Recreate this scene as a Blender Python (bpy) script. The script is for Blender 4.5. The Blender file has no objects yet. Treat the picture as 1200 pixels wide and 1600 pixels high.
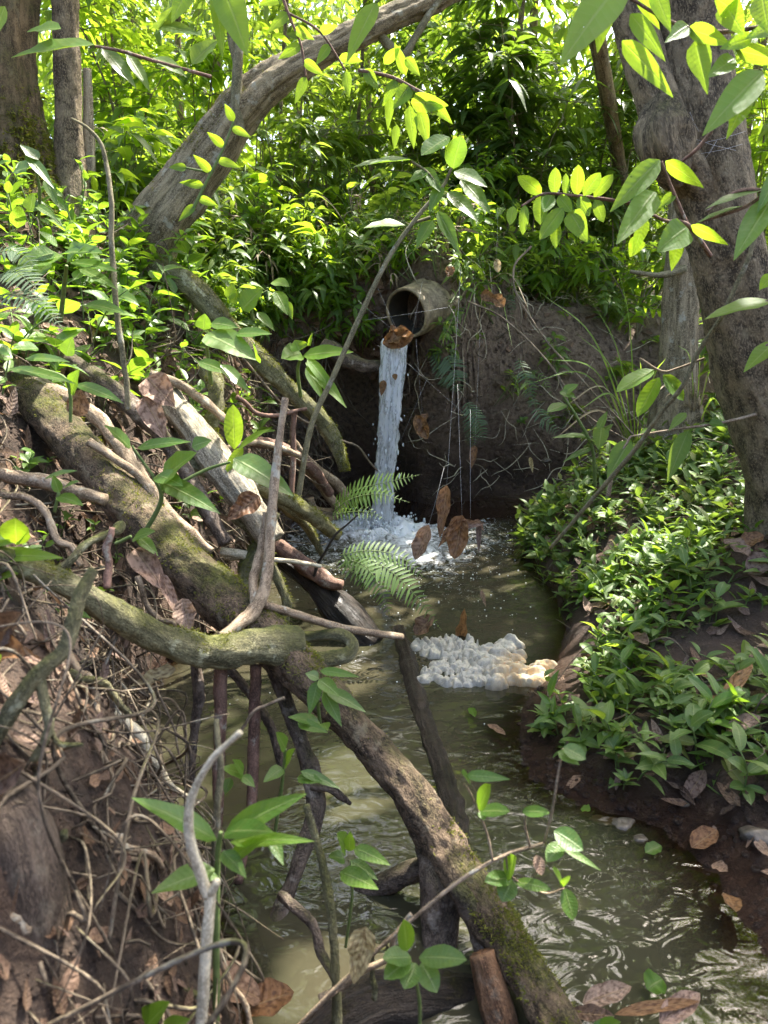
import bpy, math, random
import numpy as np
from mathutils import Vector, Matrix, Euler

# ------------------------------------------------------------------ camera, world, sun, exposure
C = bpy.context.scene
COL = C.collection
R = math.radians
CAM_H, PITCH, FPX = 1.5, 15.0, 1150.0           # focal length in pixels of the 1200x1600 photograph
SUN_DIR = Vector((0.34, 0.40, 0.85)).normalized()
EXPOSURE = 2.35
SUN_STRENGTH, SKY_STRENGTH = 4.2, 0.15

cd = bpy.data.cameras.new("camera")
cam = bpy.data.objects.new("camera", cd)
COL.objects.link(cam)
cam.location = (0, 0, CAM_H)
cam.rotation_euler = (R(90 - PITCH), 0, 0)
cd.sensor_fit = 'VERTICAL'
cd.sensor_height = 36.0
cd.lens = FPX / 1600 * 36.0
cd.clip_start, cd.clip_end = 0.05, 400
cd.dof.use_dof = True
cd.dof.focus_distance = 3.6
cd.dof.aperture_fstop = 4.6
C.camera = cam

w = bpy.data.worlds.new("World")
C.world = w
w.use_nodes = True
nt = w.node_tree
sky = nt.nodes.new("ShaderNodeTexSky")
sky.sky_type = 'NISHITA'
sky.sun_disc = False
sky.sun_elevation = math.asin(SUN_DIR.z)
sky.sun_rotation = math.atan2(SUN_DIR.x, SUN_DIR.y)
sky.dust_density = 4.0
sky.ozone_density = 0.4
bg = nt.nodes["Background"]
bg.inputs[1].default_value = SKY_STRENGTH
nt.links.new(sky.outputs[0], bg.inputs[0])

sd = bpy.data.lights.new("sun", 'SUN')
sd.energy = SUN_STRENGTH
sd.angle = R(0.5)
sd.color = (1.0, 0.95, 0.86)
sun = bpy.data.objects.new("sun", sd)
COL.objects.link(sun)
sun.rotation_euler = SUN_DIR.to_track_quat('Z', 'Y').to_euler()

C.view_settings.view_transform = 'Standard'
C.view_settings.look = 'None'
C.view_settings.exposure = EXPOSURE
C.view_settings.gamma = 1
C.render.engine = 'CYCLES'
C.cycles.use_denoising = True
C.cycles.max_bounces = 8
C.cycles.diffuse_bounces = 4
C.cycles.glossy_bounces = 3
C.cycles.transmission_bounces = 5
C.cycles.transparent_max_bounces = 8
C.cycles.sample_clamp_indirect = 6.0
C.cycles.caustics_reflective = False
C.cycles.caustics_refractive = False

rng = np.random.default_rng(7)
CP, SP = math.cos(R(PITCH)), math.sin(R(PITCH))
CAMP = np.array([0, 0, CAM_H])


def ray(px, py):
    u, v = (px - 600) / FPX, (800 - py) / FPX
    return np.array([u, CP + v * SP, -SP + v * CP])


def P(px, py, y):                                # point seen at a photo pixel, y metres ahead
    d = ray(px, py)
    return CAMP + d * (y / d[1])


def W(px, py, z=0.0):                            # point seen at a photo pixel, at height z
    d = ray(px, py)
    return CAMP + d * ((z - CAM_H) / d[2])


def proj(p):
    p = np.asarray(p, float) - CAMP
    zc = p[..., 1] * CP - p[..., 2] * SP
    yc = p[..., 1] * SP + p[..., 2] * CP
    zc = np.where(np.abs(zc) < 1e-6, 1e-6, zc)
    return 600 + FPX * p[..., 0] / zc, 800 - FPX * yc / zc, zc


# ------------------------------------------------------------------ noise
def _h(ix, iy, iz):
    s = np.sin(ix * 127.1 + iy * 311.7 + iz * 74.7) * 43758.5453
    return s - np.floor(s)


def vnoise(p, f=1.0):
    p = np.asarray(p, float) * f
    i = np.floor(p)
    t = p - i
    t = t * t * (3 - 2 * t)
    x, y, z = i[..., 0], i[..., 1], i[..., 2]
    out = 0
    for dx in (0, 1):
        for dy in (0, 1):
            for dz in (0, 1):
                wgt = (t[..., 0] if dx else 1 - t[..., 0]) * (t[..., 1] if dy else 1 - t[..., 1]) * (t[..., 2] if dz else 1 - t[..., 2])
                out = out + wgt * _h(x + dx, y + dy, z + dz)
    return out * 2 - 1


def fbm(p, f=1.0, o=4):
    s, a = 0, 0.5
    for k in range(o):
        s = s + a * vnoise(np.asarray(p) + 17.3 * k, f)
        f *= 2.03
        a *= 0.5
    return s


def sst(a, b, x):
    t = np.clip((x - a) / (b - a), 0, 1)
    return t * t * (3 - 2 * t)


# ------------------------------------------------------------------ mesh builder (all quads)
class MB:
    def __init__(self):
        self.v, self.f, self.tc, self.rn, self.n = [], [], [], [], 0
        self.surf = []

    def add(self, v, f, tc, rn):
        v = np.asarray(v, float).reshape(-1, 3)
        if len(v) == 0:
            return
        self.v.append(v)
        self.f.append(np.asarray(f, np.int64).reshape(-1, 4) + self.n)
        self.tc.append(np.asarray(tc, float).reshape(-1, 3))
        self.rn.append(np.broadcast_to(np.asarray(rn, float), (len(v),)))
        self.n += len(v)

    def mesh(self, name, mat, origin=(0, 0, 0)):
        v = np.concatenate(self.v) - np.asarray(origin, float)
        f = np.concatenate(self.f)
        me = bpy.data.meshes.new(name)
        me.vertices.add(len(v))
        me.vertices.foreach_set("co", v.ravel())
        me.loops.add(f.size)
        me.loops.foreach_set("vertex_index", f.ravel().astype(np.int32))
        me.polygons.add(len(f))
        me.polygons.foreach_set("loop_start", np.arange(0, f.size, 4, dtype=np.int32))
        me.polygons.foreach_set("use_smooth", np.ones(len(f), bool))
        me.update(calc_edges=True)
        a = me.attributes.new("tc", 'FLOAT_VECTOR', 'POINT')
        a.data.foreach_set("vector", np.concatenate(self.tc).ravel())
        a = me.attributes.new("rnd", 'FLOAT', 'POINT')
        a.data.foreach_set("value", np.concatenate(self.rn))
        me.materials.append(mat)
        return me

    def build(self, name, mat, parent=None, origin=None):
        if origin is None:
            origin = parent.location if parent is not None else (0, 0, 0)
        o = bpy.data.objects.new(name, self.mesh(name, mat, origin))
        COL.objects.link(o)
        if parent is not None:
            o.parent = parent
        else:
            o.location = origin
        return o


def tag(o, label=None, cat=None, group=None, kind=None):
    if label: o["label"] = label
    if cat: o["category"] = cat
    if group: o["group"] = group
    if kind: o["kind"] = kind
    return o


def thing(name, label, cat, loc=(0, 0, 0), group=None):
    o = bpy.data.objects.new(name, None)
    o.empty_display_size = 0.05
    COL.objects.link(o)
    o.location = tuple(float(x) for x in loc)
    return tag(o, label, cat, group)


def norm(a):
    a = np.asarray(a, float)
    return a / np.maximum(np.linalg.norm(a, axis=-1, keepdims=True), 1e-9)


def catmull(pts, m):
    pts = np.asarray(pts, float)
    n = len(pts)
    if n == 2:
        t = np.linspace(0, 1, m)[:, None]
        return pts[0] * (1 - t) + pts[1] * t
    ext = np.vstack([2 * pts[0] - pts[1], pts, 2 * pts[-1] - pts[-2]])
    u = np.linspace(0, n - 1, m)
    i = np.minimum(u.astype(int), n - 2)
    t = (u - i)[:, None]
    p0, p1, p2, p3 = ext[i], ext[i + 1], ext[i + 2], ext[i + 3]
    return 0.5 * (2 * p1 + (p2 - p0) * t + (2 * p0 - 5 * p1 + 4 * p2 - p3) * t ** 2 + (3 * p1 - p0 - 3 * p2 + p3) * t ** 3)


def tube(mb, pts, rad, seg=10, step=None, lump=0.12, lf=0.7, ridge=0.0, nridge=7, rn=None, wob=0.0, flat=None):
    """A limb along pts with a radius per point; lumpy, optionally fluted lengthwise."""
    pts = np.asarray(pts, float)
    rad = np.broadcast_to(np.asarray(rad, float), (len(pts),)) if np.ndim(rad) == 0 or len(np.atleast_1d(rad)) == len(pts) else np.interp(np.linspace(0, 1, len(pts)), np.linspace(0, 1, len(rad)), rad)
    L = np.sum(np.linalg.norm(np.diff(pts, axis=0), axis=1))
    step = step or max(float(np.mean(rad)) * 0.7, 0.004)
    m = int(np.clip(L / step, max(3, len(pts)), 260))
    c = catmull(pts, m)
    u = np.linspace(0, len(pts) - 1, m)
    r = np.interp(u, np.arange(len(pts)), rad)
    if rn is None:
        rn = rng.random()
    if wob:
        for k in range(3):
            c[:, k] += wob * vnoise(np.stack([u * 1.7, np.full(m, rn * 50 + k * 9), np.zeros(m)], -1)) * np.minimum(1, u * 2)
    tg = norm(np.gradient(c, axis=0))
    a = np.array([0, 0, 1.0]) if abs(tg[0, 2]) < 0.8 else np.array([1.0, 0, 0])
    nn = np.zeros_like(c)
    x = norm(a - tg[0] * (a @ tg[0]))
    for k in range(m):
        x = norm(x - tg[k] * (x @ tg[k]))
        nn[k] = x
    bb = np.cross(tg, nn)
    s = np.concatenate([[0], np.cumsum(np.linalg.norm(np.diff(c, axis=0), axis=1))])
    th = np.arange(seg) / seg * 2 * np.pi
    ct, st = np.cos(th), np.sin(th)
    R0 = r[:, None]
    tcl = np.stack([R0 * ct, R0 * st, np.repeat(s[:, None], seg, 1)], -1)
    rm = float(np.mean(r))
    q = tcl / rm * np.array([1, 1, 0.6]) * lf + rn * 97
    dr = 1 + lump * (vnoise(q) + 0.5 * vnoise(q, 2.3))
    if ridge:
        dr = dr + ridge * np.sin(nridge * th[None, :] + 2.2 * vnoise(np.stack([s * 1.3 / max(rm * 6, .05), np.full(m, rn * 31), np.zeros(m)], -1))[:, None]) \
            + ridge * 0.5 * np.sin((2 * nridge + 1) * th[None, :] + s[:, None] * 3)
    if seg >= 16:                                    # crumbly bark a few millimetres deep
        mq = np.stack([R0 * ct, R0 * st, np.repeat(s[:, None], seg, 1) * 0.5], -1) + rn * 31
        dr = dr + np.clip(0.0035 / R0, 0, .09) * (1.3 * vnoise(mq, 38) + 1.0 * vnoise(mq, 85))
    rr = R0 * dr
    v = c[:, None, :] + nn[:, None, :] * (ct * rr)[..., None] + bb[:, None, :] * (st * rr)[..., None]
    mb.surf.append((v.reshape(-1, 3), norm(v - c[:, None, :]).reshape(-1, 3)))
    # end caps: a half-size ring and a closing ring
    v = np.concatenate([(c[0] + (v[0] - c[0]) * 0.02)[None], v, (c[-1] + (v[-1] - c[-1]) * 0.02)[None]])
    tcl = np.concatenate([tcl[:1] * 0.9, tcl, tcl[-1:] * 0.9])
    M = m + 2
    i = np.arange(M - 1)[:, None] * seg
    j = np.arange(seg)[None, :]
    j2 = (j + 1) % seg
    f = np.stack([i + j, i + j2, i + seg + j2, i + seg + j], -1)
    mb.add(v, f, tcl, rn)
    return c, r


SHAPES = {
    'lance': lambda t: np.sin(np.pi * t ** 0.72) ** 0.85 * (1 - 0.25 * t),
    'ovate': lambda t: np.sin(np.pi * np.clip(t, 0, 1) ** 0.60) ** 0.72 * (1 - 0.15 * t),
    'ellip': lambda t: np.sin(np.pi * t ** 0.9) ** 0.62,
    'drip': lambda t: np.where(t < 0.8, np.sin(np.pi * np.clip(t / 0.86, 0, 1) ** 0.7) ** 0.8, 0) + np.where(t >= 0.8, 0.34 * ((1 - t) / 0.2) ** 0.8, 0),
    'blade': lambda t: np.minimum(1, t * 8 + 0.45) * (1 - t) ** 0.55,
    'pinna': lambda t: np.minimum(1, t * 6 + .4) * (1 - t) ** 0.45,
}


def leaves(mb, base, dr, nm, L, Wd, droop=0.25, fold=0.25, shape='lance', n=4, rn=None, wav=0.0, curl=0.0, cols=3):
    """Many leaves at once. base/dr/nm: (N,3); L, Wd: full length, full width."""
    base = np.atleast_2d(np.asarray(base, float))
    N = len(base)
    dr = norm(np.broadcast_to(np.asarray(dr, float), (N, 3)))
    nm = np.broadcast_to(np.asarray(nm, float), (N, 3))
    nm = norm(nm - dr * np.sum(nm * dr, -1, keepdims=True))
    sd_ = np.cross(dr, nm)
    L = np.broadcast_to(np.asarray(L, float), (N,))
    Wd = np.broadcast_to(np.asarray(Wd, float), (N,))
    droop = np.broadcast_to(np.asarray(droop, float), (N,))
    if rn is None:
        rn = rng.random(N)
    rn = np.broadcast_to(np.asarray(rn, float), (N,))
    t = np.linspace(0, 1, n + 1)
    wp = np.maximum(SHAPES[shape](t), 0.0) * 0.5
    wp[-1] = 0.012
    wp[0] = max(wp[0], 0.03)
    sp = base[:, None] + dr[:, None] * (L[:, None] * t)[..., None]
    sp[..., 2] -= (droop * L)[:, None] * t ** 2
    if curl:
        sp = sp + nm[:, None] * (curl * L[:, None] * (t ** 2))[..., None]
    xs = np.linspace(-1, 1, cols)
    v = np.zeros((N, n + 1, cols, 3))
    for k, x in enumerate(xs):
        w_ = Wd[:, None] * wp[None]
        off = sd_[:, None] * (x * w_)[..., None] + nm[:, None] * (fold * abs(x) ** 1.3 * w_)[..., None]
        if wav:
            ph = rn[:, None] * 40 + t[None] * 14 + x * 2
            off = off + nm[:, None] * (wav * abs(x) * Wd[:, None] * np.sin(ph) * np.sin(np.pi * t)[None])[..., None]
        v[:, :, k] = sp + off
    tc = np.zeros((N, n + 1, cols, 3))
    tc[..., 0] = xs[None, None, :]
    tc[..., 1] = t[None, :, None]
    tc[..., 2] = rn[:, None, None] * 20 + L[:, None, None]
    per = (n + 1) * cols
    b = np.arange(N)[:, None, None] * per
    i = np.arange(n)[None, :, None] * cols
    j = np.arange(cols - 1)[None, None, :]
    q = b + i + j
    f = np.stack([q, q + 1, q + 1 + cols, q + cols], -1)
    mb.add(v, f, tc, np.repeat(rn, per))


def moss(mb, parent, dens=1.0, up=0.15, L=0.011, thr=0.0, mat='moss', zmax=None):
    """short moss tufts over the upward sides of the tubes in mb, one part of their limb"""
    out = MB()
    for v, n in mb.surf:
        k = int(len(v) * 1.6 * dens)
        i = rng.integers(0, len(v), k)
        p, q = v[i], n[i]
        ok = (q[:, 2] > up + .25 * rng.random(k)) & (vnoise(p, 9) + .6 * vnoise(p, 24) > thr + .25 * rng.normal(size=k))
        if zmax is not None:
            ok &= p[:, 2] < zmax + .1 * rng.normal(size=k)
        p, q = p[ok], q[ok]
        if len(p) == 0:
            continue
        for r_ in range(3):
            d = norm(q + rng.normal(size=p.shape) * .55)
            l_ = L * rng.uniform(.5, 1.3, len(p))
            leaves(out, p + rng.normal(size=p.shape) * .004 - q * .002, d, rng.normal(size=p.shape), l_, l_ * .38, .2, .1, 'blade', 2)
    if out.n:
        o = out.build('moss', M[mat], parent)
        o["kind"] = 'stuff'


def rdir(N, up=0.0, spread=1.0):
    d = rng.normal(size=(N, 3)) * np.array([1, 1, spread])
    d[:, 2] += up
    return norm(d)


# ------------------------------------------------------------------ materials
def newmat(name):
    m = bpy.data.materials.new(name)
    m.use_nodes = True
    t = m.node_tree
    for n_ in list(t.nodes):
        if n_.type != 'OUTPUT_MATERIAL':
            t.nodes.remove(n_)
    return m, t, t.nodes["Material Output"]


class NT:
    def __init__(self, t):
        self.t = t

    def n(self, typ, **kw):
        nd = self.t.nodes.new(typ)
        for k, v in kw.items():
            setattr(nd, k, v)
        return nd

    def link(self, a, b):
        self.t.links.new(a, b)

    def val(self, inp, x):
        if hasattr(x, 'is_output') or isinstance(x, bpy.types.NodeSocket):
            self.link(x, inp)
        else:
            inp.default_value = x

    def attr(self, name):
        return self.n("ShaderNodeAttribute", attribute_name=name)

    def math(self, op, a, b=0.0, clamp=False):
        m = self.n("ShaderNodeMath", operation=op, use_clamp=clamp)
        self.val(m.inputs[0], a)
        self.val(m.inputs[1], b)
        return m.outputs[0]

    def noise(self, vec, scale, detail=4, rough=0.55, dist=0.0):
        m = self.n("ShaderNodeTexNoise")
        if vec is not None:
            self.link(vec, m.inputs["Vector"])
        m.inputs["Scale"].default_value = scale
        m.inputs["Detail"].default_value = detail
        m.inputs["Roughness"].default_value = rough
        m.inputs["Distortion"].default_value = dist
        return m.outputs[0]

    def mapping(self, vec, scale=(1, 1, 1), loc=(0, 0, 0)):
        m = self.n("ShaderNodeMapping")
        self.link(vec, m.inputs[0])
        m.inputs["Scale"].default_value = scale
        m.inputs["Location"].default_value = loc
        return m.outputs[0]

    def ramp(self, fac, stops):
        m = self.n("ShaderNodeValToRGB")
        self.link(fac, m.inputs[0])
        el = m.color_ramp.elements
        while len(el) < len(stops):
            el.new(0.5)
        for e, (p, c) in zip(el, stops):
            e.position = p
            e.color = (*c, 1) if len(c) == 3 else c
        return m.outputs[0]

    def step(self, fac, lo, hi):
        m = self.n("ShaderNodeMapRange", interpolation_type='SMOOTHSTEP')
        self.val(m.inputs[0], fac)
        m.inputs[1].default_value = lo
        m.inputs[2].default_value = hi
        return m.outputs[0]

    def mix(self, fac, a, b):
        m = self.n("ShaderNodeMix", data_type='RGBA')
        self.val(m.inputs[0], fac)
        for s, x in ((m.inputs[6], a), (m.inputs[7], b)):
            if isinstance(x, tuple):
                s.default_value = (*x, 1)
            else:
                self.link(x, s)
        return m.outputs[2]

    def bump(self, h, strength=0.5, dist=0.01, normal=None):
        m = self.n("ShaderNodeBump")
        m.inputs["Strength"].default_value = strength
        m.inputs["Distance"].default_value = dist
        self.link(h, m.inputs["Height"])
        if normal is not None:
            self.link(normal, m.inputs["Normal"])
        return m.outputs[0]

    def pbsdf(self, col, rough=0.6, normal=None, spec=0.5, **kw):
        m = self.n("ShaderNodeBsdfPrincipled")
        self.val(m.inputs["Base Color"], (*col, 1) if isinstance(col, tuple) else col)
        self.val(m.inputs["Roughness"], rough)
        m.inputs["Specular IOR Level"].default_value = spec
        if normal is not None:
            self.link(normal, m.inputs["Normal"])
        for k, v in kw.items():
            self.val(m.inputs[k], v)
        return m


def leaf_mat(name, cols, trans=0.45, tcol=(0.30, 0.50, 0.04), rough=0.38, spots=0.06, spec=0.4, holes=False):
    m, t, out = newmat(name)
    N = NT(t)
    tc = N.attr("tc").outputs["Vector"]
    rd = N.attr("rnd").outputs["Fac"]
    oi = N.n("ShaderNodeObjectInfo").outputs["Random"]
    f = N.math('FRACT', N.math('ADD', rd, N.math('MULTIPLY', oi, 0.37)))
    k = len(cols) - 1
    col = N.ramp(f, [(i / k, c) for i, c in enumerate(cols)])
    sep = N.n("ShaderNodeSeparateXYZ")
    N.link(tc, sep.inputs[0])
    ax = N.math('ABSOLUTE', sep.outputs[0])
    mid = N.math('SUBTRACT', 1.0, N.step(ax, 0.03, 0.10))
    # side veins sweep forward from the midrib
    vv = N.math('SINE', N.math('MULTIPLY', N.math('SUBTRACT', sep.outputs[1], N.math('MULTIPLY', ax, 0.10)), 62.0))
    vein = N.step(vv, 0.75, 1.0)
    no = N.noise(N.mapping(tc, (1.2, 3.0, 1)), 2.4, 5)
    col = N.mix(N.step(no, 0.42, 0.75), col, N.mix(0.35, col, (0.17, 0.19, 0.035)))
    col = N.mix(N.math('MULTIPLY', mid, 0.7), col, (0.24, 0.29, 0.10))
    col = N.mix(N.math('MULTIPLY', vein, 0.24), col, (0.20, 0.27, 0.08))
    hn = N.noise(N.mapping(tc, (1.0, 2.6, 1.7)), 3.4, 2, 0.6)
    sp = N.step(N.noise(N.mapping(tc, (2.0, 5.0, 1.7)), 3.0, 3, 0.7), 0.72 - spots, 0.76 - spots)
    if holes:
        sp = N.math('MAXIMUM', sp, N.step(hn, 0.715, 0.735))
    col = N.mix(N.math('MULTIPLY', sp, 0.7), col, (0.12, 0.075, 0.025))
    nrm = N.bump(N.math('ADD', N.math('MULTIPLY', vv, 0.10), N.math('ADD', mid, no)), 0.35, 0.003)
    b = N.pbsdf(col, N.math('ADD', rough, N.math('MULTIPLY', no, 0.15)), nrm, spec)
    tr = N.n("ShaderNodeBsdfTranslucent")
    tcm = N.n("ShaderNodeMix", data_type='RGBA', blend_type='MULTIPLY')
    tcm.inputs[0].default_value = 1.0
    N.link(N.mix(0.72, col, tcol), tcm.inputs[6])
    tcm.inputs[7].default_value = (1.25, 1.25, 1.0, 1)
    N.link(tcm.outputs[2], tr.inputs[0])
    N.link(nrm, tr.inputs["Normal"])
    mx = N.n("ShaderNodeMixShader")
    mx.inputs[0].default_value = trans
    N.link(b.outputs[0], mx.inputs[1])
    N.link(tr.outputs[0], mx.inputs[2])
    if holes:                                        # insect holes
        tp = N.n("ShaderNodeBsdfTransparent")
        mh = N.n("ShaderNodeMixShader")
        N.link(N.step(hn, 0.737, 0.741), mh.inputs[0])
        N.link(mx.outputs[0], mh.inputs[1])
        N.link(tp.outputs[0], mh.inputs[2])
        mx = mh
    N.link(mx.outputs[0], out.inputs[0])
    return m


def bark_mat(name, c1, c2, moss=0.5, mosscol=((0.06, 0.075, 0.012), (0.17, 0.18, 0.03)), lichen=0.15, streak=0.25, scale=1.0, rough=0.85, bump=0.9, licol=(0.42, 0.41, 0.33)):
    m, t, out = newmat(name)
    N = NT(t)
    tc = N.attr("tc").outputs["Vector"]
    rd = N.attr("rnd").outputs["Fac"]
    off = N.n("ShaderNodeVectorMath", operation='ADD')
    N.link(tc, off.inputs[0])
    cx = N.n("ShaderNodeCombineXYZ")
    for k in range(3):
        N.link(N.math('MULTIPLY', rd, 13.0 + k), cx.inputs[k])
    N.link(cx.outputs[0], off.inputs[1])
    v = off.outputs[0]
    st = N.noise(N.mapping(v, (1, 1, streak)), 38 * scale, 6, 0.65, 0.3)
    fine = N.noise(N.mapping(v, (1, 1, 0.6)), 210 * scale, 4, 0.7)
    big = N.noise(v, 6 * scale, 4)
    col = N.mix(N.step(st, 0.36, 0.64), c1, c2)
    col = N.mix(N.math('MULTIPLY', N.step(N.noise(v, 11 * scale, 5, 0.7, 0.6), 0.48, 0.60), 0.55), col, tuple(x * 0.55 for x in c1))
    col = N.mix(N.math('MULTIPLY', N.step(fine, 0.48, 0.62), 0.5), col, tuple(min(1, x * 1.7) for x in c2))
    li = N.math('MULTIPLY', N.step(N.noise(v, 15 * scale, 5, 0.65), 0.57, 0.66), lichen * 3, clamp=True)
    col = N.mix(li, col, licol)
    geo = N.n("ShaderNodeNewGeometry")
    sep = N.n("ShaderNodeSeparateXYZ")
    N.link(geo.outputs["Normal"], sep.inputs[0])
    mo = N.math('ADD', N.math('MULTIPLY', sep.outputs[2], 0.32), N.math('ADD', N.math('MULTIPLY', big, 0.9), N.math('MULTIPLY', fine, 0.5)))
    mf = N.math('MULTIPLY', N.step(mo, 1.08 - moss * 0.7, 1.50 - moss * 0.7), 0.9)
    mcol = N.mix(N.step(N.noise(v, 60 * scale, 4), 0.35, 0.7), mosscol[0], mosscol[1])
    col = N.mix(mf, col, mcol)
    h = N.math('ADD', N.math('MULTIPLY', st, 1.0), N.math('ADD', N.math('MULTIPLY', fine, 0.35), N.math('MULTIPLY', mf, 0.5)))
    b = N.pbsdf(col, rough, N.bump(h, bump, 0.022 / scale), 0.3)
    N.link(b.outputs[0], out.inputs[0])
    return m


def dead_mat(name, cols, trans=0.2, rough=0.6):
    m, t, out = newmat(name)
    N = NT(t)
    tc = N.attr("tc").outputs["Vector"]
    rd = N.attr("rnd").outputs["Fac"]
    k = len(cols) - 1
    col = N.ramp(rd, [(i / k, c) for i, c in enumerate(cols)])
    sep = N.n("ShaderNodeSeparateXYZ")
    N.link(tc, sep.inputs[0])
    ax = N.math('ABSOLUTE', sep.outputs[0])
    mid = N.math('SUBTRACT', 1.0, N.step(ax, 0.02, 0.09))
    vv = N.math('SINE', N.math('MULTIPLY', N.math('SUBTRACT', sep.outputs[1], N.math('MULTIPLY', ax, 0.12)), 50.0))
    no = N.noise(N.mapping(tc, (1.5, 4.0, 1)), 2.2, 6, 0.65)
    dk = N.n("ShaderNodeMix", data_type='RGBA', blend_type='MULTIPLY')
    N.link(N.step(no, 0.45, 0.62), dk.inputs[0])
    N.link(col, dk.inputs[6])
    dk.inputs[7].default_value = (0.42, 0.36, 0.33, 1)
    col = N.mix(N.math('MULTIPLY', mid, 0.5), dk.outputs[2], (0.33, 0.22, 0.11))
    nrm = N.bump(N.math('ADD', N.math('MULTIPLY', vv, 0.35), N.math('ADD', N.math('MULTIPLY', no, 2.0), mid)), 0.6, 0.004)
    b = N.pbsdf(col, rough, nrm, 0.35)
    tr = N.n("ShaderNodeBsdfTranslucent")
    N.link(col, tr.inputs[0])
    mx = N.n("ShaderNodeMixShader")
    mx.inputs[0].default_value = trans
    N.link(b.outputs[0], mx.inputs[1])
    N.link(tr.outputs[0], mx.inputs[2])
    N.link(mx.outputs[0], out.inputs[0])
    return m


def plain_mat(name, c1, c2, scale=30, rough=0.7, bump=0.4, spec=0.4, bd=0.005):
    m, t, out = newmat(name)
    N = NT(t)
    v = N.n("ShaderNodeTexCoord").outputs["Object"]
    no = N.noise(v, scale, 6, 0.65)
    b = N.pbsdf(N.mix(N.step(no, 0.3, 0.7), c1, c2), rough, N.bump(no, bump, bd), spec)
    N.link(b.outputs[0], out.inputs[0])
    return m


M = {}
G1 = (0.035, 0.085, 0.014); G2 = (0.055, 0.125, 0.02); G3 = (0.085, 0.17, 0.025); G4 = (0.13, 0.20, 0.03)
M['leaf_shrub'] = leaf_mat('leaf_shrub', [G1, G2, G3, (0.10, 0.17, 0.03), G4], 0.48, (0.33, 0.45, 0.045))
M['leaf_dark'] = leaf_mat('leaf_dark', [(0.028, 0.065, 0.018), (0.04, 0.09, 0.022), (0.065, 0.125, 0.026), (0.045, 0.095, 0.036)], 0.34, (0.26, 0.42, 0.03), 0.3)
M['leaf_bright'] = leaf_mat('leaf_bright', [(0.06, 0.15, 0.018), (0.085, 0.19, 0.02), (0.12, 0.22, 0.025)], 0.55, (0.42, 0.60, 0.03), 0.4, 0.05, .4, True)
M['leaf_cover'] = leaf_mat('leaf_cover', [(0.05, 0.105, 0.022), (0.07, 0.135, 0.03), (0.095, 0.165, 0.035), (0.12, 0.18, 0.045), (0.075, 0.14, 0.04), (0.06, 0.11, 0.03), (0.20, 0.19, 0.04)], 0.34, (0.28, 0.42, 0.05), 0.40, 0.09, 0.4, True)
M['leaf_bank'] = leaf_mat('leaf_bank', [(0.045, 0.11, 0.016), (0.065, 0.145, 0.02), (0.095, 0.18, 0.022), (0.07, 0.135, 0.035)], 0.42, (0.3, 0.5, 0.03), 0.33, 0.06, 0.5, True)
M['leaf_canopy'] = leaf_mat('leaf_canopy', [G1, G2, G3, G4], 0.5, (0.32, 0.44, 0.045))
M['fern'] = leaf_mat('fern', [(0.06, 0.13, 0.03), (0.08, 0.16, 0.035)], 0.45, (0.36, 0.48, 0.08))
M['fern_grey'] = leaf_mat('fern_grey', [(0.06, 0.11, 0.06), (0.08, 0.13, 0.075)], 0.3, (0.2, 0.3, 0.1), 0.5)
M['blade'] = leaf_mat('blade', [(0.10, 0.2, 0.03), (0.13, 0.23, 0.04)], 0.45, (0.4, 0.55, 0.06), 0.45, 0.0)
M['dry_blade'] = dead_mat('dry_blade', [(0.25, 0.19, 0.1), (0.4, 0.33, 0.2), (0.32, 0.25, 0.14)], 0.25)
M['stem'] = bark_mat('stem', (0.10, 0.09, 0.05), (0.22, 0.19, 0.11), 0.2, lichen=0.15, bump=0.5)
M['green_stem'] = plain_mat('green_stem', (0.08, 0.13, 0.03), (0.15, 0.19, 0.06), 60)
M['bark_big'] = bark_mat('bark_big', (0.055, 0.041, 0.025), (0.26, 0.20, 0.12), 0.34, lichen=0.16, streak=0.45, scale=0.75, bump=1.0, licol=(0.33, 0.27, 0.16))
M['moss'] = leaf_mat('moss', [(0.07, 0.075, 0.012), (0.10, 0.105, 0.016), (0.15, 0.15, 0.025), (0.12, 0.105, 0.03)], .25, (.3, .32, .03), .8, 0, .1)
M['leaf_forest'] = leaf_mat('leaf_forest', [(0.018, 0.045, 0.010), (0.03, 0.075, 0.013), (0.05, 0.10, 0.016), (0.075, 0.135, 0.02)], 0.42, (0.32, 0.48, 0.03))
M['bark_dark'] = bark_mat('bark_dark', (0.035, 0.025, 0.018), (0.115, 0.085, 0.062), 0.15, lichen=0.10, streak=0.15, scale=1.3, bump=1.0, licol=(0.22, 0.19, 0.14))
M['bark_moss'] = bark_mat('bark_moss', (0.06, 0.04, 0.022), (0.20, 0.14, 0.075), 0.62, lichen=0.10, scale=1.0, bump=1.0, licol=(0.30, 0.26, 0.16))
M['bark_lean'] = bark_mat('bark_lean', (0.085, 0.064, 0.036), (0.33, 0.265, 0.165), 0.30, lichen=0.22, streak=0.12, scale=1.0, bump=1.0)
M['root_moss'] = bark_mat('root_moss', (0.034, 0.024, 0.015), (0.20, 0.14, 0.088), 0.36, lichen=0.18, streak=0.6, scale=0.95, bump=1.0, licol=(0.32, 0.27, 0.18))
M['root_bark'] = bark_mat('root_bark', (0.06, 0.045, 0.034), (0.19, 0.145, 0.11), 0.36, lichen=0.28, streak=0.6, scale=0.95, bump=1.0, licol=(0.36, 0.31, 0.26))
M['root_green'] = bark_mat('root_green', (0.10, 0.095, 0.05), (0.27, 0.245, 0.13), 0.55, mosscol=((0.06, 0.072, 0.014), (0.19, 0.19, 0.045)), lichen=0.36, scale=1.0, bump=1.0, licol=(0.45, 0.44, 0.28))
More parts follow.
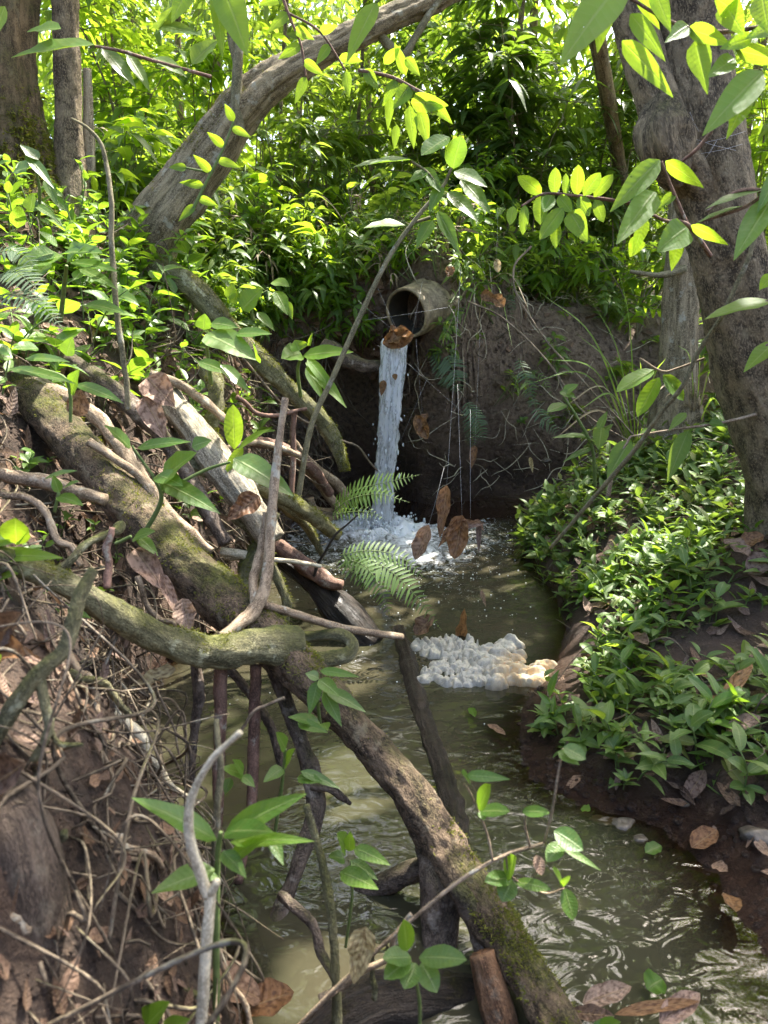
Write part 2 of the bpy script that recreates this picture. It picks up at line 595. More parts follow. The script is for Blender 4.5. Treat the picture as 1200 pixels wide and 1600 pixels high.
M['root_pale'] = bark_mat('root_pale', (0.16, 0.13, 0.085), (0.46, 0.40, 0.29), 0.25, lichen=0.1, streak=0.08, scale=1.1, bump=1.0)
M['twig'] = bark_mat('twig', (0.13, 0.09, 0.055), (0.33, 0.25, 0.165), 0.14, lichen=0.22, streak=0.3, scale=1.4, bump=0.5)
M['twig_white'] = bark_mat('twig_white', (0.30, 0.25, 0.16), (0.60, 0.53, 0.38), 0.0, lichen=0.2, streak=0.2, scale=1.4, bump=0.4)
M['twig_red'] = bark_mat('twig_red', (0.09, 0.05, 0.035), (0.22, 0.13, 0.095), 0.1, lichen=0.2, streak=0.3, scale=1.3, bump=0.5)
M['wet_wood'] = bark_mat('wet_wood', (0.010, 0.008, 0.006), (0.04, 0.03, 0.022), 0.1, lichen=0.0, streak=0.12, rough=0.28)
M['red_wood'] = bark_mat('red_wood', (0.05, 0.025, 0.014), (0.21, 0.115, 0.06), 0.1, lichen=0.05, streak=0.08, rough=0.5)
M['rootlet'] = bark_mat('rootlet', (0.08, 0.06, 0.04), (0.25, 0.19, 0.13), 0.1, lichen=0.05, bump=0.3)
M['twig_mixed'] = bark_mat('twig_mixed', (0.04, 0.029, 0.018), (0.18, 0.14, 0.095), 0.2, lichen=0.12, streak=0.4, scale=0.5, bump=0.3)
M['dead'] = dead_mat('dead', [(0.10, 0.062, 0.04), (0.20, 0.12, 0.07), (0.30, 0.19, 0.12), (0.17, 0.115, 0.09), (0.36, 0.25, 0.17)])
M['dead_orange'] = dead_mat('dead_orange', [(0.24, 0.12, 0.05), (0.30, 0.165, 0.07), (0.20, 0.105, 0.055)], 0.3, 0.45)
M['dead_tan'] = dead_mat('dead_tan', [(0.5, 0.40, 0.2), (0.55, 0.44, 0.25)], 0.3)
M['dead_pink'] = dead_mat('dead_pink', [(0.29, 0.18, 0.12), (0.36, 0.24, 0.17)], 0.2)
# ------------------------------------------------------------------ terrain
_lp = [(492, 790), (452, 830), (436, 870), (392, 915), (335, 985), (250, 1050), (196, 1120), (190, 1200), (215, 1300), (320, 1400), (350, 1500), (370, 1600), (380, 1760)]
_rp = [(838, 782), (822, 820), (815, 868), (868, 930), (885, 985), (872, 1030), (826, 1090), (806, 1150), (826, 1215), (910, 1262), (1035, 1295), (1110, 1370), (1180, 1470), (1260, 1620), (1300, 1760)]
_L = np.array(sorted([(W(*q)[1], W(*q)[0]) for q in _lp]))
_R = np.array(sorted([(W(*q)[1], W(*q)[0]) for q in _rp]))


def Lx(y):
    return np.interp(y, _L[:, 0], _L[:, 1])


def Rx(y):
    return np.interp(y, _R[:, 0], _R[:, 1])


def yback(x):
    return np.interp(x, [-3, -1.2, -0.5, -0.02, 0.15, 0.3, 0.45, 0.75, 1.2, 2.0, 4], [5.0, 5.2, 5.45, 5.42, 5.27, 5.10, 5.08, 5.30, 5.55, 5.6, 5.2])


def h0(x, y):
    dl = Lx(y) - x
    A = np.clip(0.72 + 0.18 * y, 0.8, 1.6)
    zl = np.where(dl > 0, A * (1.0 * (1 - np.exp(-np.maximum(dl, 0) / 0.27)) + 0.34 * np.minimum(dl, 2.5) + 0.12 * np.maximum(dl - 2.5, 0)), dl * 1.2)
    dr = x - Rx(y)
    rr = np.maximum(dr, 0)
    steep = np.clip((y - 2.3) / 0.8, 0.25, 1)
    zr = np.where(dr > 0, steep * 0.13 * (1 - np.exp(-rr / 0.06)) + rr * (0.16 + 0.31 * steep) * sst(0, .35, rr) + 0.03 * rr, dr * (0.35 + 0.7 * steep))
    zr = np.where(rr > 2.2, 2.2 * 0.6 + 0.13 + (rr - 2.2) * 0.15, zr)
    t = y - yback(x)
    wdt = np.interp(x, [-1, -.3, .1, .4, .8, 1.4, 2.2], [0.35, 0.22, 0.24, 0.24, 0.55, 0.8, 1.2])
    top = np.interp(x, [-2, -.5, .05, .3, .6, 1.2, 2.2], [2.0, 1.82, 1.92, 2.0, 1.85, 1.6, 1.45])
    zb = np.where(t > 0, top * sst(0, 1, t / wdt * 0.93 + 0.07) + 0.10 * np.maximum(t - wdt, 0), t * 1.5)
    zn = np.where(y < 0.95, (0.95 - y) * 0.6, (0.95 - y) * 1.4)      # the near bank below the frame
    k = 14.0
    z = np.log(np.exp(k * np.clip(zl, -1, 6)) + np.exp(k * np.clip(zr, -1, 6)) + np.exp(k * np.clip(zb, -1, 6)) + np.exp(k * np.clip(zn, -1, 6))) / k
    return np.maximum(np.where(z > 3, 3 + (z - 3) * 0.4, z), -0.4)


def ground(x, y):
    x = np.asarray(x, float); y = np.asarray(y, float)
    z = h0(x, y)
    p = np.stack([x, y, np.zeros_like(x)], -1)
    land = sst(-0.05, 0.25, z)
    z = z + 0.016 * fbm(p, 24, 2) * sst(1.2, 1.5, y) * sst(-.05, .02, z) * (x > 0) + land * (0.09 * fbm(p, 1.6, 3) + 0.045 * fbm(p, 6.0, 3)) + 0.012 * fbm(p, 17, 3)
    return z


def shift(v):
    """Undercut of the back bank: push the wall back below its lip."""
    x, y, z = v[..., 0], v[..., 1], v[..., 2]
    t = y - yback(x)
    k = sst(-0.5, 0.05, t) * (1 - sst(0.6, 1.6, t))
    cav = np.exp(-((x + 0.25) / 0.42) ** 2) * (1 - sst(0.9, 1.45, z)) * 0.70
    cav = cav + 0.55 * np.exp(-((x - 0.55) / 0.6) ** 2) * (1 - sst(0.0, 1.35, z)) + 0.04
    rough = 0.05 * fbm(np.stack([x, z, y * 0], -1), 4.0, 4) * sst(0.0, 0.3, z)
    o = v.copy()
    o[..., 1] = y + k * (cav + rough)
    return o


def gdepth(px, py, lo=0.7, hi=9.0):
    """distance ahead at which the view through a photo pixel meets the ground or the water"""
    ys = np.linspace(lo, hi, 900)
    d = ray(px, py)
    p = CAMP[None] + d[None] * (ys / d[1])[:, None]
    g = np.maximum(ground(p[:, 0], p[:, 1]), 0.0)
    hit = np.nonzero(p[:, 2] <= g)[0]
    return float(ys[hit[0]]) if len(hit) else hi


def G(px, py, lift=0.0):
    p = P(px, py, gdepth(px, py))
    p[2] += lift
    return p


def warp(a, b, n, dens):
    """n+1 positions from a to b, packed where dens is high"""
    s = np.linspace(a, b, 4000)
    c = np.cumsum(dens(s))
    c = (c - c[0]) / (c[-1] - c[0])
    return np.interp(np.linspace(0, 1, n + 1), c, s)


gx = warp(-60, 60, 330, lambda s: np.where(np.abs(s) < 3.2, 1.0, 0.06 + 0.9 * np.exp(-(np.abs(s) - 3.2) / 1.2)))
gy = warp(-12, 120, 430, lambda s: np.where((s > 0.6) & (s < 5.3), 0.9, np.where((s >= 5.3) & (s < 6.9), 2.4, 0.015 + 0.9 * np.exp(-np.maximum(s - 6.9, 0) / 1.4) * (s > 6) + 0.4 * np.exp(np.minimum(s - .6, 0) / .5) * (s <= .6))))
GX, GY = np.meshgrid(gx, gy)
GV = shift(np.stack([GX, GY, ground(GX, GY)], -1))
ny_, nx_ = GX.shape
ii = np.arange(ny_ - 1)[:, None] * nx_ + np.arange(nx_ - 1)[None]
GF = np.stack([ii, ii + 1, ii + nx_ + 1, ii + nx_], -1).reshape(-1, 4)

m, t, out = newmat('soil')
N = NT(t)
pos = N.n("ShaderNodeNewGeometry")
v = pos.outputs["Position"]
n1 = N.noise(v, 3.0, 5); n2 = N.noise(v, 26, 6, 0.7); n3 = N.noise(v, 120, 4, 0.7)
col = N.mix(N.step(n1, 0.35, 0.65), (0.055, 0.035, 0.023), (0.15, 0.095, 0.063))
col = N.mix(N.math('MULTIPLY', N.step(n2, 0.5, 0.72), 0.75), col, (0.19, 0.125, 0.08))
col = N.mix(N.math('MULTIPLY', N.step(n3, 0.58, 0.7), 0.5), col, (0.26, 0.19, 0.13))
sep = N.n("ShaderNodeSeparateXYZ")
N.link(v, sep.inputs[0])
dry_lift = N.math('MULTIPLY', N.step(sep.outputs[2], 0.25, 0.7), N.step(sep.outputs[1], 3.6, 4.6))
col = N.mix(N.math('MULTIPLY', dry_lift, N.step(n2, 0.30, 0.62)), col, (0.30, 0.215, 0.145))  # dry soil, painted lighter on the back bank to offset its shade
wet = N.math('SUBTRACT', 1.0, N.step(N.math('ADD', sep.outputs[2], N.math('MULTIPLY', n1, 0.08)), 0.05, 0.22))
col = N.mix(N.math('MULTIPLY', wet, 0.75), col, (0.06, 0.031, 0.02))
rgh = N.math('SUBTRACT', 0.95, N.math('MULTIPLY', wet, 0.72))
n4 = N.noise(v, 70, 5, 0.75)
hh = N.math('ADD', N.math('ADD', n2, N.math('MULTIPLY', N.math('MULTIPLY', wet, n4), 0.9)), N.math('ADD', N.math('MULTIPLY', n3, 0.5), n1))
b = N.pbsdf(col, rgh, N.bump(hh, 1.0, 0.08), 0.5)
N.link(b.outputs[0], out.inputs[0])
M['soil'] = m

mb = MB()
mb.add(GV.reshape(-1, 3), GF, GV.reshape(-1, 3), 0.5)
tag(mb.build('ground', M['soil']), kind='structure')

# samples on the ground surface for everything that grows or lies on it
_fc = GV.reshape(-1, 3)[GF]
_fn = np.cross(_fc[:, 2] - _fc[:, 0], _fc[:, 3] - _fc[:, 1])
_fa = np.linalg.norm(_fn, axis=1) * 0.5
_fn = norm(_fn)
_cc = _fc.mean(1)


def scatter(n, cond):
    """n random points (and normals) on the ground faces for which cond(x, y, z, px, py) holds"""
    qx, qy, zc = proj(_cc)
    ok = cond(_cc[:, 0], _cc[:, 1], _cc[:, 2], qx, qy) & (zc > 0.4)
    idx = np.nonzero(ok)[0]
    pr = _fa[idx] / _fa[idx].sum()
    k = rng.choice(idx, n, p=pr)
    a, b_ = rng.random((n, 1)), rng.random((n, 1))
    c = _fc[k]
    p = (c[:, 0] * (1 - a) + c[:, 1] * a) * (1 - b_) + (c[:, 3] * (1 - a) + c[:, 2] * a) * b_
    return p, _fn[k]


# ------------------------------------------------------------------ water
IMP = np.array([-0.03, 5.12])                      # where the fall strikes the pool
wx = np.arange(-2.4, 2.6, 0.017)
wy = np.arange(0.2, 6.5, 0.017)
WX, WY = np.meshgrid(wx, wy)
r_ = np.hypot(WX - IMP[0], (WY - IMP[1]) * 1.05)
pw = np.stack([WX, WY, WX * 0], -1)
warpn = 0.10 * vnoise(pw, 3.0)
near_ = np.exp(-r_ / 0.95)
ang_ = np.arctan2(WX - IMP[0], WY - IMP[1])
Z = 0.008 * np.exp(-r_ / 1.3) * np.sin((r_ + 2.2 * warpn) * 26 + 1.8 * np.sin(3 * ang_) + 2 * vnoise(pw, 5)) * (0.5 + 0.8 * vnoise(pw + 4, 2.2)) \
    + 0.075 * np.exp(-(r_ / 0.36) ** 2) * (0.6 + 1.3 * fbm(pw, 10, 3)) + 0.042 * near_ * fbm(pw, 10, 3) \
    + 0.0016 * np.sin((r_ + 2.4 * warpn) * 17 + 2 * vnoise(pw, 4)) * sst(1.6, 3, WY) + 0.0045 * sst(1.5, 3.5, WY) * fbm(pw * np.array([1, .7, 1]), 9, 3) \
    + 0.0018 * fbm(pw, 6, 2) + 0.0030 * sst(-0.2, 0.6, WX) * vnoise(pw * np.array([1, 1.6, 1]) + 0.25 * vnoise(pw, 5)[..., None], 9) + 0.002
foam = np.exp(-(r_ / 0.42) ** 2) * 1.05 + 0.42 * np.exp(-((r_ - 0.72) / 0.24) ** 2) * (0.75 + 0.6 * fbm(pw, 4, 2)) + 0.40 * np.exp(-r_ / 0.85)
stream_ = np.exp(-(((WX - (0.12 + 0.22 * (5.1 - WY))) / 0.17) ** 2)) * sst(3.4, 4.6, WY) * (WY < 5.1)
foam = foam + 0.36 * stream_
mb = MB()
nyw, nxw = WX.shape
ii = np.arange(nyw - 1)[:, None] * nxw + np.arange(nxw - 1)[None]
wf = np.stack([ii, ii + 1, ii + nxw + 1, ii + nxw], -1).reshape(-1, 4)
gdp = -h0(WX, WY)
keep = (gdp.reshape(-1)[wf] > -0.12).any(1)
wv = np.stack([WX, WY, Z], -1).reshape(-1, 3)
wf = wf[keep]
used = np.unique(wf)
rem = np.zeros(len(wv), int); rem[used] = np.arange(len(used))
depth_att = np.clip(gdp.reshape(-1), 0, 1)
mb.add(wv[used], rem[wf], np.stack([foam.reshape(-1), depth_att, r_.reshape(-1)], -1)[used], 0.5)

m, t, out = newmat('stream_water')
N = NT(t)
tcv = N.n("ShaderNodeSeparateXYZ")
N.link(N.attr("tc").outputs["Vector"], tcv.inputs[0])
v = N.n("ShaderNodeNewGeometry").outputs["Position"]
nA = N.noise(N.mapping(v, (1.0, 0.8, 1)), 13, 6, 0.68, 1.6)
nB = N.noise(v, 60, 4, 0.7, 0.8)
fo = N.math('ADD', N.math('MULTIPLY', tcv.outputs[0], 0.62), N.math('MULTIPLY', N.math('SUBTRACT', N.math('ADD', N.math('MULTIPLY', nA, 0.75), N.math('MULTIPLY', nB, 0.25)), 0.5), 1.9))
ff = N.math('MULTIPLY', N.step(fo, 0.22, 0.80), 0.92)
bub = N.math('MULTIPLY', N.step(N.noise(v, 85, 1, 0.4), 0.70, 0.74), N.step(tcv.outputs[0], 0.02, 0.25))
ff = N.math('MAXIMUM', ff, N.math('MULTIPLY', bub, 0.55))
silt = N.mix(N.step(N.noise(v, 1.3, 3), 0.35, 0.7), (0.036, 0.036, 0.020), (0.050, 0.043, 0.026))
bump1 = N.noise(N.mapping(v, (1, 1.5, 1)), 10, 2, 0.4, 1.2)
bmp = N.bump(bump1, 0.42, 0.012)
body = N.pbsdf(silt, 0.03, bmp, 0.5, IOR=1.48)
cl = N.n("ShaderNodeBsdfTransparent")
cl.inputs[0].default_value = (0.72, 0.62, 0.45, 1)
gl = N.n("ShaderNodeBsdfGlossy")
gl.inputs["Roughness"].default_value = 0.04
N.link(bmp, gl.inputs["Normal"])
fr = N.n("ShaderNodeFresnel")
fr.inputs["IOR"].default_value = 1.45
N.link(bmp, fr.inputs["Normal"])
thin = N.n("ShaderNodeMixShader")
N.link(fr.outputs[0], thin.inputs[0]); N.link(cl.outputs[0], thin.inputs[1]); N.link(gl.outputs[0], thin.inputs[2])
mxd = N.n("ShaderNodeMixShader")                    # silt hides the bed where the water is deep
N.link(N.step(tcv.outputs[1], -0.02, 0.16), mxd.inputs[0])
N.link(thin.outputs[0], mxd.inputs[1]); N.link(body.outputs[0], mxd.inputs[2])
froth = N.pbsdf((0.82, 0.84, 0.86), 0.35, N.bump(nB, 0.8, 0.01), 0.5)
mx2 = N.n("ShaderNodeMixShader")
N.link(ff, mx2.inputs[0]); N.link(mxd.outputs[0], mx2.inputs[1]); N.link(froth.outputs[0], mx2.inputs[2])
N.link(mx2.outputs[0], out.inputs[0])
M['water'] = m
tag(mb.build('stream_water', m), kind='structure')

# ------------------------------------------------------------------ drain pipe and waterfall
m, t, out = newmat('pipe_clay')
N = NT(t)
v = N.attr("tc").outputs["Vector"]
n1 = N.noise(N.mapping(v, (1, 1, 1)), 18, 6, 0.65)
n2 = N.noise(N.mapping(v, (1, 1, 6)), 30, 4)
col = N.mix(N.step(n1, 0.35, 0.68), (0.12, 0.09, 0.05), (0.33, 0.26, 0.15))
col = N.mix(N.math('MULTIPLY', N.step(n2, 0.5, 0.7), 0.5), col, (0.10, 0.09, 0.05))
b = N.pbsdf(col, 0.62, N.bump(n1, 0.5, 0.006), 0.4)
N.link(b.outputs[0], out.inputs[0])
M['pipe'] = m
m, t, out = newmat('pipe_lining')
N = NT(t)
n1 = N.noise(N.attr("tc").outputs["Vector"], 30, 5)
b = N.pbsdf(N.mix(n1, (0.022, 0.022, 0.018), (0.07, 0.065, 0.05)), 0.4, N.bump(n1, 0.4, 0.004), 0.5)
N.link(b.outputs[0], out.inputs[0])
M['pipe_in'] = m

MOUTH = P(634, 490, 5.22)
AX = norm(np.array([-0.60, -0.76, -0.22]))        # the way the pipe opens
PR = 0.175


def ring(c, axis, r, seg, a0=0.0):
    up = np.array([0, 0, 1.0])
    s = norm(np.cross(axis, up)); u_ = np.cross(s, axis)
    th = np.arange(seg) / seg * 2 * np.pi + a0
    return c + r * (np.cos(th)[:, None] * s + np.sin(th)[:, None] * u_)


def lathe(mb, c, axis, prof, seg=64, rn=0.5, jit=0.0):
    """rings along axis: prof = [(offset, radius)]"""
    vs, tcs = [], []
    for (o_, r) in prof:
        q = ring(c + axis * o_, axis, r, seg)
        if jit:
            q = q + norm(q - (c + axis * o_)) * (jit * vnoise(q, 14))[:, None]
        vs.append(q); tcs.append(q - c)
    M_ = len(prof)
    i = np.arange(M_ - 1)[:, None] * seg; j = np.arange(seg)[None]; j2 = (j + 1) % seg
    mb.add(np.concatenate(vs), np.stack([i + j, i + j2, i + seg + j2, i + seg + j], -1), np.concatenate(tcs), rn)


pipe = thing('drain_pipe', 'buff coloured round drain pipe jutting from the bank above the waterfall', 'pipe', MOUTH)
mb = MB()
lathe(mb, MOUTH, AX, [(-0.40, PR), (-0.30, PR), (-0.295, PR + 0.012), (-0.22, PR + 0.013), (-0.215, PR), (-0.02, PR), (-0.004, PR - 0.003), (0.0, PR - 0.008), (-0.001, PR - 0.02), (-0.008, PR - 0.024)], jit=0.004)
mb.build('pipe_shell', M['pipe'], pipe)
mb = MB()
lathe(mb, MOUTH, AX, [(-0.0085, PR - 0.0245), (-0.2, PR - 0.026), (-0.38, PR - 0.026), (-0.39, 0.002)], jit=0.003)
mb.build('pipe_lining', M['pipe_in'], pipe)

m, t, out = newmat('falling_water')
N = NT(t)
v = N.attr("tc").outputs["Vector"]
s1 = N.noise(N.mapping(v, (1, 1, 0.15)), 36, 5, 0.62, 0.8)
s2 = N.noise(N.mapping(v, (1, 1, 0.3)), 95, 4, 0.7, 0.5)
bm = N.bump(N.math('ADD', s1, N.math('MULTIPLY', s2, 0.6)), 1.0, 0.02)
wh = N.pbsdf((0.86, 0.88, 0.90), 0.16, bm, 0.6)
tr = N.n("ShaderNodeBsdfTranslucent")
tr.inputs[0].default_value = (0.85, 0.87, 0.9, 1)
mw = N.n("ShaderNodeMixShader"); mw.inputs[0].default_value = 0.35
N.link(wh.outputs[0], mw.inputs[1]); N.link(tr.outputs[0], mw.inputs[2])
clr = N.n("ShaderNodeBsdfTransparent"); clr.inputs[0].default_value = (0.86, 0.88, 0.88, 1)
gl = N.n("ShaderNodeBsdfGlossy"); gl.inputs["Roughness"].default_value = 0.08; N.link(bm, gl.inputs["Normal"])
mc = N.n("ShaderNodeMixShader"); mc.inputs[0].default_value = 0.22
N.link(clr.outputs[0], mc.inputs[1]); N.link(gl.outputs[0], mc.inputs[2])
mf = N.n("ShaderNodeMixShader")
N.link(N.step(N.math('ADD', N.math('MULTIPLY', s1, 0.7), N.math('MULTIPLY', s2, 0.3)), 0.36, 0.54), mf.inputs[0])
N.link(mc.outputs[0], mf.inputs[1]); N.link(mw.outputs[0], mf.inputs[2])
N.link(mf.outputs[0], out.inputs[0])
M['fall'] = m
m, t, out = newmat('water_drops')
N = NT(t)
b = N.pbsdf((0.88, 0.9, 0.92), 0.12, None, 0.6)
tr = N.n("ShaderNodeBsdfTranslucent"); tr.inputs[0].default_value = (0.85, 0.88, 0.9, 1)
mw = N.n("ShaderNodeMixShader"); mw.inputs[0].default_value = 0.4
N.link(b.outputs[0], mw.inputs[1]); N.link(tr.outputs[0], mw.inputs[2]); N.link(mw.outputs[0], out.inputs[0])
M['drops'] = m

LIP = P(617, 537, 5.10)
fallp = np.array([P(624, 527, 5.24), LIP, P(613, 590, 5.06), P(608, 660, 5.05), P(602, 735, 5.06), np.array([P(597, 815, 5.1)[0], 5.1, 0.0]), np.array([P(597, 815, 5.1)[0], 5.1, -0.1])])
wfall = thing('waterfall', 'white ribbon of water pouring from the drain pipe into the pool', 'waterfall', (fallp[5][0], fallp[5][1], 0))


def sheet(mb, path, widths, thick, seed, seg=30, mm=150):
    c = catmull(path, mm)
    u = np.linspace(0, len(path) - 1, mm)
    wd = np.interp(u, np.arange(len(path)), widths)
    s = np.concatenate([[0], np.cumsum(np.linalg.norm(np.diff(c, axis=0), axis=1))])
    th = np.arange(seg) / seg * 2 * np.pi
    X = np.cos(th)[None] * wd[:, None] / 2
    Y = np.sin(th)[None] * np.minimum(thick, wd[:, None] / 2)
    tcl = np.stack([X, Y, np.repeat(s[:, None], seg, 1)], -1) + seed
    edge = np.abs(np.cos(th))[None] ** 3
    n_ = fbm(tcl * np.array([1, 1, 0.28]), 26, 3)
    n2_ = fbm(tcl * np.array([1, 1, 0.5]), 55, 2)
    grow = sst(0.1, 0.7, s / s[-1])[:, None]
    X = X * (1 + (0.45 * n_ + 0.35 * n2_) * edge * (0.25 + grow))
    Y = Y * (1 + 1.1 * n_ * (0.3 + grow) + 0.6 * n2_)
    v = c[:, None] + X[..., None] * np.array([1, 0.12, 0]) + Y[..., None] * np.array([-.12, 1, 0.0])
    i = np.arange(mm - 1)[:, None] * seg; j = np.arange(seg)[None]; j2 = (j + 1) % seg
    mb.add(v, np.stack([i + j, i + j2, i + seg + j2, i + seg + j], -1), tcl, rng.random())


mb = MB()
sheet(mb, fallp, [0.185, 0.185, 0.165, 0.145, 0.125, 0.14, 0.16], 0.045, 0.0)
sheet(mb, fallp + np.array([-0.035, -0.05, 0]), [0.05, 0.07, 0.08, 0.075, 0.07, 0.10, 0.12], 0.02, 3.1, 16)
sheet(mb, fallp + np.array([0.03, -0.045, 0]), [0.07, 0.08, 0.07, 0.07, 0.06, 0.08, 0.1], 0.02, 7.7, 16)
mb.build('stream', M['fall'], wfall)


def blobs(mb, cen, rad, stretch=1.0, seg=8, rings=5):
    """many small drops at once, stretched vertically"""
    cen = np.atleast_2d(cen); Nn = len(cen)
    rad = np.broadcast_to(rad, (Nn,)); stretch = np.broadcast_to(stretch, (Nn,))
    ph = np.linspace(0.02, np.pi - 0.02, rings + 1); th = np.arange(seg) / seg * 2 * np.pi
    u = np.stack([np.sin(ph)[:, None] * np.cos(th), np.sin(ph)[:, None] * np.sin(th), np.repeat(np.cos(ph)[:, None], seg, 1)], -1)
    v = cen[:, None, None] + u[None] * rad[:, None, None, None] * np.stack([np.ones(Nn), np.ones(Nn), stretch], -1)[:, None, None]
    per = (rings + 1) * seg
    i = np.arange(Nn)[:, None, None] * per + np.arange(rings)[None, :, None] * seg
    j = np.arange(seg)[None, None]; j2 = (j + 1) % seg
    mb.add(v, np.stack([i + j, i + seg + j, i + seg + j2, i + j2], -1), v - cen[:, None, None], np.repeat(rng.random(Nn), per))


mb = MB()
k = 190
u = rng.random(k) ** 0.8
cpath = catmull(fallp, 200)
q = cpath[(u * 190).astype(int)] + np.stack([rng.normal(size=k) * (0.035 + 0.03 * u), rng.normal(size=k) * 0.045 - 0.01, rng.normal(size=k) * 0.02], -1)
blobs(mb, q, rng.uniform(0.0025, 0.0075, k), rng.uniform(1.2, 3.2, k))
mb.build('falling_drops', M['drops'], wfall)['kind'] = 'stuff'
mb = MB()
k = 900
a = rng.random(k) * 2 * np.pi; rr = np.abs(rng.normal(size=k)) * 0.17
hz = np.abs(rng.normal(size=k)) * 0.10 * np.exp(-rr / 0.22)
blobs(mb, np.stack([IMP[0] + rr * np.cos(a), IMP[1] + rr * np.sin(a) - 0.03, hz + 0.01], -1), rng.uniform(0.003, 0.011, k), rng.uniform(0.8, 1.7, k))
mb.build('splash', M['drops'], wfall)['kind'] = 'stuff'

mb = MB()                                          # bubbles riding on the pool, far too many to count
k = 900
a = rng.random(k) * 2 * np.pi; rr = rng.gamma(2.2, 0.55, k)
bx, by = IMP[0] + rr * np.cos(a) * 0.8, IMP[1] - np.abs(rr * np.sin(a)) * 1.1
ok = (-h0(bx, by) > 0.06) & (by > 2.3)
blobs(mb, np.stack([bx, by, np.full(k, 0.006)], -1)[ok], rng.uniform(0.0015, 0.005, k)[ok], 0.7)
tag(mb.build('water_bubbles', M['drops']), 'small white bubbles drifting over the pool below the fall', 'bubbles', kind='stuff')

# ------------------------------------------------------------------ foam raft
m, t, out = newmat('old_foam')
N = NT(t)
v = N.n("ShaderNodeNewGeometry").outputs["Position"]
ta = N.n("ShaderNodeSeparateXYZ"); N.link(N.attr("tc").outputs["Vector"], ta.inputs[0])
n1 = N.noise(v, 22, 5, 0.6); n2 = N.noise(v, 130, 4, 0.7)
col = N.mix(N.step(n2, 0.4, 0.7), (0.42, 0.39, 0.32), (0.30, 0.29, 0.24))
og = N.step(N.math('ADD', ta.outputs[0], N.math('MULTIPLY', N.math('SUBTRACT', n1, 0.5), 1.3)), 0.46, 0.80)
col = N.mix(N.math('MULTIPLY', og, 0.85), col, N.mix(N.step(n1, 0.40, 0.62), (0.52, 0.33, 0.14), (0.50, 0.41, 0.27)))
rust = N.math('MULTIPLY', N.step(N.noise(v, 34, 5, 0.7, 1.0), 0.55, 0.66), og)
col = N.mix(N.math('MULTIPLY', rust, 0.75), col, (0.36, 0.15, 0.045))
crease_dark = N.step(ta.outputs[1], 0.25, 0.0)
col = N.mix(N.math('MULTIPLY', N.math('SUBTRACT', 1.0, N.step(ta.outputs[1], 0.0, 0.38)), 0.85), col, (0.15, 0.115, 0.07))  # colour darkened in the creases between the lumps
b = N.pbsdf(col, 0.7, N.bump(N.math('ADD', n2, N.math('MULTIPLY', n1, 1.5)), 0.5, 0.006), 0.35)
b.inputs["Subsurface Weight"].default_value = 0.15
b.inputs["Subsurface Radius"].default_value = (0.02, 0.015, 0.01)
N.link(b.outputs[0], out.inputs[0])
M['foam'] = m

FC = W(745, 1040)
raft = thing('foam_raft', 'lumpy off-white foam raft with rusty orange edge floating on the pool', 'foam', FC)


def fpx(px, py):
    return W(px, py, 0.03)[:2]


def raft_part(name, outline, caps, orange, dark=0.0):
    """heightfield of rounded lumps inside an outline (photo pixels on the water plane)"""
    res = 0.0036
    ol = np.array([fpx(*q) for q in outline])
    lo, hi = ol.min(0) - 0.05, ol.max(0) + 0.05
    xs, ys = np.arange(lo[0], hi[0], res), np.arange(lo[1], hi[1], res)
    X, Y = np.meshgrid(xs, ys)
    p3 = np.stack([X, Y, X * 0], -1)
    Xw = X + 0.012 * vnoise(p3, 24) + 0.006 * vnoise(p3 + 9, 60)
    Yw = Y + 0.012 * vnoise(p3 + 5, 24) + 0.006 * vnoise(p3 + 3, 60)
    H = np.full(X.shape, -0.03)
    E = np.zeros(X.shape)
    for (cx, cy, ra, rb, an, hh) in caps:
        ca, sa = math.cos(an), math.sin(an)
        dx, dy = Xw - cx, Yw - cy
        a_ = (dx * ca + dy * sa) / ra; b2 = (-dx * sa + dy * ca) / rb
        d2 = a_ * a_ + b2 * b2
        cap = -0.03 + (hh + 0.03) * np.sqrt(np.maximum(1 - d2, 0))
        up = cap > H
        E = np.where(up, 1 - d2, E)
        H = np.maximum(H, cap)
    H = H + np.where(H > -0.02, 0.007 * fbm(p3, 55, 3), 0)
    ny, nx = X.shape
    ii = np.arange(ny - 1)[:, None] * nx + np.arange(nx - 1)[None]
    f = np.stack([ii, ii + 1, ii + nx + 1, ii + nx], -1).reshape(-1, 4)
    vv = np.stack([X, Y, H], -1).reshape(-1, 3)
    f = f[(vv[f][:, :, 2] > -0.029).any(1)]
    us = np.unique(f); rm = np.zeros(len(vv), int); rm[us] = np.arange(len(us))
    px_, py_, _ = proj(vv)
    og = orange(px_, py_)
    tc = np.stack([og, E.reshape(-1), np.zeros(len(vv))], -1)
    mbx = MB()
    mbx.add(vv[us], rm[f], tc[us], 0.5)
    return mbx.build(name, M['foam'], raft)


def caps_in(poly, n, r0, r1, h0_, h1_, el=1.0, an=None):
    o = []
    poly = np.array([fpx(*q) for q in poly])
    lo, hi = poly.min(0), poly.max(0)
    while len(o) < n:
        x, y = rng.uniform(lo[0], hi[0]), rng.uniform(lo[1], hi[1])
        ins = False
        for k in range(len(poly)):
            x1, y1 = poly[k]; x2, y2 = poly[k - 1]
            if (y1 > y) != (y2 > y) and x < (x2 - x1) * (y - y1) / (y2 - y1) + x1:
                ins = not ins
        if ins:
            r = rng.uniform(r0, r1)
            o.append((x, y, r * el, r, rng.normal() * 0.3 if an is None else an + rng.normal() * 0.2, rng.uniform(h0_, h1_) * (0.7 + 0.6 * (r - r0) / (r1 - r0 + 1e-6))))
    return o


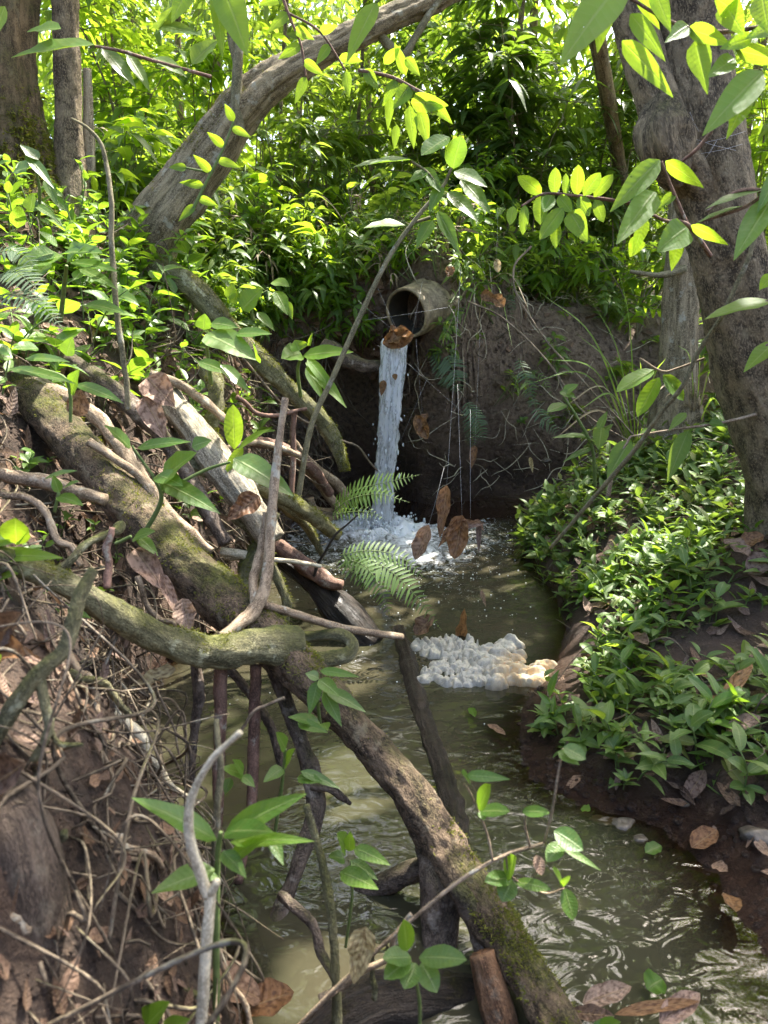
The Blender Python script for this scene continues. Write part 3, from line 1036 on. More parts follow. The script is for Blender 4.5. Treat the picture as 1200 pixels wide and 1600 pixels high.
lumps1 = [(645, 1000), (668, 992), (735, 990), (760, 1012), (745, 1026), (700, 1020), (650, 1014)]
lumps2 = [(656, 1042), (690, 1022), (745, 1024), (768, 1040), (765, 1058), (720, 1064), (680, 1060), (654, 1054)]
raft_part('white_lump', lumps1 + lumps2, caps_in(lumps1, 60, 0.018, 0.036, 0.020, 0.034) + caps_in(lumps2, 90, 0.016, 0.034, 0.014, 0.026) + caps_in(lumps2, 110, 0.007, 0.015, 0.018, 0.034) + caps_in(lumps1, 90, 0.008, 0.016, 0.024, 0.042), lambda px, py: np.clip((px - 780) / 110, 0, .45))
flow1 = [(735, 1022), (780, 996), (826, 1000), (822, 1022), (770, 1036)]
flow2 = [(750, 1036), (815, 1032), (880, 1040), (872, 1050), (836, 1064), (768, 1064)]
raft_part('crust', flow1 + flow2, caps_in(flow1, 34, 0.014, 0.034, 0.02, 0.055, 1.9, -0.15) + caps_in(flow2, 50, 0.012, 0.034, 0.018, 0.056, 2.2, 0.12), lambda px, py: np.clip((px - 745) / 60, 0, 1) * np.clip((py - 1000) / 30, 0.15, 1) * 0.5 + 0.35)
# ------------------------------------------------------------------ trees, roots, twigs
def PP(lst):
    return np.array([P(*q) for q in lst])


def rpx(p, px):                                    # radius in metres of px photo pixels at point p
    return px * float(proj(p)[2]) / FPX


def limb(mb, lst, **kw):
    """lst: (px, py, y, radius px)"""
    pts = PP([q[:3] for q in lst])
    rad = np.array([rpx(p, q[3]) * (0.82 if q[3] > 13 else 0.92) for p, q in zip(pts, lst)])   # the lumps stand out beyond the radius
    return tube(mb, pts, rad, **kw)


# crowns: clumps of leaves round the upper limbs; the sun comes through the gaps between them
SD = np.array(SUN_DIR)
GAPS = [  # points that the sun reaches in the photograph, and on the added bough, with the fleck's width
    (P(600, 640, 5.0), 0.34), (np.array([2.3, 6.6, 5.0]), .55), (np.array([1.8, 6.0, 4.8]), .5), (P(560, 830, 5.0), 0.16), (W(660, 870), .10), (P(150, 940, 1.6), .12), (P(330, 1005, 1.8), .10), (P(230, 800, 2.3), .12),
    (P(1000, 310, 2.2), 0.24), (P(960, 40, 2.0), 0.28), (P(1120, 150, 2.0), 0.26), (P(1070, 360, 2.3), .14), (P(1170, 490, 2.3), .08), (P(630, 140, 3.95), .3), (P(1010, 600, 3.3), .16), (P(590, 775, 3.4), .2), (P(610, 890, 3.05), .16), (P(880, 320, 3.0), 0.2),
    (P(300, 1300, 0.95), 0.10), (P(120, 950, 1.3), 0.10), (P(300, 560, 3.3), 0.28), (P(350, 660, 3.0), 0.14), (P(420, 830, 3.0), .10),
    (P(140, 210, 4.4), 0.16), (P(480, 110, 4.6), 0.22), (P(640, 20, 5.0), 0.25), (P(60, 620, 2.8), 0.12), (P(130, 580, 3.0), 0.14),
    (P(480, 300, 5.4), 0.34), (P(300, 400, 4.6), 0.2), (P(680, 200, 5.2), 0.3), (P(190, 220, 5.5), .3),
    (P(950, 560, 4.6), 0.22), (G(1000, 900, .1), 0.22), (G(1050, 1050, .1), 0.16), (G(1120, 890, .1), .12), (G(930, 1060, .1), .14), (G(920, 830, .1), .2), (G(1120, 1160, .1), .1), (G(980, 960, .1), .12),
    (P(330, 720, 2.9), .12), (P(700, 450, 5.3), .12), (P(40, 480, 3.2), .14), (P(640, 1440, 1.3), .03), (P(700, 1240, 1.75), .05), (P(880, 1310, 1.2), .02),
]
for _k in range(46):                                 # small flecks of sun over both banks
    GAPS.append((G(rng.uniform(0, 560), rng.uniform(400, 900), .06), rng.uniform(.05, .10)))
for _k in range(16):
    GAPS.append((G(rng.uniform(860, 1190), rng.uniform(740, 1180), .1), rng.uniform(.05, .09)))
GP = np.array([g[0] for g in GAPS]); GR = np.array([g[1] for g in GAPS])


def lit_gap(p):
    d = p[:, None] - GP[None]
    al = d @ SD
    perp = np.linalg.norm(d - al[..., None] * SD, axis=-1)
    return ((al > 0.4) & (perp < GR[None])).any(1)


def crown(mb, centres, radii, per, Lm=0.17, leafshape='lance', flat=0.6):
    bs, ds, ns, Ls = [], [], [], []
    for c, r in zip(centres, radii):
        k = int(per * (r / 0.8) ** 2)
        d = norm(rng.normal(size=(k, 3)))
        rad = r * rng.random(k) ** 0.5
        p = np.asarray(c) + d * rad[:, None] * np.array([1, 1, flat])
        dd = norm(d + rng.normal(size=(k, 3)) * 0.7 + np.array([0, 0, -0.35]))
        bs.append(p); ds.append(dd); ns.append(norm(rng.normal(size=(k, 3)) * 0.6 + np.array([0, 0, 1.0]))); Ls.append(rng.uniform(0.7, 1.3, k) * Lm)
    b_, d_, n_, l_ = map(np.concatenate, (bs, ds, ns, Ls))
    ok = ~lit_gap(b_ + d_ * l_[:, None] * 0.5)
    qx, qy, zc = proj(b_)
    ok &= ~((zc < 4.5) & (zc > 0) & (qx > -150) & (qx < 1350) & (qy > -60))
    b_, d_, n_, l_ = b_[ok], d_[ok], n_[ok], l_[ok]
    leaves(mb, b_, d_, n_, l_, l_ * rng.uniform(0.32, 0.46, len(l_)), 0.25, 0.25, leafshape, 3)


def tree_limbs(mb, start, ends, r0, r1):
    for e in ends:
        s, e = np.asarray(start, float), np.asarray(e, float)
        for k in range(25):                          # limbs bend round the sunny gaps
            mid = (s + e) / 2 + rng.normal(size=3) * (0.10 + 0.02 * k) * np.linalg.norm(e - s)
            cc_ = catmull(np.array([s, mid, e]), 40)[4:]
            qx, qy, zc = proj(cc_)
            bad = 3 * ((zc > 0) & (qx > -20) & (qx < 1220) & (qy > 0)).sum() + lit_gap(catmull(np.array([s, mid, e]), 40)[8:]).sum()
            if bad == 0:
                break
        if bad > 2 and (len(mb.v) > 1):
            continue
        tube(mb, [s, mid, e], [r0, (r0 + r1) / 2, r1], seg=8, step=0.12, wob=0.05)


def rnd_clumps(n, lo, hi, r0, r1):
    return np.stack([rng.uniform(lo[k], hi[k], n) for k in range(3)], -1), rng.uniform(r0, r1, n)


# right tree ---------------------------------------------------------
rt = thing('forest_tree', 'thick grey-brown tree with a round burl leaning at the right edge', 'tree', P(1225, 800, 3.12))
mb = MB()
limb(mb, [(1262, 830, 3.15, 100), (1236, 720, 3.15, 84), (1196, 620, 3.13, 76), (1164, 520, 3.10, 72), (1140, 420, 3.08, 72), (1120, 330, 3.06, 74), (1103, 240, 3.05, 74), (1090, 150, 3.05, 70), (1080, 60, 3.08, 66), (1070, -60, 3.1, 62), (1050, -400, 3.2, 55)], seg=48, step=0.02, lump=0.10, lf=0.8, ridge=0.045, nridge=4)
limb(mb, [(1100, 300, 3.02, 40), (1052, 235, 2.97, 44), (1034, 180, 2.98, 40), (1012, 110, 3.0, 38), (992, 40, 3.04, 38), (968, -40, 3.08, 36), (900, -300, 3.3, 30)], seg=36, step=0.02, lump=0.13, ridge=0.05, nridge=3)
limb(mb, [(1300, 760, 3.3, 60), (1240, 640, 3.25, 50), (1215, 540, 3.25, 45), (1190, 450, 3.2, 40)], seg=24, step=0.03, lump=0.12, ridge=.06)
mb.build('trunk', M['bark_big'], rt)
mb = MB()
limb(mb, [(1060, 285, 2.94, 24), (1042, 240, 2.90, 50), (1034, 205, 2.89, 52), (1036, 160, 2.93, 26)], seg=36, step=0.012, lump=0.22, lf=0.9)
mb.build('burl', M['bark_big'], rt)
mb = MB()
c, r = rnd_clumps(50, (0.4, 1.8, 4.0), (5.6, 7.5, 7.5), 0.45, 0.95)
crown(mb, c, r, 85)
SHADE = [W(760, 1330), W(820, 1380), W(900, 1330), W(940, 1380), W(700, 1250), W(880, 1230), W(600, 1060), W(640, 1200), W(540, 1420), W(700, 1080), W(780, 1260), W(960, 1500), W(1050, 1480), W(935, 1410), W(900, 1440), W(860, 1350), W(980, 1400), W(1000, 1450), W(1150, 1530), W(1080, 1580), W(860, 1420), W(1120, 1440), W(560, 1300), W(620, 1120), W(760, 1180), W(860, 1540), W(720, 960), G(1150, 1330), G(1000, 1230), W(430, 1550), W(480, 1200)]
sc_ = np.array([p + SD * ((5.8 + 1.5 * rng.random() - p[2]) / SD[2]) for p in SHADE])
crown(mb, sc_, np.full(len(sc_), .5), 330, .2)  # unseen clumps added along the sun ray to shade pool and mud
mb.build('crown', M['leaf_canopy'], rt)
mb = MB()
c2_, r2_ = rnd_clumps(22, (1.0, 5.0, 4.1), (3.2, 7.6, 5.6), .3, .5)
c3_, r3_ = rnd_clumps(16, (2.0, 3.8, 3.7), (3.6, 6.2, 5.2), .3, .5)
c2_, r2_ = np.concatenate([c2_, c3_]), np.concatenate([r2_, r3_])  # unseen bough, added for its reflection in the pool
crown(mb, c2_, r2_, 150, .2)
mb.build('added_bough', M['leaf_bright'], rt)['kind'] = 'stuff'
mb = MB()
tube(mb, [P(1052, -330, 3.18), P(1050, -400, 3.2), np.array([1.32, 3.35, 4.6]), np.array([1.42, 3.55, 5.6])], [.14, .14, .115, .09], seg=24, step=.05)
tube(mb, [P(912, -250, 3.26), P(900, -300, 3.3), np.array([.75, 3.6, 4.4]), np.array([.6, 3.9, 5.3])], [.075, .075, .06, .045], seg=16, step=.05)
tree_limbs(mb, (1.42, 3.55, 5.5), c[:10], 0.07, 0.02)
tree_limbs(mb, (.6, 3.9, 5.2), c[14:20], 0.05, 0.02)
mb.build('upper_limbs', M['bark_big'], rt)

# left tree ----------------------------------------------------------
lt = thing('forest_tree', 'mossy old tree at the left edge with a second stem beside its trunk', 'tree', P(20, 400, 4.3))
mb = MB()
limb(mb, [(30, 440, 4.25, 120), (22, 350, 4.3, 92), (15, 270, 4.32, 74), (8, 180, 4.34, 66), (4, 80, 4.36, 62), (0, -40, 4.4, 60), (-20, -400, 4.6, 52)], seg=48, step=0.025, lump=0.16, lf=0.9, ridge=0.05, nridge=5)
mb.build('trunk', M['bark_moss'], lt)
moss(mb, lt, 3.0, -.5, .025, .05, zmax=2.5)
mb = MB()
limb(mb, [(128, 430, 4.36, 60), (116, 340, 4.42, 42), (108, 270, 4.45, 30), (106, 180, 4.46, 24), (104, 90, 4.48, 24), (98, -40, 4.5, 24), (70, -400, 4.6, 22)], seg=28, step=0.025, lump=0.12, ridge=0.04)
mb.build('side_stem', M['bark_big'], lt)
mb = MB()
limb(mb, [(142, 400, 4.6, 14), (139, 200, 4.64, 9), (136, 108, 4.66, 7)], seg=12, step=0.02, lump=0.2)
mb.build('broken_stem', M['root_pale'], lt)
mb = MB()
c, r = rnd_clumps(46, (-4.5, 2.2, 3.9), (-0.2, 8.5, 7.6), 0.45, 0.95)
crown(mb, c, r, 85)
mb.build('crown', M['leaf_canopy'], lt)
mb = MB()
tree_limbs(mb, P(-20, -400, 4.6), c[:18], 0.08, 0.02)
mb.build('upper_limbs', M['bark_moss'], lt)

# leaning tree -------------------------------------------------------
ln = thing('forest_tree', 'grooved bare trunk leaning from the left bank up to the right', 'tree', P(225, 400, 4.5))
mb = MB()
limb(mb, [(200, 440, 4.52, 66), (240, 362, 4.5, 52), (298, 278, 4.5, 45), (367, 182, 4.52, 38), (408, 137, 4.56, 34), (462, 102, 4.62, 28), (525, 70, 4.7, 25), (600, 32, 4.82, 23), (690, -8, 5.0, 22), (900, -120, 5.4, 20)], seg=56, step=0.016, lump=0.13, lf=0.8, ridge=0.085, nridge=4)
mb.build('trunk', M['bark_lean'], ln)
moss(mb, ln, 1.5, .1, .014, .25, zmax=2.6)
mb = MB()
limb(mb, [(371, 205, 4.44, 13), (369, 165, 4.42, 9), (371, 110, 4.42, 8), (374, 40, 4.44, 8), (380, -60, 4.46, 7)], seg=14, step=0.02, lump=0.15)
limb(mb, [(372, 110, 4.42, 6), (360, 60, 4.42, 5), (352, -30, 4.44, 4)], seg=8)
mb.build('side_shoot', M['stem'], ln)
mb = MB()
limb(mb, [(590, 52, 4.8, 8), (628, 86, 4.82, 8), (648, 60, 4.86, 7), (672, 20, 4.9, 6), (700, -20, 4.95, 5)], seg=10, lump=0.2)
mb.build('side_branch', M['stem'], ln)
mb = MB()
c, r = rnd_clumps(26, (0.2, 5.0, 4.6), (3.5, 9.5, 7.6), 0.4, 0.9)
crown(mb, c, r, 100)
mb.build('crown', M['leaf_canopy'], ln)
mb = MB()
tree_limbs(mb, P(900, -120, 5.4), c[:10], 0.07, 0.02)
mb.build('upper_limbs', M['bark_lean'], ln)

# pale tree behind the right tree ------------------------------------
pt = thing('forest_tree', 'slimmer pale-barked tree standing behind the burl tree', 'tree', P(1058, 650, 5.0))
mb = MB()
limb(mb, [(1052, 690, 4.98, 52), (1056, 620, 5.0, 40), (1060, 540, 5.0, 35), (1064, 460, 5.02, 33), (1068, 380, 5.04, 31), (1074, 280, 5.1, 29), (1080, 100, 5.2, 27), (1090, -300, 5.4, 24)], seg=36, step=0.025, lump=0.1, ridge=0.06, nridge=6)
mb.build('trunk', M['bark_lean'], pt)
mb = MB()
limb(mb, [(1070, 420, 4.9, 7), (1030, 430, 4.85, 5), (985, 424, 4.82, 3)], seg=8)
mb.build('side_branch', M['stem'], pt)
mb = MB()
c, r = rnd_clumps(30, (2.0, 5.5, 3.6), (6.5, 11, 7.2), 0.5, 0.95)
crown(mb, c, r, 90)
mb.build('crown', M['leaf_canopy'], pt)

# big fallen root limb with its branches -----------------------------
rl = thing('fallen_limb', 'thick mossy limb crossing the left foreground down into the water', 'limb', P(420, 1000, 2.0))
mb = MB()
limb(mb, [(-40, 560, 3.15, 37), (40, 612, 2.95, 37), (110, 685, 2.7, 40), (185, 770, 2.46, 42), (265, 860, 2.24, 46), (345, 935, 2.08, 48), (415, 992, 1.97, 46), (480, 1058, 1.88, 40), (560, 1142, 1.78, 34), (630, 1226, 1.69, 34), (688, 1316, 1.6, 43), (745, 1400, 1.48, 43), (800, 1482, 1.37, 40), (860, 1580, 1.23, 40), (930, 1700, 1.05, 42), (980, 1800, .95, 42)], seg=56, step=0.011, lump=0.11, lf=0.85, ridge=0.02)
mb.build('main_limb', M['root_moss'], rl)
moss(mb, rl, 1.2, .2, .010, .12)
mb = MB()
limb(mb, [(-60, 858, 1.45, 24), (30, 882, 1.5, 23), (110, 918, 1.55, 24), (190, 965, 1.62, 27), (260, 1002, 1.70, 30), (330, 1018, 1.78, 31), (400, 1010, 1.86, 34), (460, 1010, 1.93, 40)], seg=40, step=0.011, lump=0.09, lf=0.9)
mb.build('mossy_branch', M['root_green'], rl)
moss(mb, rl, 1.2, .1, .008, .05)
mb = MB()
limb(mb, [(672, 1300, 1.64, 30), (690, 1370, 1.56, 42), (690, 1450, 1.5, 34), (686, 1530, 1.44, 30), (694, 1640, 1.36, 36)], seg=32, step=0.012, lump=0.16)
limb(mb, [(720, 1370, 1.5, 30), (765, 1470, 1.42, 30), (740, 1560, 1.40, 14), (735, 1640, 1.36, 12)], seg=20, step=0.012, lump=0.2)
mb.build('forked_prop', M['root_bark'], rl)
mb = MB()
limb(mb, [(700, 1345, 1.62, 26), (640, 1364, 1.64, 20), (580, 1388, 1.66, 18), (520, 1404, 1.68, 17), (450, 1424, 1.70, 18), (390, 1424, 1.7, 17), (352, 1408, 1.7, 14)], seg=24, step=0.011, lump=0.14)
mb.build('low_branch', M['root_bark'], rl)
mb = MB()
limb(mb, [(470, 1036, 1.98, 16), (515, 1030, 2.0, 15), (545, 1022, 2.02, 14), (550, 1003, 2.05, 12), (530, 992, 2.08, 11), (490, 994, 2.1, 10), (455, 998, 2.1, 10)], seg=18, step=0.01, lump=0.16)
mb.build('curled_branch', M['root_green'], rl)

ROOTS = [
    ('mossy_root', 'green mossed root running from the leaning trunk down across the left bank', 'root', 'root_green', [(180, 378, 4.35, 22), (235, 412, 4.3, 25), (300, 452, 4.28, 24), (350, 505, 4.3, 21), (405, 562, 4.35, 19), (455, 612, 4.42, 17), (500, 655, 4.5, 16), (525, 695, 4.52, 14), (538, 735, 4.5, 8)], dict(seg=28, step=0.014, lump=.16)),
    ('pale_log', 'weathered pale stringy log lying down the left bank below the bright leaf', 'log', 'root_pale', [(255, 610, 3.25, 24), (290, 655, 3.12, 27), (335, 715, 3.0, 30), (380, 775, 2.92, 30), (425, 845, 2.84, 26)], dict(seg=36, step=.012, ridge=.05, nridge=9)),
    ('mossy_root', 'mossy root stretching from the pale log end toward the splashing pool', 'root', 'root_green', [(285, 720, 3.0, 14), (340, 738, 3.02, 15), (405, 758, 3.1, 17), (455, 785, 3.25, 15), (495, 812, 3.45, 13), (525, 836, 3.7, 10)], dict(seg=24, step=.012, lump=.18)),
    ('tree_root', 'long grey root lying along the upper left slope under the leaves', 'root', 'root_bark', [(-30, 490, 3.2, 20), (50, 530, 3.2, 20), (120, 572, 3.15, 18), (185, 615, 3.1, 17), (240, 668, 3.02, 16), (280, 720, 2.95, 15), (320, 790, 2.85, 15), (352, 850, 2.8, 14)], dict(seg=24, step=.014, lump=.18)),
    ('tree_root', 'stout bark-covered root above the big limb at the left edge', 'root', 'twig', [(-30, 545, 3.05, 22), (60, 600, 2.95, 18), (150, 650, 2.8, 14), (215, 740, 2.62, 13), (260, 800, 2.55, 11), (330, 862, 2.5, 9)], dict(seg=18, step=.014, lump=.2)),
    ('tree_root', 'thin straight brown root slanting over the slope below the rounded leaf', 'root', 'twig', [(235, 585, 3.2, 8), (280, 600, 3.2, 8), (325, 632, 3.2, 8), (358, 662, 3.2, 6)], dict(seg=12, lump=.2)),
    ('mossy_root', 'short knobby moss root beside the bright upright leaf', 'root', 'root_green', [(320, 575, 3.45, 12), (335, 600, 3.4, 13), (338, 640, 3.35, 12), (325, 670, 3.3, 13), (345, 700, 3.3, 9)], dict(seg=18, step=.011, lump=.3)),
    ('curled_root', 'grey root curling in a loop at the dark back of the pool', 'root', 'twig', [(455, 690, 4.6, 8), (490, 730, 4.75, 9), (525, 755, 4.85, 9), (540, 780, 4.88, 8), (520, 800, 4.86, 8), (492, 798, 4.84, 8), (484, 778, 4.84, 7)], dict(seg=14, lump=.15)),
    ('curled_root', 'second grey root arching beneath the looped one by the pool edge', 'root', 'twig', [(470, 720, 4.5, 7), (505, 765, 4.7, 8), (530, 800, 4.8, 8), (500, 812, 4.78, 6)], dict(seg=14, lump=.15)),
    ('tree_root', 'brown root under the pipe bank reaching down into the dark hollow', 'root', 'twig_red', [(395, 690, 3.9, 10), (440, 700, 4.2, 10), (490, 735, 4.5, 9), (515, 770, 4.7, 8)], dict(seg=14, lump=.2)),
    ('wood_stub', 'dark bent root stub sticking out under the left side of the fall', 'root', 'root_bark', [(505, 540, 5.2, 16), (540, 560, 5.15, 14), (570, 572, 5.12, 12), (596, 570, 5.15, 8)], dict(seg=16, lump=.2)),
    ('mossy_root', 'mossed root dropping steeply to the water behind the forked twig', 'root', 'root_green', [(395, 820, 2.9, 14), (410, 845, 2.9, 16), (385, 880, 2.85, 13), (382, 930, 2.8, 11), (388, 985, 2.75, 9)], dict(seg=18, lump=.25)),
    ('mossy_root', 'slender mossed root bending from the bank into the pool', 'root', 'root_green', [(430, 800, 3.05, 10), (412, 850, 3.0, 9), (432, 900, 2.98, 9), (448, 945, 2.95, 8), (440, 1000, 2.9, 7)], dict(seg=16, lump=.25)),
    ('mossy_root', 'broken mossed root end poking toward the white splash', 'root', 'root_green', [(420, 770, 3.4, 9), (455, 800, 3.5, 10), (480, 825, 3.6, 8), (505, 868, 3.7, 5)], dict(seg=14, lump=.2)),
    ('mossy_root', 'arched mossed root between the pale log and the pool', 'root', 'root_green', [(365, 800, 2.95, 13), (400, 830, 2.95, 13), (420, 872, 2.95, 12), (395, 900, 2.9, 11), (372, 920, 2.85, 9)], dict(seg=16, lump=.25)),
    ('wet_log', 'black wet rotten log end sloping into the pool left of the fern', 'log', 'wet_wood', [(405, 850, 3.5, 17), (450, 880, 3.45, 18), (495, 915, 3.38, 22), (530, 952, 3.32, 32), (560, 985, 3.27, 32), (585, 1010, 3.22, 24)], dict(seg=30, step=.012, ridge=.08, nridge=8, lump=.22)),
    ('splintered_root', 'splintered brown root lying on top of the black wet log', 'root', 'twig_red', [(430, 850, 3.40, 11), (470, 878, 3.36, 14), (510, 908, 3.32, 16), (535, 915, 3.3, 9)], dict(seg=16, ridge=.1, lump=.25)),
    ('sunken_log', 'dark waterlogged log lying half sunken below the foam raft', 'log', 'wet_wood', [(622, 985, 3.36, 15), (640, 1050, 3.0, 19), (660, 1120, 2.62, 22), (688, 1200, 2.27, 25), (712, 1290, 1.98, 27), (725, 1360, 1.78, 26)], dict(seg=30, step=.014, ridge=.06, nridge=7, lump=.16)),
    ('tree_root', 'grey-green bending root hanging from the limb into the lower pool', 'root', 'root_bark', [(425, 1040, 1.95, 14), (452, 1110, 1.9, 14), (478, 1180, 1.82, 17), (494, 1262, 1.72, 19), (470, 1340, 1.65, 15), (440, 1420, 1.58, 14), (400, 1510, 1.48, 16), (350, 1610, 1.38, 18)], dict(seg=24, step=.011, lump=.16)),
    ('root_spur', 'short bare spur jutting right from the bending grey root', 'root', 'root_bark', [(488, 1228, 1.74, 8), (515, 1232, 1.72, 7), (532, 1244, 1.72, 7), (548, 1256, 1.72, 3)], dict(seg=12, lump=.2)),
    ('hanging_root', 'reddish straight hanging root below the mossy branch', 'root', 'twig_red', [(400, 1040, 1.9, 10), (398, 1110, 1.88, 10), (396, 1180, 1.84, 10), (392, 1260, 1.78, 9), (372, 1380, 1.68, 8)], dict(seg=14, lump=.14)),
    ('hanging_root', 'brown hanging root at the left of the red one', 'root', 'twig_red', [(345, 1030, 1.85, 11), (344, 1110, 1.82, 11), (342, 1200, 1.78, 10), (340, 1290, 1.72, 8)], dict(seg=14, lump=.16)),
    ('hanging_root', 'dark lumpy hanging root by the bank seen through the roots', 'root', 'root_bark', [(306, 1025, 1.85, 9), (310, 1090, 1.82, 11), (302, 1160, 1.8, 8), (300, 1230, 1.76, 5)], dict(seg=12, lump=.35)),
    ('hanging_root', 'lichen-spotted hanging root slanting behind the red one', 'root', 'root_bark', [(352, 1038, 2.0, 7), (392, 1085, 1.98, 8), (425, 1140, 1.95, 8), (440, 1200, 1.9, 7)], dict(seg=12, lump=.2)),
    ('sapling_stem', 'yellowish knotted stem rising left of the bottom seedling', 'stem', 'root_green', [(478, 1258, 1.30, 6), (496, 1320, 1.28, 7), (512, 1390, 1.25, 8), (522, 1480, 1.2, 8), (528, 1620, 1.14, 9)], dict(seg=12, lump=.2)),
    ('sapling_stem', 'brown crooked stem leaning against the knotted yellowish one', 'stem', 'root_bark', [(440, 1400, 1.40, 9), (462, 1418, 1.34, 9), (490, 1448, 1.3, 8), (502, 1490, 1.27, 8), (525, 1530, 1.22, 7)], dict(seg=12, lump=.25)),
    ('fallen_pole', 'black straight pole lying level across the lower left pool', 'pole', 'wet_wood', [(270, 1468, 1.52, 9), (380, 1468, 1.52, 10), (480, 1468, 1.52, 9), (580, 1474, 1.52, 8), (680, 1478, 1.52, 8)], dict(seg=14, lump=.1)),
    ('dead_stick', 'knobby dead stick drooping from the left bank toward the water', 'stick', 'twig_white', [(176, 1112, 1.55, 8), (200, 1132, 1.55, 9), (222, 1150, 1.55, 9), (228, 1178, 1.55, 8), (246, 1196, 1.55, 8), (262, 1222, 1.55, 6), (296, 1248, 1.55, 4)], dict(seg=14, step=.006, lump=.35)),
    ('twig', 'forked white twig tip standing in the bottom left foreground', 'twig', 'twig_white', [(312, 1660, 0.86, 11), (318, 1540, 0.88, 10), (325, 1450, 0.9, 10), (330, 1385, 0.92, 10)], dict(seg=16, step=.006, lump=.08)),
    ('log_end', 'reddish peeling log end at the foot of the thick mossy limb', 'log', 'red_wood', [(752, 1490, 1.34, 24), (770, 1550, 1.3, 29), (800, 1660, 1.22, 32)], dict(seg=26, step=.012, ridge=.05, nridge=8)),
    ('wet_log', 'black wet log in the bottom water right of the mossy limb', 'log', 'wet_wood', [(840, 1545, 1.36, 18), (890, 1560, 1.36, 24), (960, 1582, 1.33, 22), (1040, 1600, 1.3, 14)], dict(seg=22, step=.012, ridge=.08, lump=.2)),
    ('log_butt', 'dark rounded log butt at the bottom edge below the seedling', 'log', 'wet_wood', [(470, 1660, 1.2, 40), (540, 1590, 1.26, 46), (620, 1560, 1.32, 50), (720, 1560, 1.36, 46), (840, 1580, 1.36, 40)], dict(seg=36, step=.012, lump=.16, ridge=.05)),
    ('root_buttress', 'dark blurred trunk base filling the bottom left corner', 'trunk', 'bark_dark', [(-130, 1150, 1.10, 40), (-40, 1215, 1.04, 56), (18, 1290, 1.0, 66), (36, 1370, 0.96, 72), (44, 1480, 0.93, 80), (50, 1700, 0.86, 88)], dict(seg=40, step=.012, lump=.10, ridge=.03, nridge=6)),
]
for nm, lb, ct, mt, lst, kw in ROOTS:
    mb = MB()
    if nm == 'sunken_log':                          # floats at the surface
        pts = np.array([W(q[0], q[1], -.012) for q in lst])
        tube(mb, pts, [rpx(p, q[3]) * .72 for p, q in zip(pts, lst)], **kw)
    else:
        limb(mb, lst, **kw)
    if nm == 'twig':
        limb(mb, [(326, 1400, 0.915, 9), (312, 1362, 0.92, 9), (299, 1322, 0.92, 8.5), (294, 1282, 0.92, 8), (303, 1236, 0.92, 7), (332, 1186, 0.92, 6), (376, 1144, 0.92, 5)], seg=16, step=.005, lump=.08)
        limb(mb, [(328, 1396, 0.915, 9), (336, 1384, 0.915, 8), (340, 1376, 0.915, 6)], seg=12, step=.004)
    p0 = P(*lst[0][:3])
    o = tag(mb.build(nm, M[mt], origin=p0), lb, ct)
    if mt == 'root_green' and nm == 'mossy_root':
        moss(mb, o, 1.4, -.1, .012, -.1)

# forked pale twig crossing the limb, with its long stick
tw = thing('forked_twig', 'pale forked twig propped upright on the big mossy limb', 'twig', P(395, 950, 1.95))
mb = MB()
limb(mb, [(446, 622, 2.25, 6), (436, 690, 2.2, 7), (428, 760, 2.15, 8), (422, 840, 2.08, 9), (414, 915, 2.0, 10), (398, 952, 1.95, 12), (372, 976, 1.9, 11), (345, 996, 1.86, 9)], seg=16, step=.008, lump=.14)
mb.build('stem', M['twig'], tw)
mb = MB()
limb(mb, [(400, 948, 1.96, 9), (396, 910, 2.02, 8), (405, 870, 2.08, 8), (412, 830, 2.12, 6), (414, 800, 2.14, 4)], seg=12, lump=.2)
mb.build('fork', M['twig'], tw)
mb = MB()
limb(mb, [(412, 944, 1.98, 7), (470, 962, 2.05, 7), (530, 980, 2.12, 7), (590, 990, 2.2, 6), (628, 995, 2.25, 6)], seg=12, lump=.12)
mb.build('long_stick', M['twig'], tw)

# yellow-green branch at the left edge
yb = thing('lichened_branch', 'yellow-green blurred branch bending up at the left edge', 'branch', P(60, 1050, 1.08))
mb = MB()
limb(mb, [(-40, 1200, 1.05, 18), (20, 1105, 1.06, 17), (62, 1050, 1.08, 16), (98, 1020, 1.1, 14), (114, 975, 1.12, 12), (126, 930, 1.15, 12), (146, 890, 1.18, 9)], seg=20, step=.008, lump=.12)
mb.build('main_branch', M['root_green'], yb)
mb = MB()
limb(mb, [(60, 1052, 1.08, 9), (70, 1100, 1.07, 9), (76, 1140, 1.06, 8), (52, 1188, 1.05, 7)], seg=12)
limb(mb, [(72, 1120, 1.07, 6), (90, 1160, 1.07, 5), (130, 1164, 1.08, 3)], seg=10)
mb.build('side_branch', M['root_green'], yb)

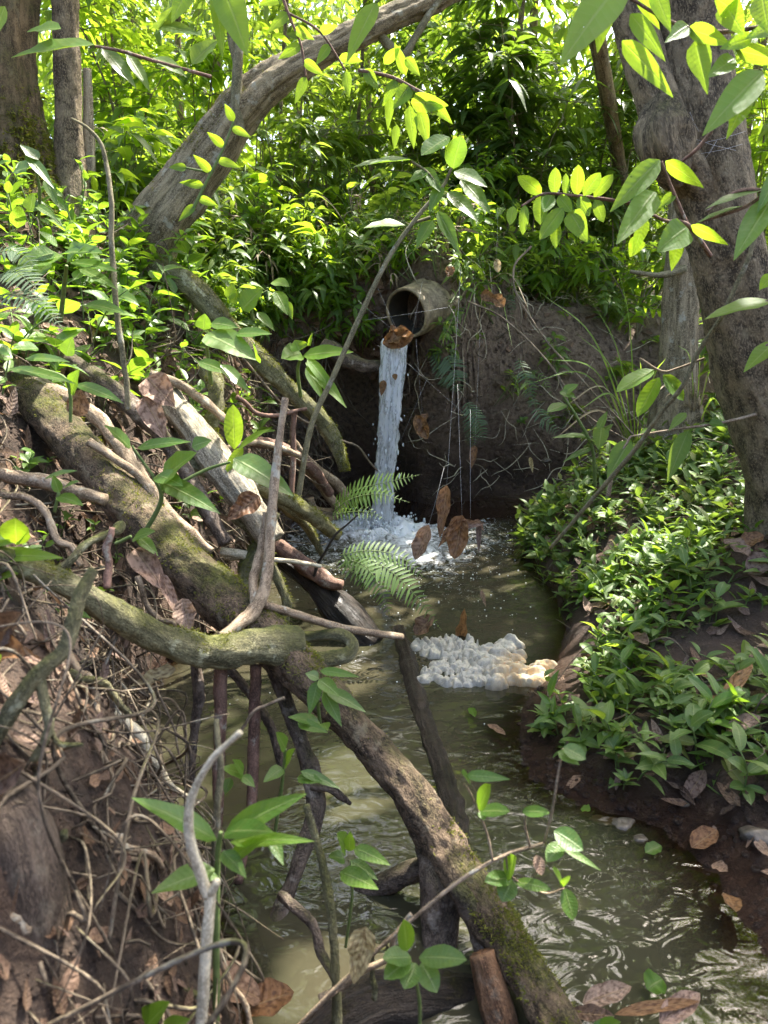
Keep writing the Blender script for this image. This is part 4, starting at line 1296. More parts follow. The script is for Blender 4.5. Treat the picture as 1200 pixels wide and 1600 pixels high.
# thin canes and sticks -------------------------------------------------
STICKS = [
    ('sapling_stem', 'slender grey sapling stem rising through the left bank plants', 'stem', [(200, 640, 2.75, 5), (196, 580, 2.75, 5), (186, 520, 2.76, 5.5), (182, 450, 2.78, 5), (175, 380, 2.8, 5), (172, 300, 2.82, 4.5), (165, 250, 2.85, 4), (150, 210, 2.86, 3), (110, 185, 2.86, 2)]),
    ('dead_stick', 'pale level stick across the pool beside the black log', 'twig_white', [(350, 872, 2.9, 4), (420, 873, 2.95, 4), (470, 880, 3.0, 4), (500, 884, 3.05, 3.5)]),
    ('dead_stick', 'short pale stick end lying by the water under the mossed roots', 'twig_white', [(345, 862, 2.85, 8), (385, 868, 2.85, 8)]),
    ('vine', 'thin drooping vine hanging left of the falling water', 'rootlet', [(380, 560, 4.0, 2.2), (450, 640, 4.3, 2.2), (520, 680, 4.6, 2), (560, 700, 4.8, 2), (590, 735, 4.9, 1.5)]),
    ('vine', 'bare grey vine curving down the slope right of the pipe', 'rootlet', [(830, 385, 5.2, 1.8), (802, 420, 5.1, 1.8), (812, 470, 5.0, 1.8), (860, 540, 4.9, 1.8), (925, 610, 4.8, 1.6), (990, 680, 4.7, 1.5)]),
    ('vine', 'long pale vine crossing the back slope toward the right grass', 'rootlet', [(730, 470, 5.1, 1.4), (790, 500, 5.0, 1.6), (850, 560, 4.9, 1.8), (910, 640, 4.8, 1.6), (985, 690, 4.7, 1.4)]),
    ('vine', 'thin dark stem slanting in front of the burl tree', 'stem', [(1198, 330, 2.3, 4), (1170, 400, 2.3, 4), (1140, 470, 2.32, 4), (1090, 555, 2.4, 4), (1040, 640, 2.5, 4), (960, 740, 2.7, 4), (860, 855, 3.0, 3)]),
    ('twig', 'thin tan twig reaching over the right mud bank', 'twig', [(870, 1325, 1.9, 2), (950, 1326, 1.9, 3), (1000, 1320, 1.9, 3.5), (1045, 1312, 1.92, 3)]),
    ('twig', 'bare thin twig hanging over the lower pool at left', 'rootlet', [(445, 1090, 1.8, 3), (400, 1110, 1.78, 3), (370, 1145, 1.76, 3), (330, 1185, 1.74, 2.6), (280, 1225, 1.72, 2)]),
    ('twig', 'hairlike dry twig under the mossy branch at left', 'rootlet', [(236, 1055, 1.72, 2.5), (262, 1110, 1.72, 2.2), (276, 1150, 1.72, 2), (282, 1190, 1.72, 1.5)]),
    ('twig', 'brown twig standing beside the white twig at the bottom', 'twig', [(338, 1480, 1.1, 4), (362, 1530, 1.12, 4), (390, 1580, 1.12, 5), (400, 1640, 1.1, 5)]),
    ('thorn_twig', 'dark dry spray of twigs rising beside the fern', 'wet_wood', [(490, 900, 3.1, 3), (505, 870, 3.1, 2.5), (530, 830, 3.1, 2), (560, 805, 3.1, 1.4)]),
    ('twig', 'slender bare stem standing upright beside the lichened stem at bottom', 'stem', [(336, 1500, 1.3, 6), (337, 1400, 1.32, 7), (338, 1300, 1.34, 7), (342, 1200, 1.36, 6), (338, 1120, 1.4, 5)]),
    ('dead_stick', 'brown stick standing in the bank by the hollow behind the forked twig', 'twig_red', [(460, 640, 3.6, 5), (458, 700, 3.58, 5), (455, 790, 3.5, 5)]),
]
for nm, lb, mt, lst in STICKS:
    mb = MB()
    limb(mb, lst, seg=8, lump=0.12, wob=0.006)
    tag(mb.build(nm, M[mt], origin=P(*lst[0][:3])), lb, nm.split('_')[-1])

# bare roots and twigs of the bottom left bank -------------------------------
BR = [
    [(40, 1215, 1.05, 7), (58, 1290, 1.04, 7), (80, 1340, 1.04, 7), (120, 1362, 1.05, 7), (170, 1400, 1.06, 7), (210, 1430, 1.08, 8), (232, 1480, 1.1, 8), (250, 1540, 1.1, 7)],
    [(60, 1210, 1.1, 6), (76, 1260, 1.1, 6), (110, 1305, 1.1, 6), (160, 1315, 1.12, 6), (200, 1325, 1.14, 5), (250, 1360, 1.18, 4)],
    [(110, 1240, 1.2, 6), (150, 1262, 1.2, 6), (185, 1300, 1.2, 7), (205, 1340, 1.2, 6), (228, 1380, 1.2, 6), (245, 1450, 1.18, 6), (270, 1510, 1.15, 7), (290, 1560, 1.12, 7)],
    [(100, 1300, 1.0, 5), (85, 1340, 1.0, 5), (88, 1390, 1.0, 5), (104, 1440, 1.02, 5), (150, 1460, 1.04, 4)],
    [(-10, 1400, 0.9, 8), (20, 1425, 0.9, 8), (46, 1445, 0.9, 8)],
    [(58, 1420, 0.92, 6), (90, 1440, 0.93, 6), (120, 1456, 0.95, 6)],
    [(160, 1640, 1.0, 9), (176, 1560, 1.02, 9), (190, 1500, 1.05, 8), (215, 1460, 1.1, 6)],
    [(300, 1420, 1.35, 9), (250, 1470, 1.3, 10), (200, 1530, 1.25, 12), (150, 1600, 1.2, 12)],
    [(95, 1000, 1.45, 5), (130, 1060, 1.42, 5), (150, 1100, 1.42, 5), (160, 1130, 1.42, 4)],
    [(108, 1050, 1.4, 5), (150, 1060, 1.42, 5), (175, 1080, 1.45, 5), (198, 1115, 1.48, 4)],
    [(0, 740, 2.1, 9), (60, 752, 2.1, 10), (110, 765, 2.08, 9), (160, 780, 2.05, 8)],
    [(0, 770, 1.9, 5), (60, 790, 1.9, 5), (100, 850, 1.85, 5), (130, 880, 1.82, 4)],
    [(85, 900, 1.75, 6), (130, 850, 1.8, 6), (165, 828, 1.85, 5), (190, 822, 1.9, 8)],
    [(168, 920, 1.75, 5), (172, 860, 1.8, 5), (178, 820, 1.82, 4)],
    [(130, 1250, 1.15, 3), (160, 1290, 1.15, 3), (130, 1320, 1.13, 3), (90, 1330, 1.1, 3)],
    [(190, 1240, 1.3, 3), (215, 1290, 1.3, 3), (235, 1350, 1.28, 3), (290, 1370, 1.3, 3)],
    [(120, 1470, 1.0, 4), (160, 1500, 1.02, 4), (165, 1440, 1.05, 4)],
    [(100, 1460, 0.98, 4), (130, 1540, 1.0, 4), (160, 1590, 1.0, 4)],
    [(200, 1560, 1.05, 4), (260, 1545, 1.08, 5), (330, 1560, 1.1, 4)],
    [(500, 1560, 1.15, 5), (560, 1530, 1.15, 4), (610, 1480, 1.15, 4), (640, 1440, 1.16, 3)],
    [(585, 1560, 1.2, 4), (590, 1500, 1.2, 3), (600, 1470, 1.2, 3)],
    [(215, 900, 1.9, 4), (240, 960, 1.9, 4), (270, 980, 1.9, 3)],
    [(140, 690, 2.5, 6), (210, 740, 2.45, 6), (250, 790, 2.42, 6)],
    [(355, 700, 3.1, 4), (400, 690, 3.2, 4), (470, 712, 3.4, 4)],
    [(370, 620, 3.4, 3), (420, 650, 3.5, 3), (480, 640, 3.6, 2)],
]
BRL = ['gnarled bare root beside the dark trunk base, longest of the tangle', 'thin tan root arching right over the dark hollow', 'tan forked root trailing to the bottom by the white twig', 'thin root looped against the dark trunk base', 'cut pale stub on the dark trunk base at the left edge',
       'second pale stub right of the cut one on the trunk base', 'lichened stick standing at the bottom edge left of the white twig', 'thick mossy root behind the white twig, sloping down left', 'short root hanging beneath the mossy branch at far left', 'pale thin root bent to the knobby dead stick',
       'brown broken branch level at the left edge above the mossy branch', 'long thin twig slanting under the brown broken branch', 'grey curled stick end lying above the mossy branch', 'upright brown twig standing beside the torn pink dead leaf', 'hairlike root looped between tan roots of the tangle',
       'fine root dropping through the tangle toward the water', 'crossed short sticks low in the tangle', 'thin stick by the trunk base near the bottom edge', 'level thin stick at the bottom edge crossing the white twig', 'thin bare twig slanting below the bottom seedling',
       'tiny upright twig beside the tan dry leaf', 'slim stick leaning on the big limb by the torn leaf', 'grey stick resting on the big limb', 'thin stick crossing behind the bright upright leaf', 'fine stick stretching right over the dark hollow']
for lb, lst in zip(BRL, BR):
    mb = MB()
    limb(mb, [(a_, b_, y_, r_ * 1.3) for a_, b_, y_, r_ in lst], seg=12, lump=0.22, wob=0.012)
    tag(mb.build('bare_root' if 'root' in lb else 'dead_stick', M[['twig', 'root_green', 'twig_red', 'twig'][int(rng.integers(4))]], origin=P(*lst[0][:3])), lb, 'root' if 'root' in lb else 'stick', 'bare roots and sticks of the left bank')

# hair roots hanging out of the banks, beyond counting -------------------------
mb = MB()
p1, n1_ = scatter(700, lambda x, y, z, px, py: (px > -20) & (px < 520) & (py > 500) & (py < 1600) & (z > 0.1) & (y > 0.8))
p2, n2_ = scatter(1000, lambda x, y, z, px, py: (px > 400) & (px < 1060) & (py > 380) & (py < 780) & (z > 0.2) & (y > 4.5))
for p, n_ in list(zip(p1, n1_)) + list(zip(p2, n2_)):
    L_ = rng.gamma(2.2, 0.075) * min(1.5, .35 + .22 * p[1])
    th_ = .7 if p[1] < 2.5 else 1.5
    d = norm(n_ * 0.6 + np.array([0, 0, -0.5]) + rng.normal(size=3) * 0.65)
    e = p + d * L_ + np.array([0, 0, -0.25 * L_])
    mid = (p + e) / 2 + n_ * 0.15 * L_ + rng.normal(size=3) * 0.12 * L_
    e2 = e + rng.normal(size=3) * 0.2 * L_
    tube(mb, [p - n_ * 0.01, mid, e, e2], np.array([0.0028, 0.0022, 0.0014, 0.0008]) * th_, seg=4, step=0.03, lump=0)
tag(mb.build('hair_roots', M['twig_mixed']), 'fine tangle of hair roots hanging from the soil of the banks', 'roots', kind='stuff')

mb = MB()                                           # long dry strands over the lip of the bank
p1, n1_ = scatter(420, lambda x, y, z, px, py: (px > 330) & (px < 1000) & (py > 390) & (py < 520) & (z > 1.1) & (y > 4.7))
for p, n_ in zip(p1, n1_):
    L_ = rng.uniform(.12, .42)
    d = norm(np.array([rng.normal() * .5, -abs(rng.normal()) * .6 - .2, .25]))
    q = p + d * L_ * .4
    e = q + np.array([d[0] * .25, d[1] * .2, -.75]) * L_
    tube(mb, [p, q, e, e + rng.normal(size=3) * .1 * L_], [.0025, .002, .0014, .0008], seg=4, step=.04, lump=0)
tag(mb.build('hanging_strands', M['dry_blade']), 'dry pale strands drooping over the lip of the bank beside the pipe', 'strands', kind='stuff')

mb = MB()                                           # web of thin dry vines over the face of the bank
p1, n1_ = scatter(340, lambda x, y, z, px, py: (px > 640) & (px < 1050) & (py > 400) & (py < 760) & (y > 4.6) & (z > .15) & (z < 1.9))
for p, n_ in zip(p1, n1_):
    d = rng.normal(size=3) * np.array([1, .5, .9]); d = norm(d - n_ * (d @ n_))
    L_ = rng.uniform(.12, .5)
    o_ = n_ * rng.uniform(.01, .06)
    pts = [p + d * L_ * u + o_ * math.sin(math.pi * (u + .5)) + o_ + rng.normal(size=3) * .05 * L_ for u in (-.5, -.2, .1, .35, .5)]
    tube(mb, pts, np.array([.0012, .0022, .0026, .002, .0008]) * rng.uniform(.7, 1.9), seg=5, step=.03, lump=.1)
tag(mb.build('dry_vines', M['twig_white']), 'web of thin dry vines and roots over the bank face right of the fall', 'vines', kind='stuff')
# ------------------------------------------------------------------ plants
TOCAM = np.array([0, 0, CAM_H])


def leaf_px(mb, a, b, da, db, wpx, roll=0.0, droop=0.08, shape='lance', n=8, fold=0.22, wav=0.03, up=0.6, rn=None, curl=0.0):
    """one leaf from its base pixel a to its tip pixel b (distances da, db ahead), wpx wide"""
    p, q = P(*a, da), P(*b, db)
    d = q - p
    L = np.linalg.norm(d)
    view = norm(TOCAM - (p + q) / 2)
    nm = norm(view * (1 - up) + np.array([0, 0, up]))
    dd = d / L
    nm = norm(nm - dd * (nm @ dd))
    side = np.cross(dd, nm)
    nm = nm * math.cos(roll) + side * math.sin(roll)
    # widen for foreshortening across the view
    side2 = np.cross(dd, nm)
    vis = max(0.45, np.linalg.norm(side2 - view * (side2 @ view)))
    wd = rpx((p + q) / 2, wpx) / vis
    p = p.copy()
    leaves(mb, p[None], norm(d + np.array([0, 0, droop * L]))[None], nm[None], L, wd, droop, fold, shape, n, rng.random() if rn is None else rn, wav, curl, 5)


def plant_px(name, label, cat, stems, lvs, lmat, smat='green_stem', group=None, shape='lance', **kw):
    """a plant given by its stems [(px, py, y, r px)...] and its leaves (base, tip, y base, y tip, width px[, roll[, shape]])"""
    o = thing(name, label, cat, P(*stems[0][0][:3]), group)
    for s in stems:
        mb = MB()
        limb(mb, s, seg=8, lump=0.08)
        mb.build('stem', M[smat], o)
    for lf in lvs:
        mb = MB()
        leaf_px(mb, lf[0], lf[1], lf[2], lf[3], lf[4], lf[5] if len(lf) > 5 else 0.0, shape=lf[6] if len(lf) > 6 else shape, **kw)
        mb.build('leaf', M[lmat], o)
    return o


# ---- foreground and middle plants that can be told apart leaf by leaf
plant_px('leafy_branch', 'sunlit branch of large drooping leaves at the top right corner', 'branch',
         [[(1290, 20, 2.0, 4), (1200, 40, 2.0, 4), (1110, 50, 2.0, 3.5), (1040, 30, 2.0, 3), (960, -20, 2.0, 3)], [(1200, 90, 2.02, 3), (1150, 75, 2.0, 3), (1075, 48, 2.0, 3)], [(1112, 205, 1.98, 3), (1090, 232, 1.98, 3), (1066, 252, 2.0, 2.5)]],
         [((985, 22), (1036, 92), 2.0, 1.92, 30), ((972, 64), (1047, 148), 2.0, 1.9, 34), ((1086, 64), (1104, 142), 2.0, 1.95, 36, 0, 'drip'), ((1148, 92), (1108, 120), 2.0, 1.95, 32, 0.2, 'ovate'),
          ((1192, 112), (1102, 208), 2.0, 1.9, 54), ((1168, 150), (1137, 214), 2.02, 1.98, 30, 0, 'drip'), ((968, -25), (880, 96), 2.0, 1.9, 66, 0.1, 'ovate'), ((955, -30), (935, 75), 2.05, 2.0, 44), ((1020, -20), (1046, 46), 2.0, 1.95, 30), ((995, -20), (1028, 42), 2.02, 2.0, 26),
          ((1076, 40), (1040, 66), 2.0, 1.95, 28, 0.2, 'drip'), ((1075, 44), (1140, 70), 2.0, 1.95, 30, .1), ((1150, 20), (1115, -5), 2.0, 1.95, 36), ((1130, 5), (1160, 52), 2.0, 1.95, 40, 0, 'ovate'), ((1190, -10), (1200, 50), 2.0, 1.95, 44), ((1150, 78), (1230, 100), 2.0, 1.95, 30), ((1216, 40), (1165, 60), 2.0, 1.95, 26),
          ((1175, 60), (1126, 76), 1.98, 1.94, 26)], 'leaf_bright', 'twig_red', wav=0.02, up=0.05)
plant_px('leafy_branch', 'branch with two big glowing yellow-green leaves left of the burl tree', 'branch',
         [[(1110, 400, 2.35, 4), (1075, 352, 2.3, 4), (1040, 345, 2.28, 3), (1008, 330, 2.25, 3)], [(1075, 352, 2.3, 3), (1052, 300, 2.3, 3), (1033, 252, 2.3, 2.5)]],
         [((1031, 250), (957, 328), 2.28, 2.2, 40), ((1024, 300), (966, 378), 2.25, 2.15, 44, 0, 'ovate'), ((1040, 252), (1097, 292), 2.28, 2.25, 26, .3), ((1055, 302), (1030, 325), 2.3, 2.3, 18, .4), ((1074, 356), (1028, 392), 2.28, 2.22, 50, 0, 'ovate'), ((1080, 352), (1136, 382), 2.28, 2.25, 20, .5), ((1010, 340), (990, 395), 2.3, 2.28, 22), ((1000, 372), (985, 400), 2.3, 2.3, 26, 0.0, 'ovate'), ((1062, 372), (1050, 420), 2.3, 2.28, 24)], 'leaf_bright', 'twig_red', up=0.05)
plant_px('leafy_branch', 'branch of dark glossy leaves crossing the burl trunk from the right edge', 'branch',
         [[(1260, 330, 2.1, 4), (1200, 300, 2.1, 4), (1150, 300, 2.1, 3), (1105, 330, 2.1, 2)], [(1200, 300, 2.1, 3), (1160, 325, 2.1, 3), (1090, 348, 2.1, 2)]],
         [((1192, 296), (1104, 326), 2.1, 2.05, 24, .2), ((1160, 322), (1088, 350), 2.1, 2.05, 20, .4), ((1208, 308), (1150, 402), 2.08, 2.0, 46), ((1230, 250), (1185, 330), 2.1, 2.05, 30)], 'leaf_bank', 'twig_red')
plant_px('leafy_branch', 'ragged bright leaves at the right edge below the dark glossy ones', 'branch',
         [[(1270, 460, 2.3, 3), (1205, 470, 2.3, 3), (1170, 480, 2.3, 2)], [(1270, 520, 2.3, 3), (1210, 535, 2.3, 3), (1190, 545, 2.3, 2)]],
         [((1207, 470), (1102, 499), 2.3, 2.22, 34, .1), ((1212, 534), (1164, 580), 2.3, 2.25, 30, 0), ((1210, 430), (1188, 452), 2.3, 2.3, 24)], 'leaf_bright', 'twig_red')
plant_px('leafy_branch', 'feathery branch of paired oval leaflets above the right back slope', 'branch',
         [[(985, 318, 3.1, 3), (950, 312, 3.05, 3), (900, 306, 3.0, 2.6), (850, 303, 2.95, 2.2), (815, 322, 2.92, 1.8)]],
         [((866, 304), (868, 258), 2.97, 2.98, 20), ((884, 305), (884, 268), 2.98, 3.0, 12), ((901, 306), (904, 253), 3.0, 3.0, 22), ((912, 306), (940, 267), 3.0, 3.0, 22), ((928, 308), (960, 270), 3.02, 3.02, 20), ((846, 303), (807, 274), 2.95, 2.92, 22), ((845, 305), (844, 348), 2.95, 2.92, 24), ((862, 305), (850, 330), 2.95, 2.9, 22), ((872, 306), (892, 330), 2.97, 2.94, 20), ((905, 308), (920, 336), 3.0, 2.97, 22), ((930, 312), (942, 345), 3.0, 2.98, 18),
          ((890, 330), (916, 376), 2.95, 2.9, 34, 0, 'ovate'), ((880, 325), (845, 372), 2.95, 2.9, 26), ((868, 345), (868, 385), 2.95, 2.92, 18), ((820, 320), (817, 364), 2.92, 2.9, 16), ((802, 322), (797, 350), 2.92, 2.9, 16)], 'leaf_bright', 'twig_red', shape='ellip', wav=0.02, up=0.05)
plant_px('young_tree', 'young tree with broad dark leaves on a long tan cane leaning past the pipe', 'tree',
         [[(464, 790, 3.45, 5), (485, 670, 3.5, 5), (520, 590, 3.55, 4.5), (560, 500, 3.62, 4.5), (606, 405, 3.7, 4), (655, 335, 3.76, 3.6), (690, 295, 3.8, 3), (706, 262, 3.78, 2.4)], [(690, 300, 3.8, 3), (668, 270, 3.8, 2.5), (640, 250, 3.8, 2)], [(672, 340, 3.82, 3), (640, 350, 3.8, 2)]],
         [((707, 264), (722, 208), 3.78, 3.76, 34, 0, 'ellip'), ((702, 214), (660, 242), 3.8, 3.75, 28, 0, 'ellip'), ((645, 250), (550, 262), 3.8, 3.7, 20, .3), ((633, 352), (569, 356), 3.8, 3.72, 20, .2), ((720, 280), (764, 332), 3.78, 3.7, 28), ((684, 330), (715, 392), 3.8, 3.76, 24), ((690, 290), (672, 330), 3.8, 3.75, 22), ((660, 262), (688, 300), 3.8, 3.78, 22), ((700, 300), (745, 345), 3.8, 3.7, 26), ((676, 345), (652, 385), 3.8, 3.75, 24), ((710, 268), (760, 292), 3.78, 3.7, 26), ((668, 268), (640, 285), 3.8, 3.76, 18)], 'leaf_bank', 'stem')
plant_px('leafy_branch', 'branch of leaves glowing yellow in the sun right of the leaning trunk', 'branch',
         [[(560, 110, 4.0, 3), (610, 120, 3.98, 3), (650, 140, 3.95, 3), (690, 160, 3.95, 2)]],
         [((634, 118), (615, 62), 3.95, 3.95, 18), ((600, 100), (628, 70), 3.98, 3.95, 18), ((634, 90), (655, 118), 3.95, 3.9, 18), ((640, 135), (616, 168), 3.95, 3.9, 26, 0, 'ovate'), ((642, 160), (700, 165), 3.95, 3.9, 30, 0, 'ovate'), ((640, 165), (646, 228), 3.95, 3.92, 22), ((655, 170), (668, 225), 3.95, 3.92, 24), ((665, 150), (705, 192), 3.95, 3.9, 22), ((610, 150), (606, 200), 3.97, 3.95, 16), ((620, 125), (600, 160), 3.97, 3.95, 20), ((620, 195), (616, 232), 3.97, 3.95, 14), ((570, 108), (590, 140), 4.0, 3.95, 20)], 'leaf_bright', 'twig_red', up=0.05)
plant_px('leafy_branch', 'pair of large leaves hanging at the top over the leaning trunk', 'branch',
         [[(330, -60, 2.4, 3), (340, -20, 2.4, 3), (352, -5, 2.4, 2)]],
         [((348, -20), (384, 80), 2.4, 2.35, 52, 0, 'ovate'), ((337, -20), (347, 84), 2.42, 2.38, 26), ((300, -30), (270, 32), 2.5, 2.45, 34)], 'leaf_bright', 'green_stem', up=0.05)
plant_px('leafy_branch', 'single long leaf hanging at the top beside the bright leaning trunk', 'branch',
         [[(610, -40, 2.6, 3), (600, -10, 2.6, 3), (588, 4, 2.6, 2)]], [((588, 3), (545, 92), 2.6, 2.55, 34)], 'leaf_bright', 'green_stem')
plant_px('leafy_branch', 'dark leaves reaching across the mossy trunk at the top left', 'branch',
         [[(330, 120, 2.9, 3), (240, 95, 2.85, 3), (190, 80, 2.8, 3), (148, 72, 2.8, 2)]],
         [((148, 70), (20, 90), 2.8, 2.7, 32, .2), ((250, 45), (275, 5), 2.85, 2.8, 40, 0, 'ellip'), ((245, 40), (312, 55), 2.85, 2.8, 22, .3), ((160, 75), (210, 135), 2.82, 2.8, 26), ((200, 85), (232, 140), 2.84, 2.82, 22), ((95, 45), (42, 50), 2.8, 2.8, 20), ((8, 10), (-10, 60), 2.8, 2.8, 22), ((300, 100), (345, 60), 2.9, 2.9, 26), ((240, 90), (290, 120), 2.88, 2.85, 24)], 'leaf_shrub', 'twig_red')
plant_px('leafy_seedling', 'blurred seedling of long green leaves behind the white twig at the bottom', 'seedling',
         [[(338, 1620, 1.05, 6), (338, 1450, 1.06, 6), (340, 1340, 1.08, 5), (345, 1300, 1.08, 4)]],
         [((338, 1312), (198, 1242), 1.07, 1.02, 40, .1), ((350, 1306), (486, 1236), 1.08, 1.05, 42, .2), ((352, 1300), (430, 1300), 1.08, 1.0, 44, 0), ((360, 1316), (496, 1314), 1.08, 1.0, 26, .2), ((350, 1350), (425, 1305), 1.07, 1.02, 30, .2), ((335, 1358), (236, 1396), 1.06, 1.0, 40, .1), ((420, 1300), (442, 1350), 1.06, 1.02, 24), ((340, 1370), (262, 1370), 1.06, 1.05, 24), ((348, 1330), (385, 1372), 1.06, 1.0, 30)], 'leaf_bank', 'green_stem')
plant_px('leafy_seedling', 'tiny seedling with pointed leaves growing on the limb above the lower pool', 'seedling',
         [[(500, 1130, 1.72, 3), (496, 1090, 1.7, 3), (498, 1062, 1.7, 2)]],
         [((500, 1048), (562, 1058), 1.7, 1.65, 16, .3), ((497, 1064), (484, 1114), 1.7, 1.66, 24), ((498, 1062), (530, 1088), 1.7, 1.66, 26), ((510, 1078), (570, 1112), 1.7, 1.65, 24), ((505, 1080), (532, 1132), 1.7, 1.66, 24), ((500, 1130), (448, 1120), 1.7, 1.66, 22), ((505, 1130), (512, 1142), 1.7, 1.66, 20), ((498, 1060), (476, 1052), 1.7, 1.7, 18), ((465, 1130), (512, 1145), 1.68, 1.65, 20)], 'leaf_bank', 'green_stem')
plant_px('leafy_seedling', 'small seedling with rounded leaves below the limb seedling at left', 'seedling',
         [[(430, 1300, 1.6, 3), (440, 1230, 1.6, 3), (446, 1170, 1.6, 2)]],
         [((446, 1170), (430, 1142), 1.6, 1.58, 24, 0, 'ovate'), ((442, 1200), (412, 1222), 1.6, 1.56, 22, 0, 'ovate'), ((445, 1196), (462, 1168), 1.6, 1.58, 22, 0, 'ovate'), ((380, 1210), (344, 1200), 1.55, 1.52, 22, 0, 'ovate'), ((378, 1212), (398, 1230), 1.55, 1.52, 18), ((380, 1208), (362, 1185), 1.55, 1.53, 20), ((470, 1205), (530, 1232), 1.58, 1.55, 18), ((465, 1215), (505, 1222), 1.58, 1.55, 22), ((360, 1215), (352, 1240), 1.55, 1.53, 18)], 'leaf_bank', 'green_stem')
plant_px('leafy_seedling', 'dark five-leaved seedling left of the big limb over the lower pool', 'seedling',
         [[(540, 1480, 1.3, 2.5), (550, 1400, 1.3, 2.5), (548, 1345, 1.3, 2)]],
         [((540, 1328), (525, 1300), 1.3, 1.28, 34, 0, 'ovate'), ((553, 1325), (610, 1352), 1.3, 1.25, 26, .2), ((538, 1342), (512, 1338), 1.3, 1.28, 22, 0, 'ovate'), ((548, 1345), (590, 1375), 1.3, 1.26, 22), ((532, 1362), (592, 1390), 1.28, 1.22, 34, 0.1), ((545, 1330), (548, 1296), 1.3, 1.3, 22)], 'leaf_bank', 'green_stem')
plant_px('leafy_seedling', 'seedling with a star of rounded green leaves at the bottom middle', 'seedling',
         [[(655, 1640, 1.06, 3), (655, 1560, 1.06, 3), (640, 1500, 1.06, 3)]],
         [((636, 1486), (630, 1432), 1.06, 1.05, 28, 0, 'ellip'), ((642, 1496), (596, 1498), 1.06, 1.03, 30, 0, 'ellip'), ((655, 1496), (732, 1500), 1.06, 1.02, 34, 0, 'ellip'), ((640, 1500), (600, 1530), 1.06, 1.02, 32, 0, 'ellip'), ((650, 1505), (632, 1545), 1.06, 1.02, 34, 0, 'ellip'), ((658, 1505), (682, 1550), 1.06, 1.02, 34, 0, 'ellip')], 'leaf_bank', 'green_stem')
plant_px('leafy_twig', 'thin twig with clusters of small round leaves across the lower right pool', 'twig',
         [[(430, 1640, 1.1, 4), (540, 1530, 1.12, 4), (640, 1440, 1.15, 3.5), (720, 1375, 1.17, 3.5), (790, 1336, 1.2, 3), (850, 1318, 1.22, 3)], [(850, 1318, 1.22, 2.5), (862, 1270, 1.22, 2.5), (872, 1210, 1.22, 2), (880, 1170, 1.22, 1.5)], [(770, 1345, 1.19, 2), (760, 1300, 1.2, 2), (735, 1240, 1.2, 2), (725, 1225, 1.2, 1.5)], [(828, 1322, 1.21, 2), (820, 1290, 1.21, 2), (822, 1272, 1.21, 1.5)], [(790, 1336, 1.2, 2), (800, 1370, 1.2, 2), (850, 1395, 1.2, 1.5), (882, 1388, 1.2, 1.2)]],
         [((728, 1212), (798, 1218), 1.2, 1.17, 20, .3), ((735, 1225), (720, 1206), 1.2, 1.18, 22, 0, 'ellip'), ((748, 1265), (768, 1222), 1.2, 1.18, 26, 0, 'ellip'), ((750, 1268), (798, 1268), 1.2, 1.17, 22, 0, 'ellip'), ((752, 1268), (756, 1282), 1.2, 1.18, 18), ((816, 1268), (860, 1270), 1.21, 1.18, 18, .3, 'ellip'), ((880, 1168), (915, 1186), 1.2, 1.18, 24, 0, 'ellip'), ((872, 1175), (905, 1195), 1.2, 1.18, 20), ((866, 1298), (910, 1328), 1.2, 1.17, 32, .1, 'ellip'), ((878, 1318), (855, 1346), 1.2, 1.17, 26, 0, 'ellip'), ((880, 1325), (938, 1360), 1.2, 1.17, 12), ((790, 1370), (808, 1336), 1.2, 1.18, 30, 0, 'ellip'), ((800, 1372), (756, 1378), 1.2, 1.17, 26, 0, 'ellip'), ((800, 1375), (785, 1408), 1.2, 1.17, 32, 0, 'ellip'), ((805, 1378), (862, 1390), 1.2, 1.17, 18, .2, 'ellip'), ((880, 1385), (862, 1354), 1.2, 1.18, 18, 0, 'ellip'), ((882, 1385), (886, 1368), 1.2, 1.18, 18, 0, 'ellip'), ((882, 1388), (895, 1435), 1.2, 1.17, 26, 0, 'ellip')], 'leaf_bank', 'twig', wav=0.01)
mb = MB()
leaf_px(mb, (838, 1336), (846, 1366), 1.2, 1.18, 18, shape='ellip')
tag(mb.build('dead_leaf', M['dead_pink'], origin=P(838, 1336, 1.2)), 'small pinkish dead leaf caught on the thin twig over the lower pool', 'leaf')
plant_px('leafy_seedling', 'green leaf tips poking up at the bottom edge left of the white twig', 'seedling',
         [[(240, 1680, 0.95, 4), (235, 1600, 0.95, 3)]], [((200, 1640), (270, 1560), 0.95, 0.93, 60, 0, 'ovate'), ((240, 1630), (300, 1590), 0.95, 0.93, 44), ((215, 1620), (190, 1580), .95, .93, 40)], 'leaf_bank', 'green_stem')
plant_px('leafy_seedling', 'single green leaf at the bottom edge below the black log', 'seedling', [[(940, 1660, 1.1, 3), (935, 1610, 1.1, 3)]], [((935, 1625), (960, 1586), 1.1, 1.12, 34, 0, 'ovate'), ((935, 1610), (972, 1596), 1.1, 1.08, 26)], 'leaf_bank', 'green_stem')

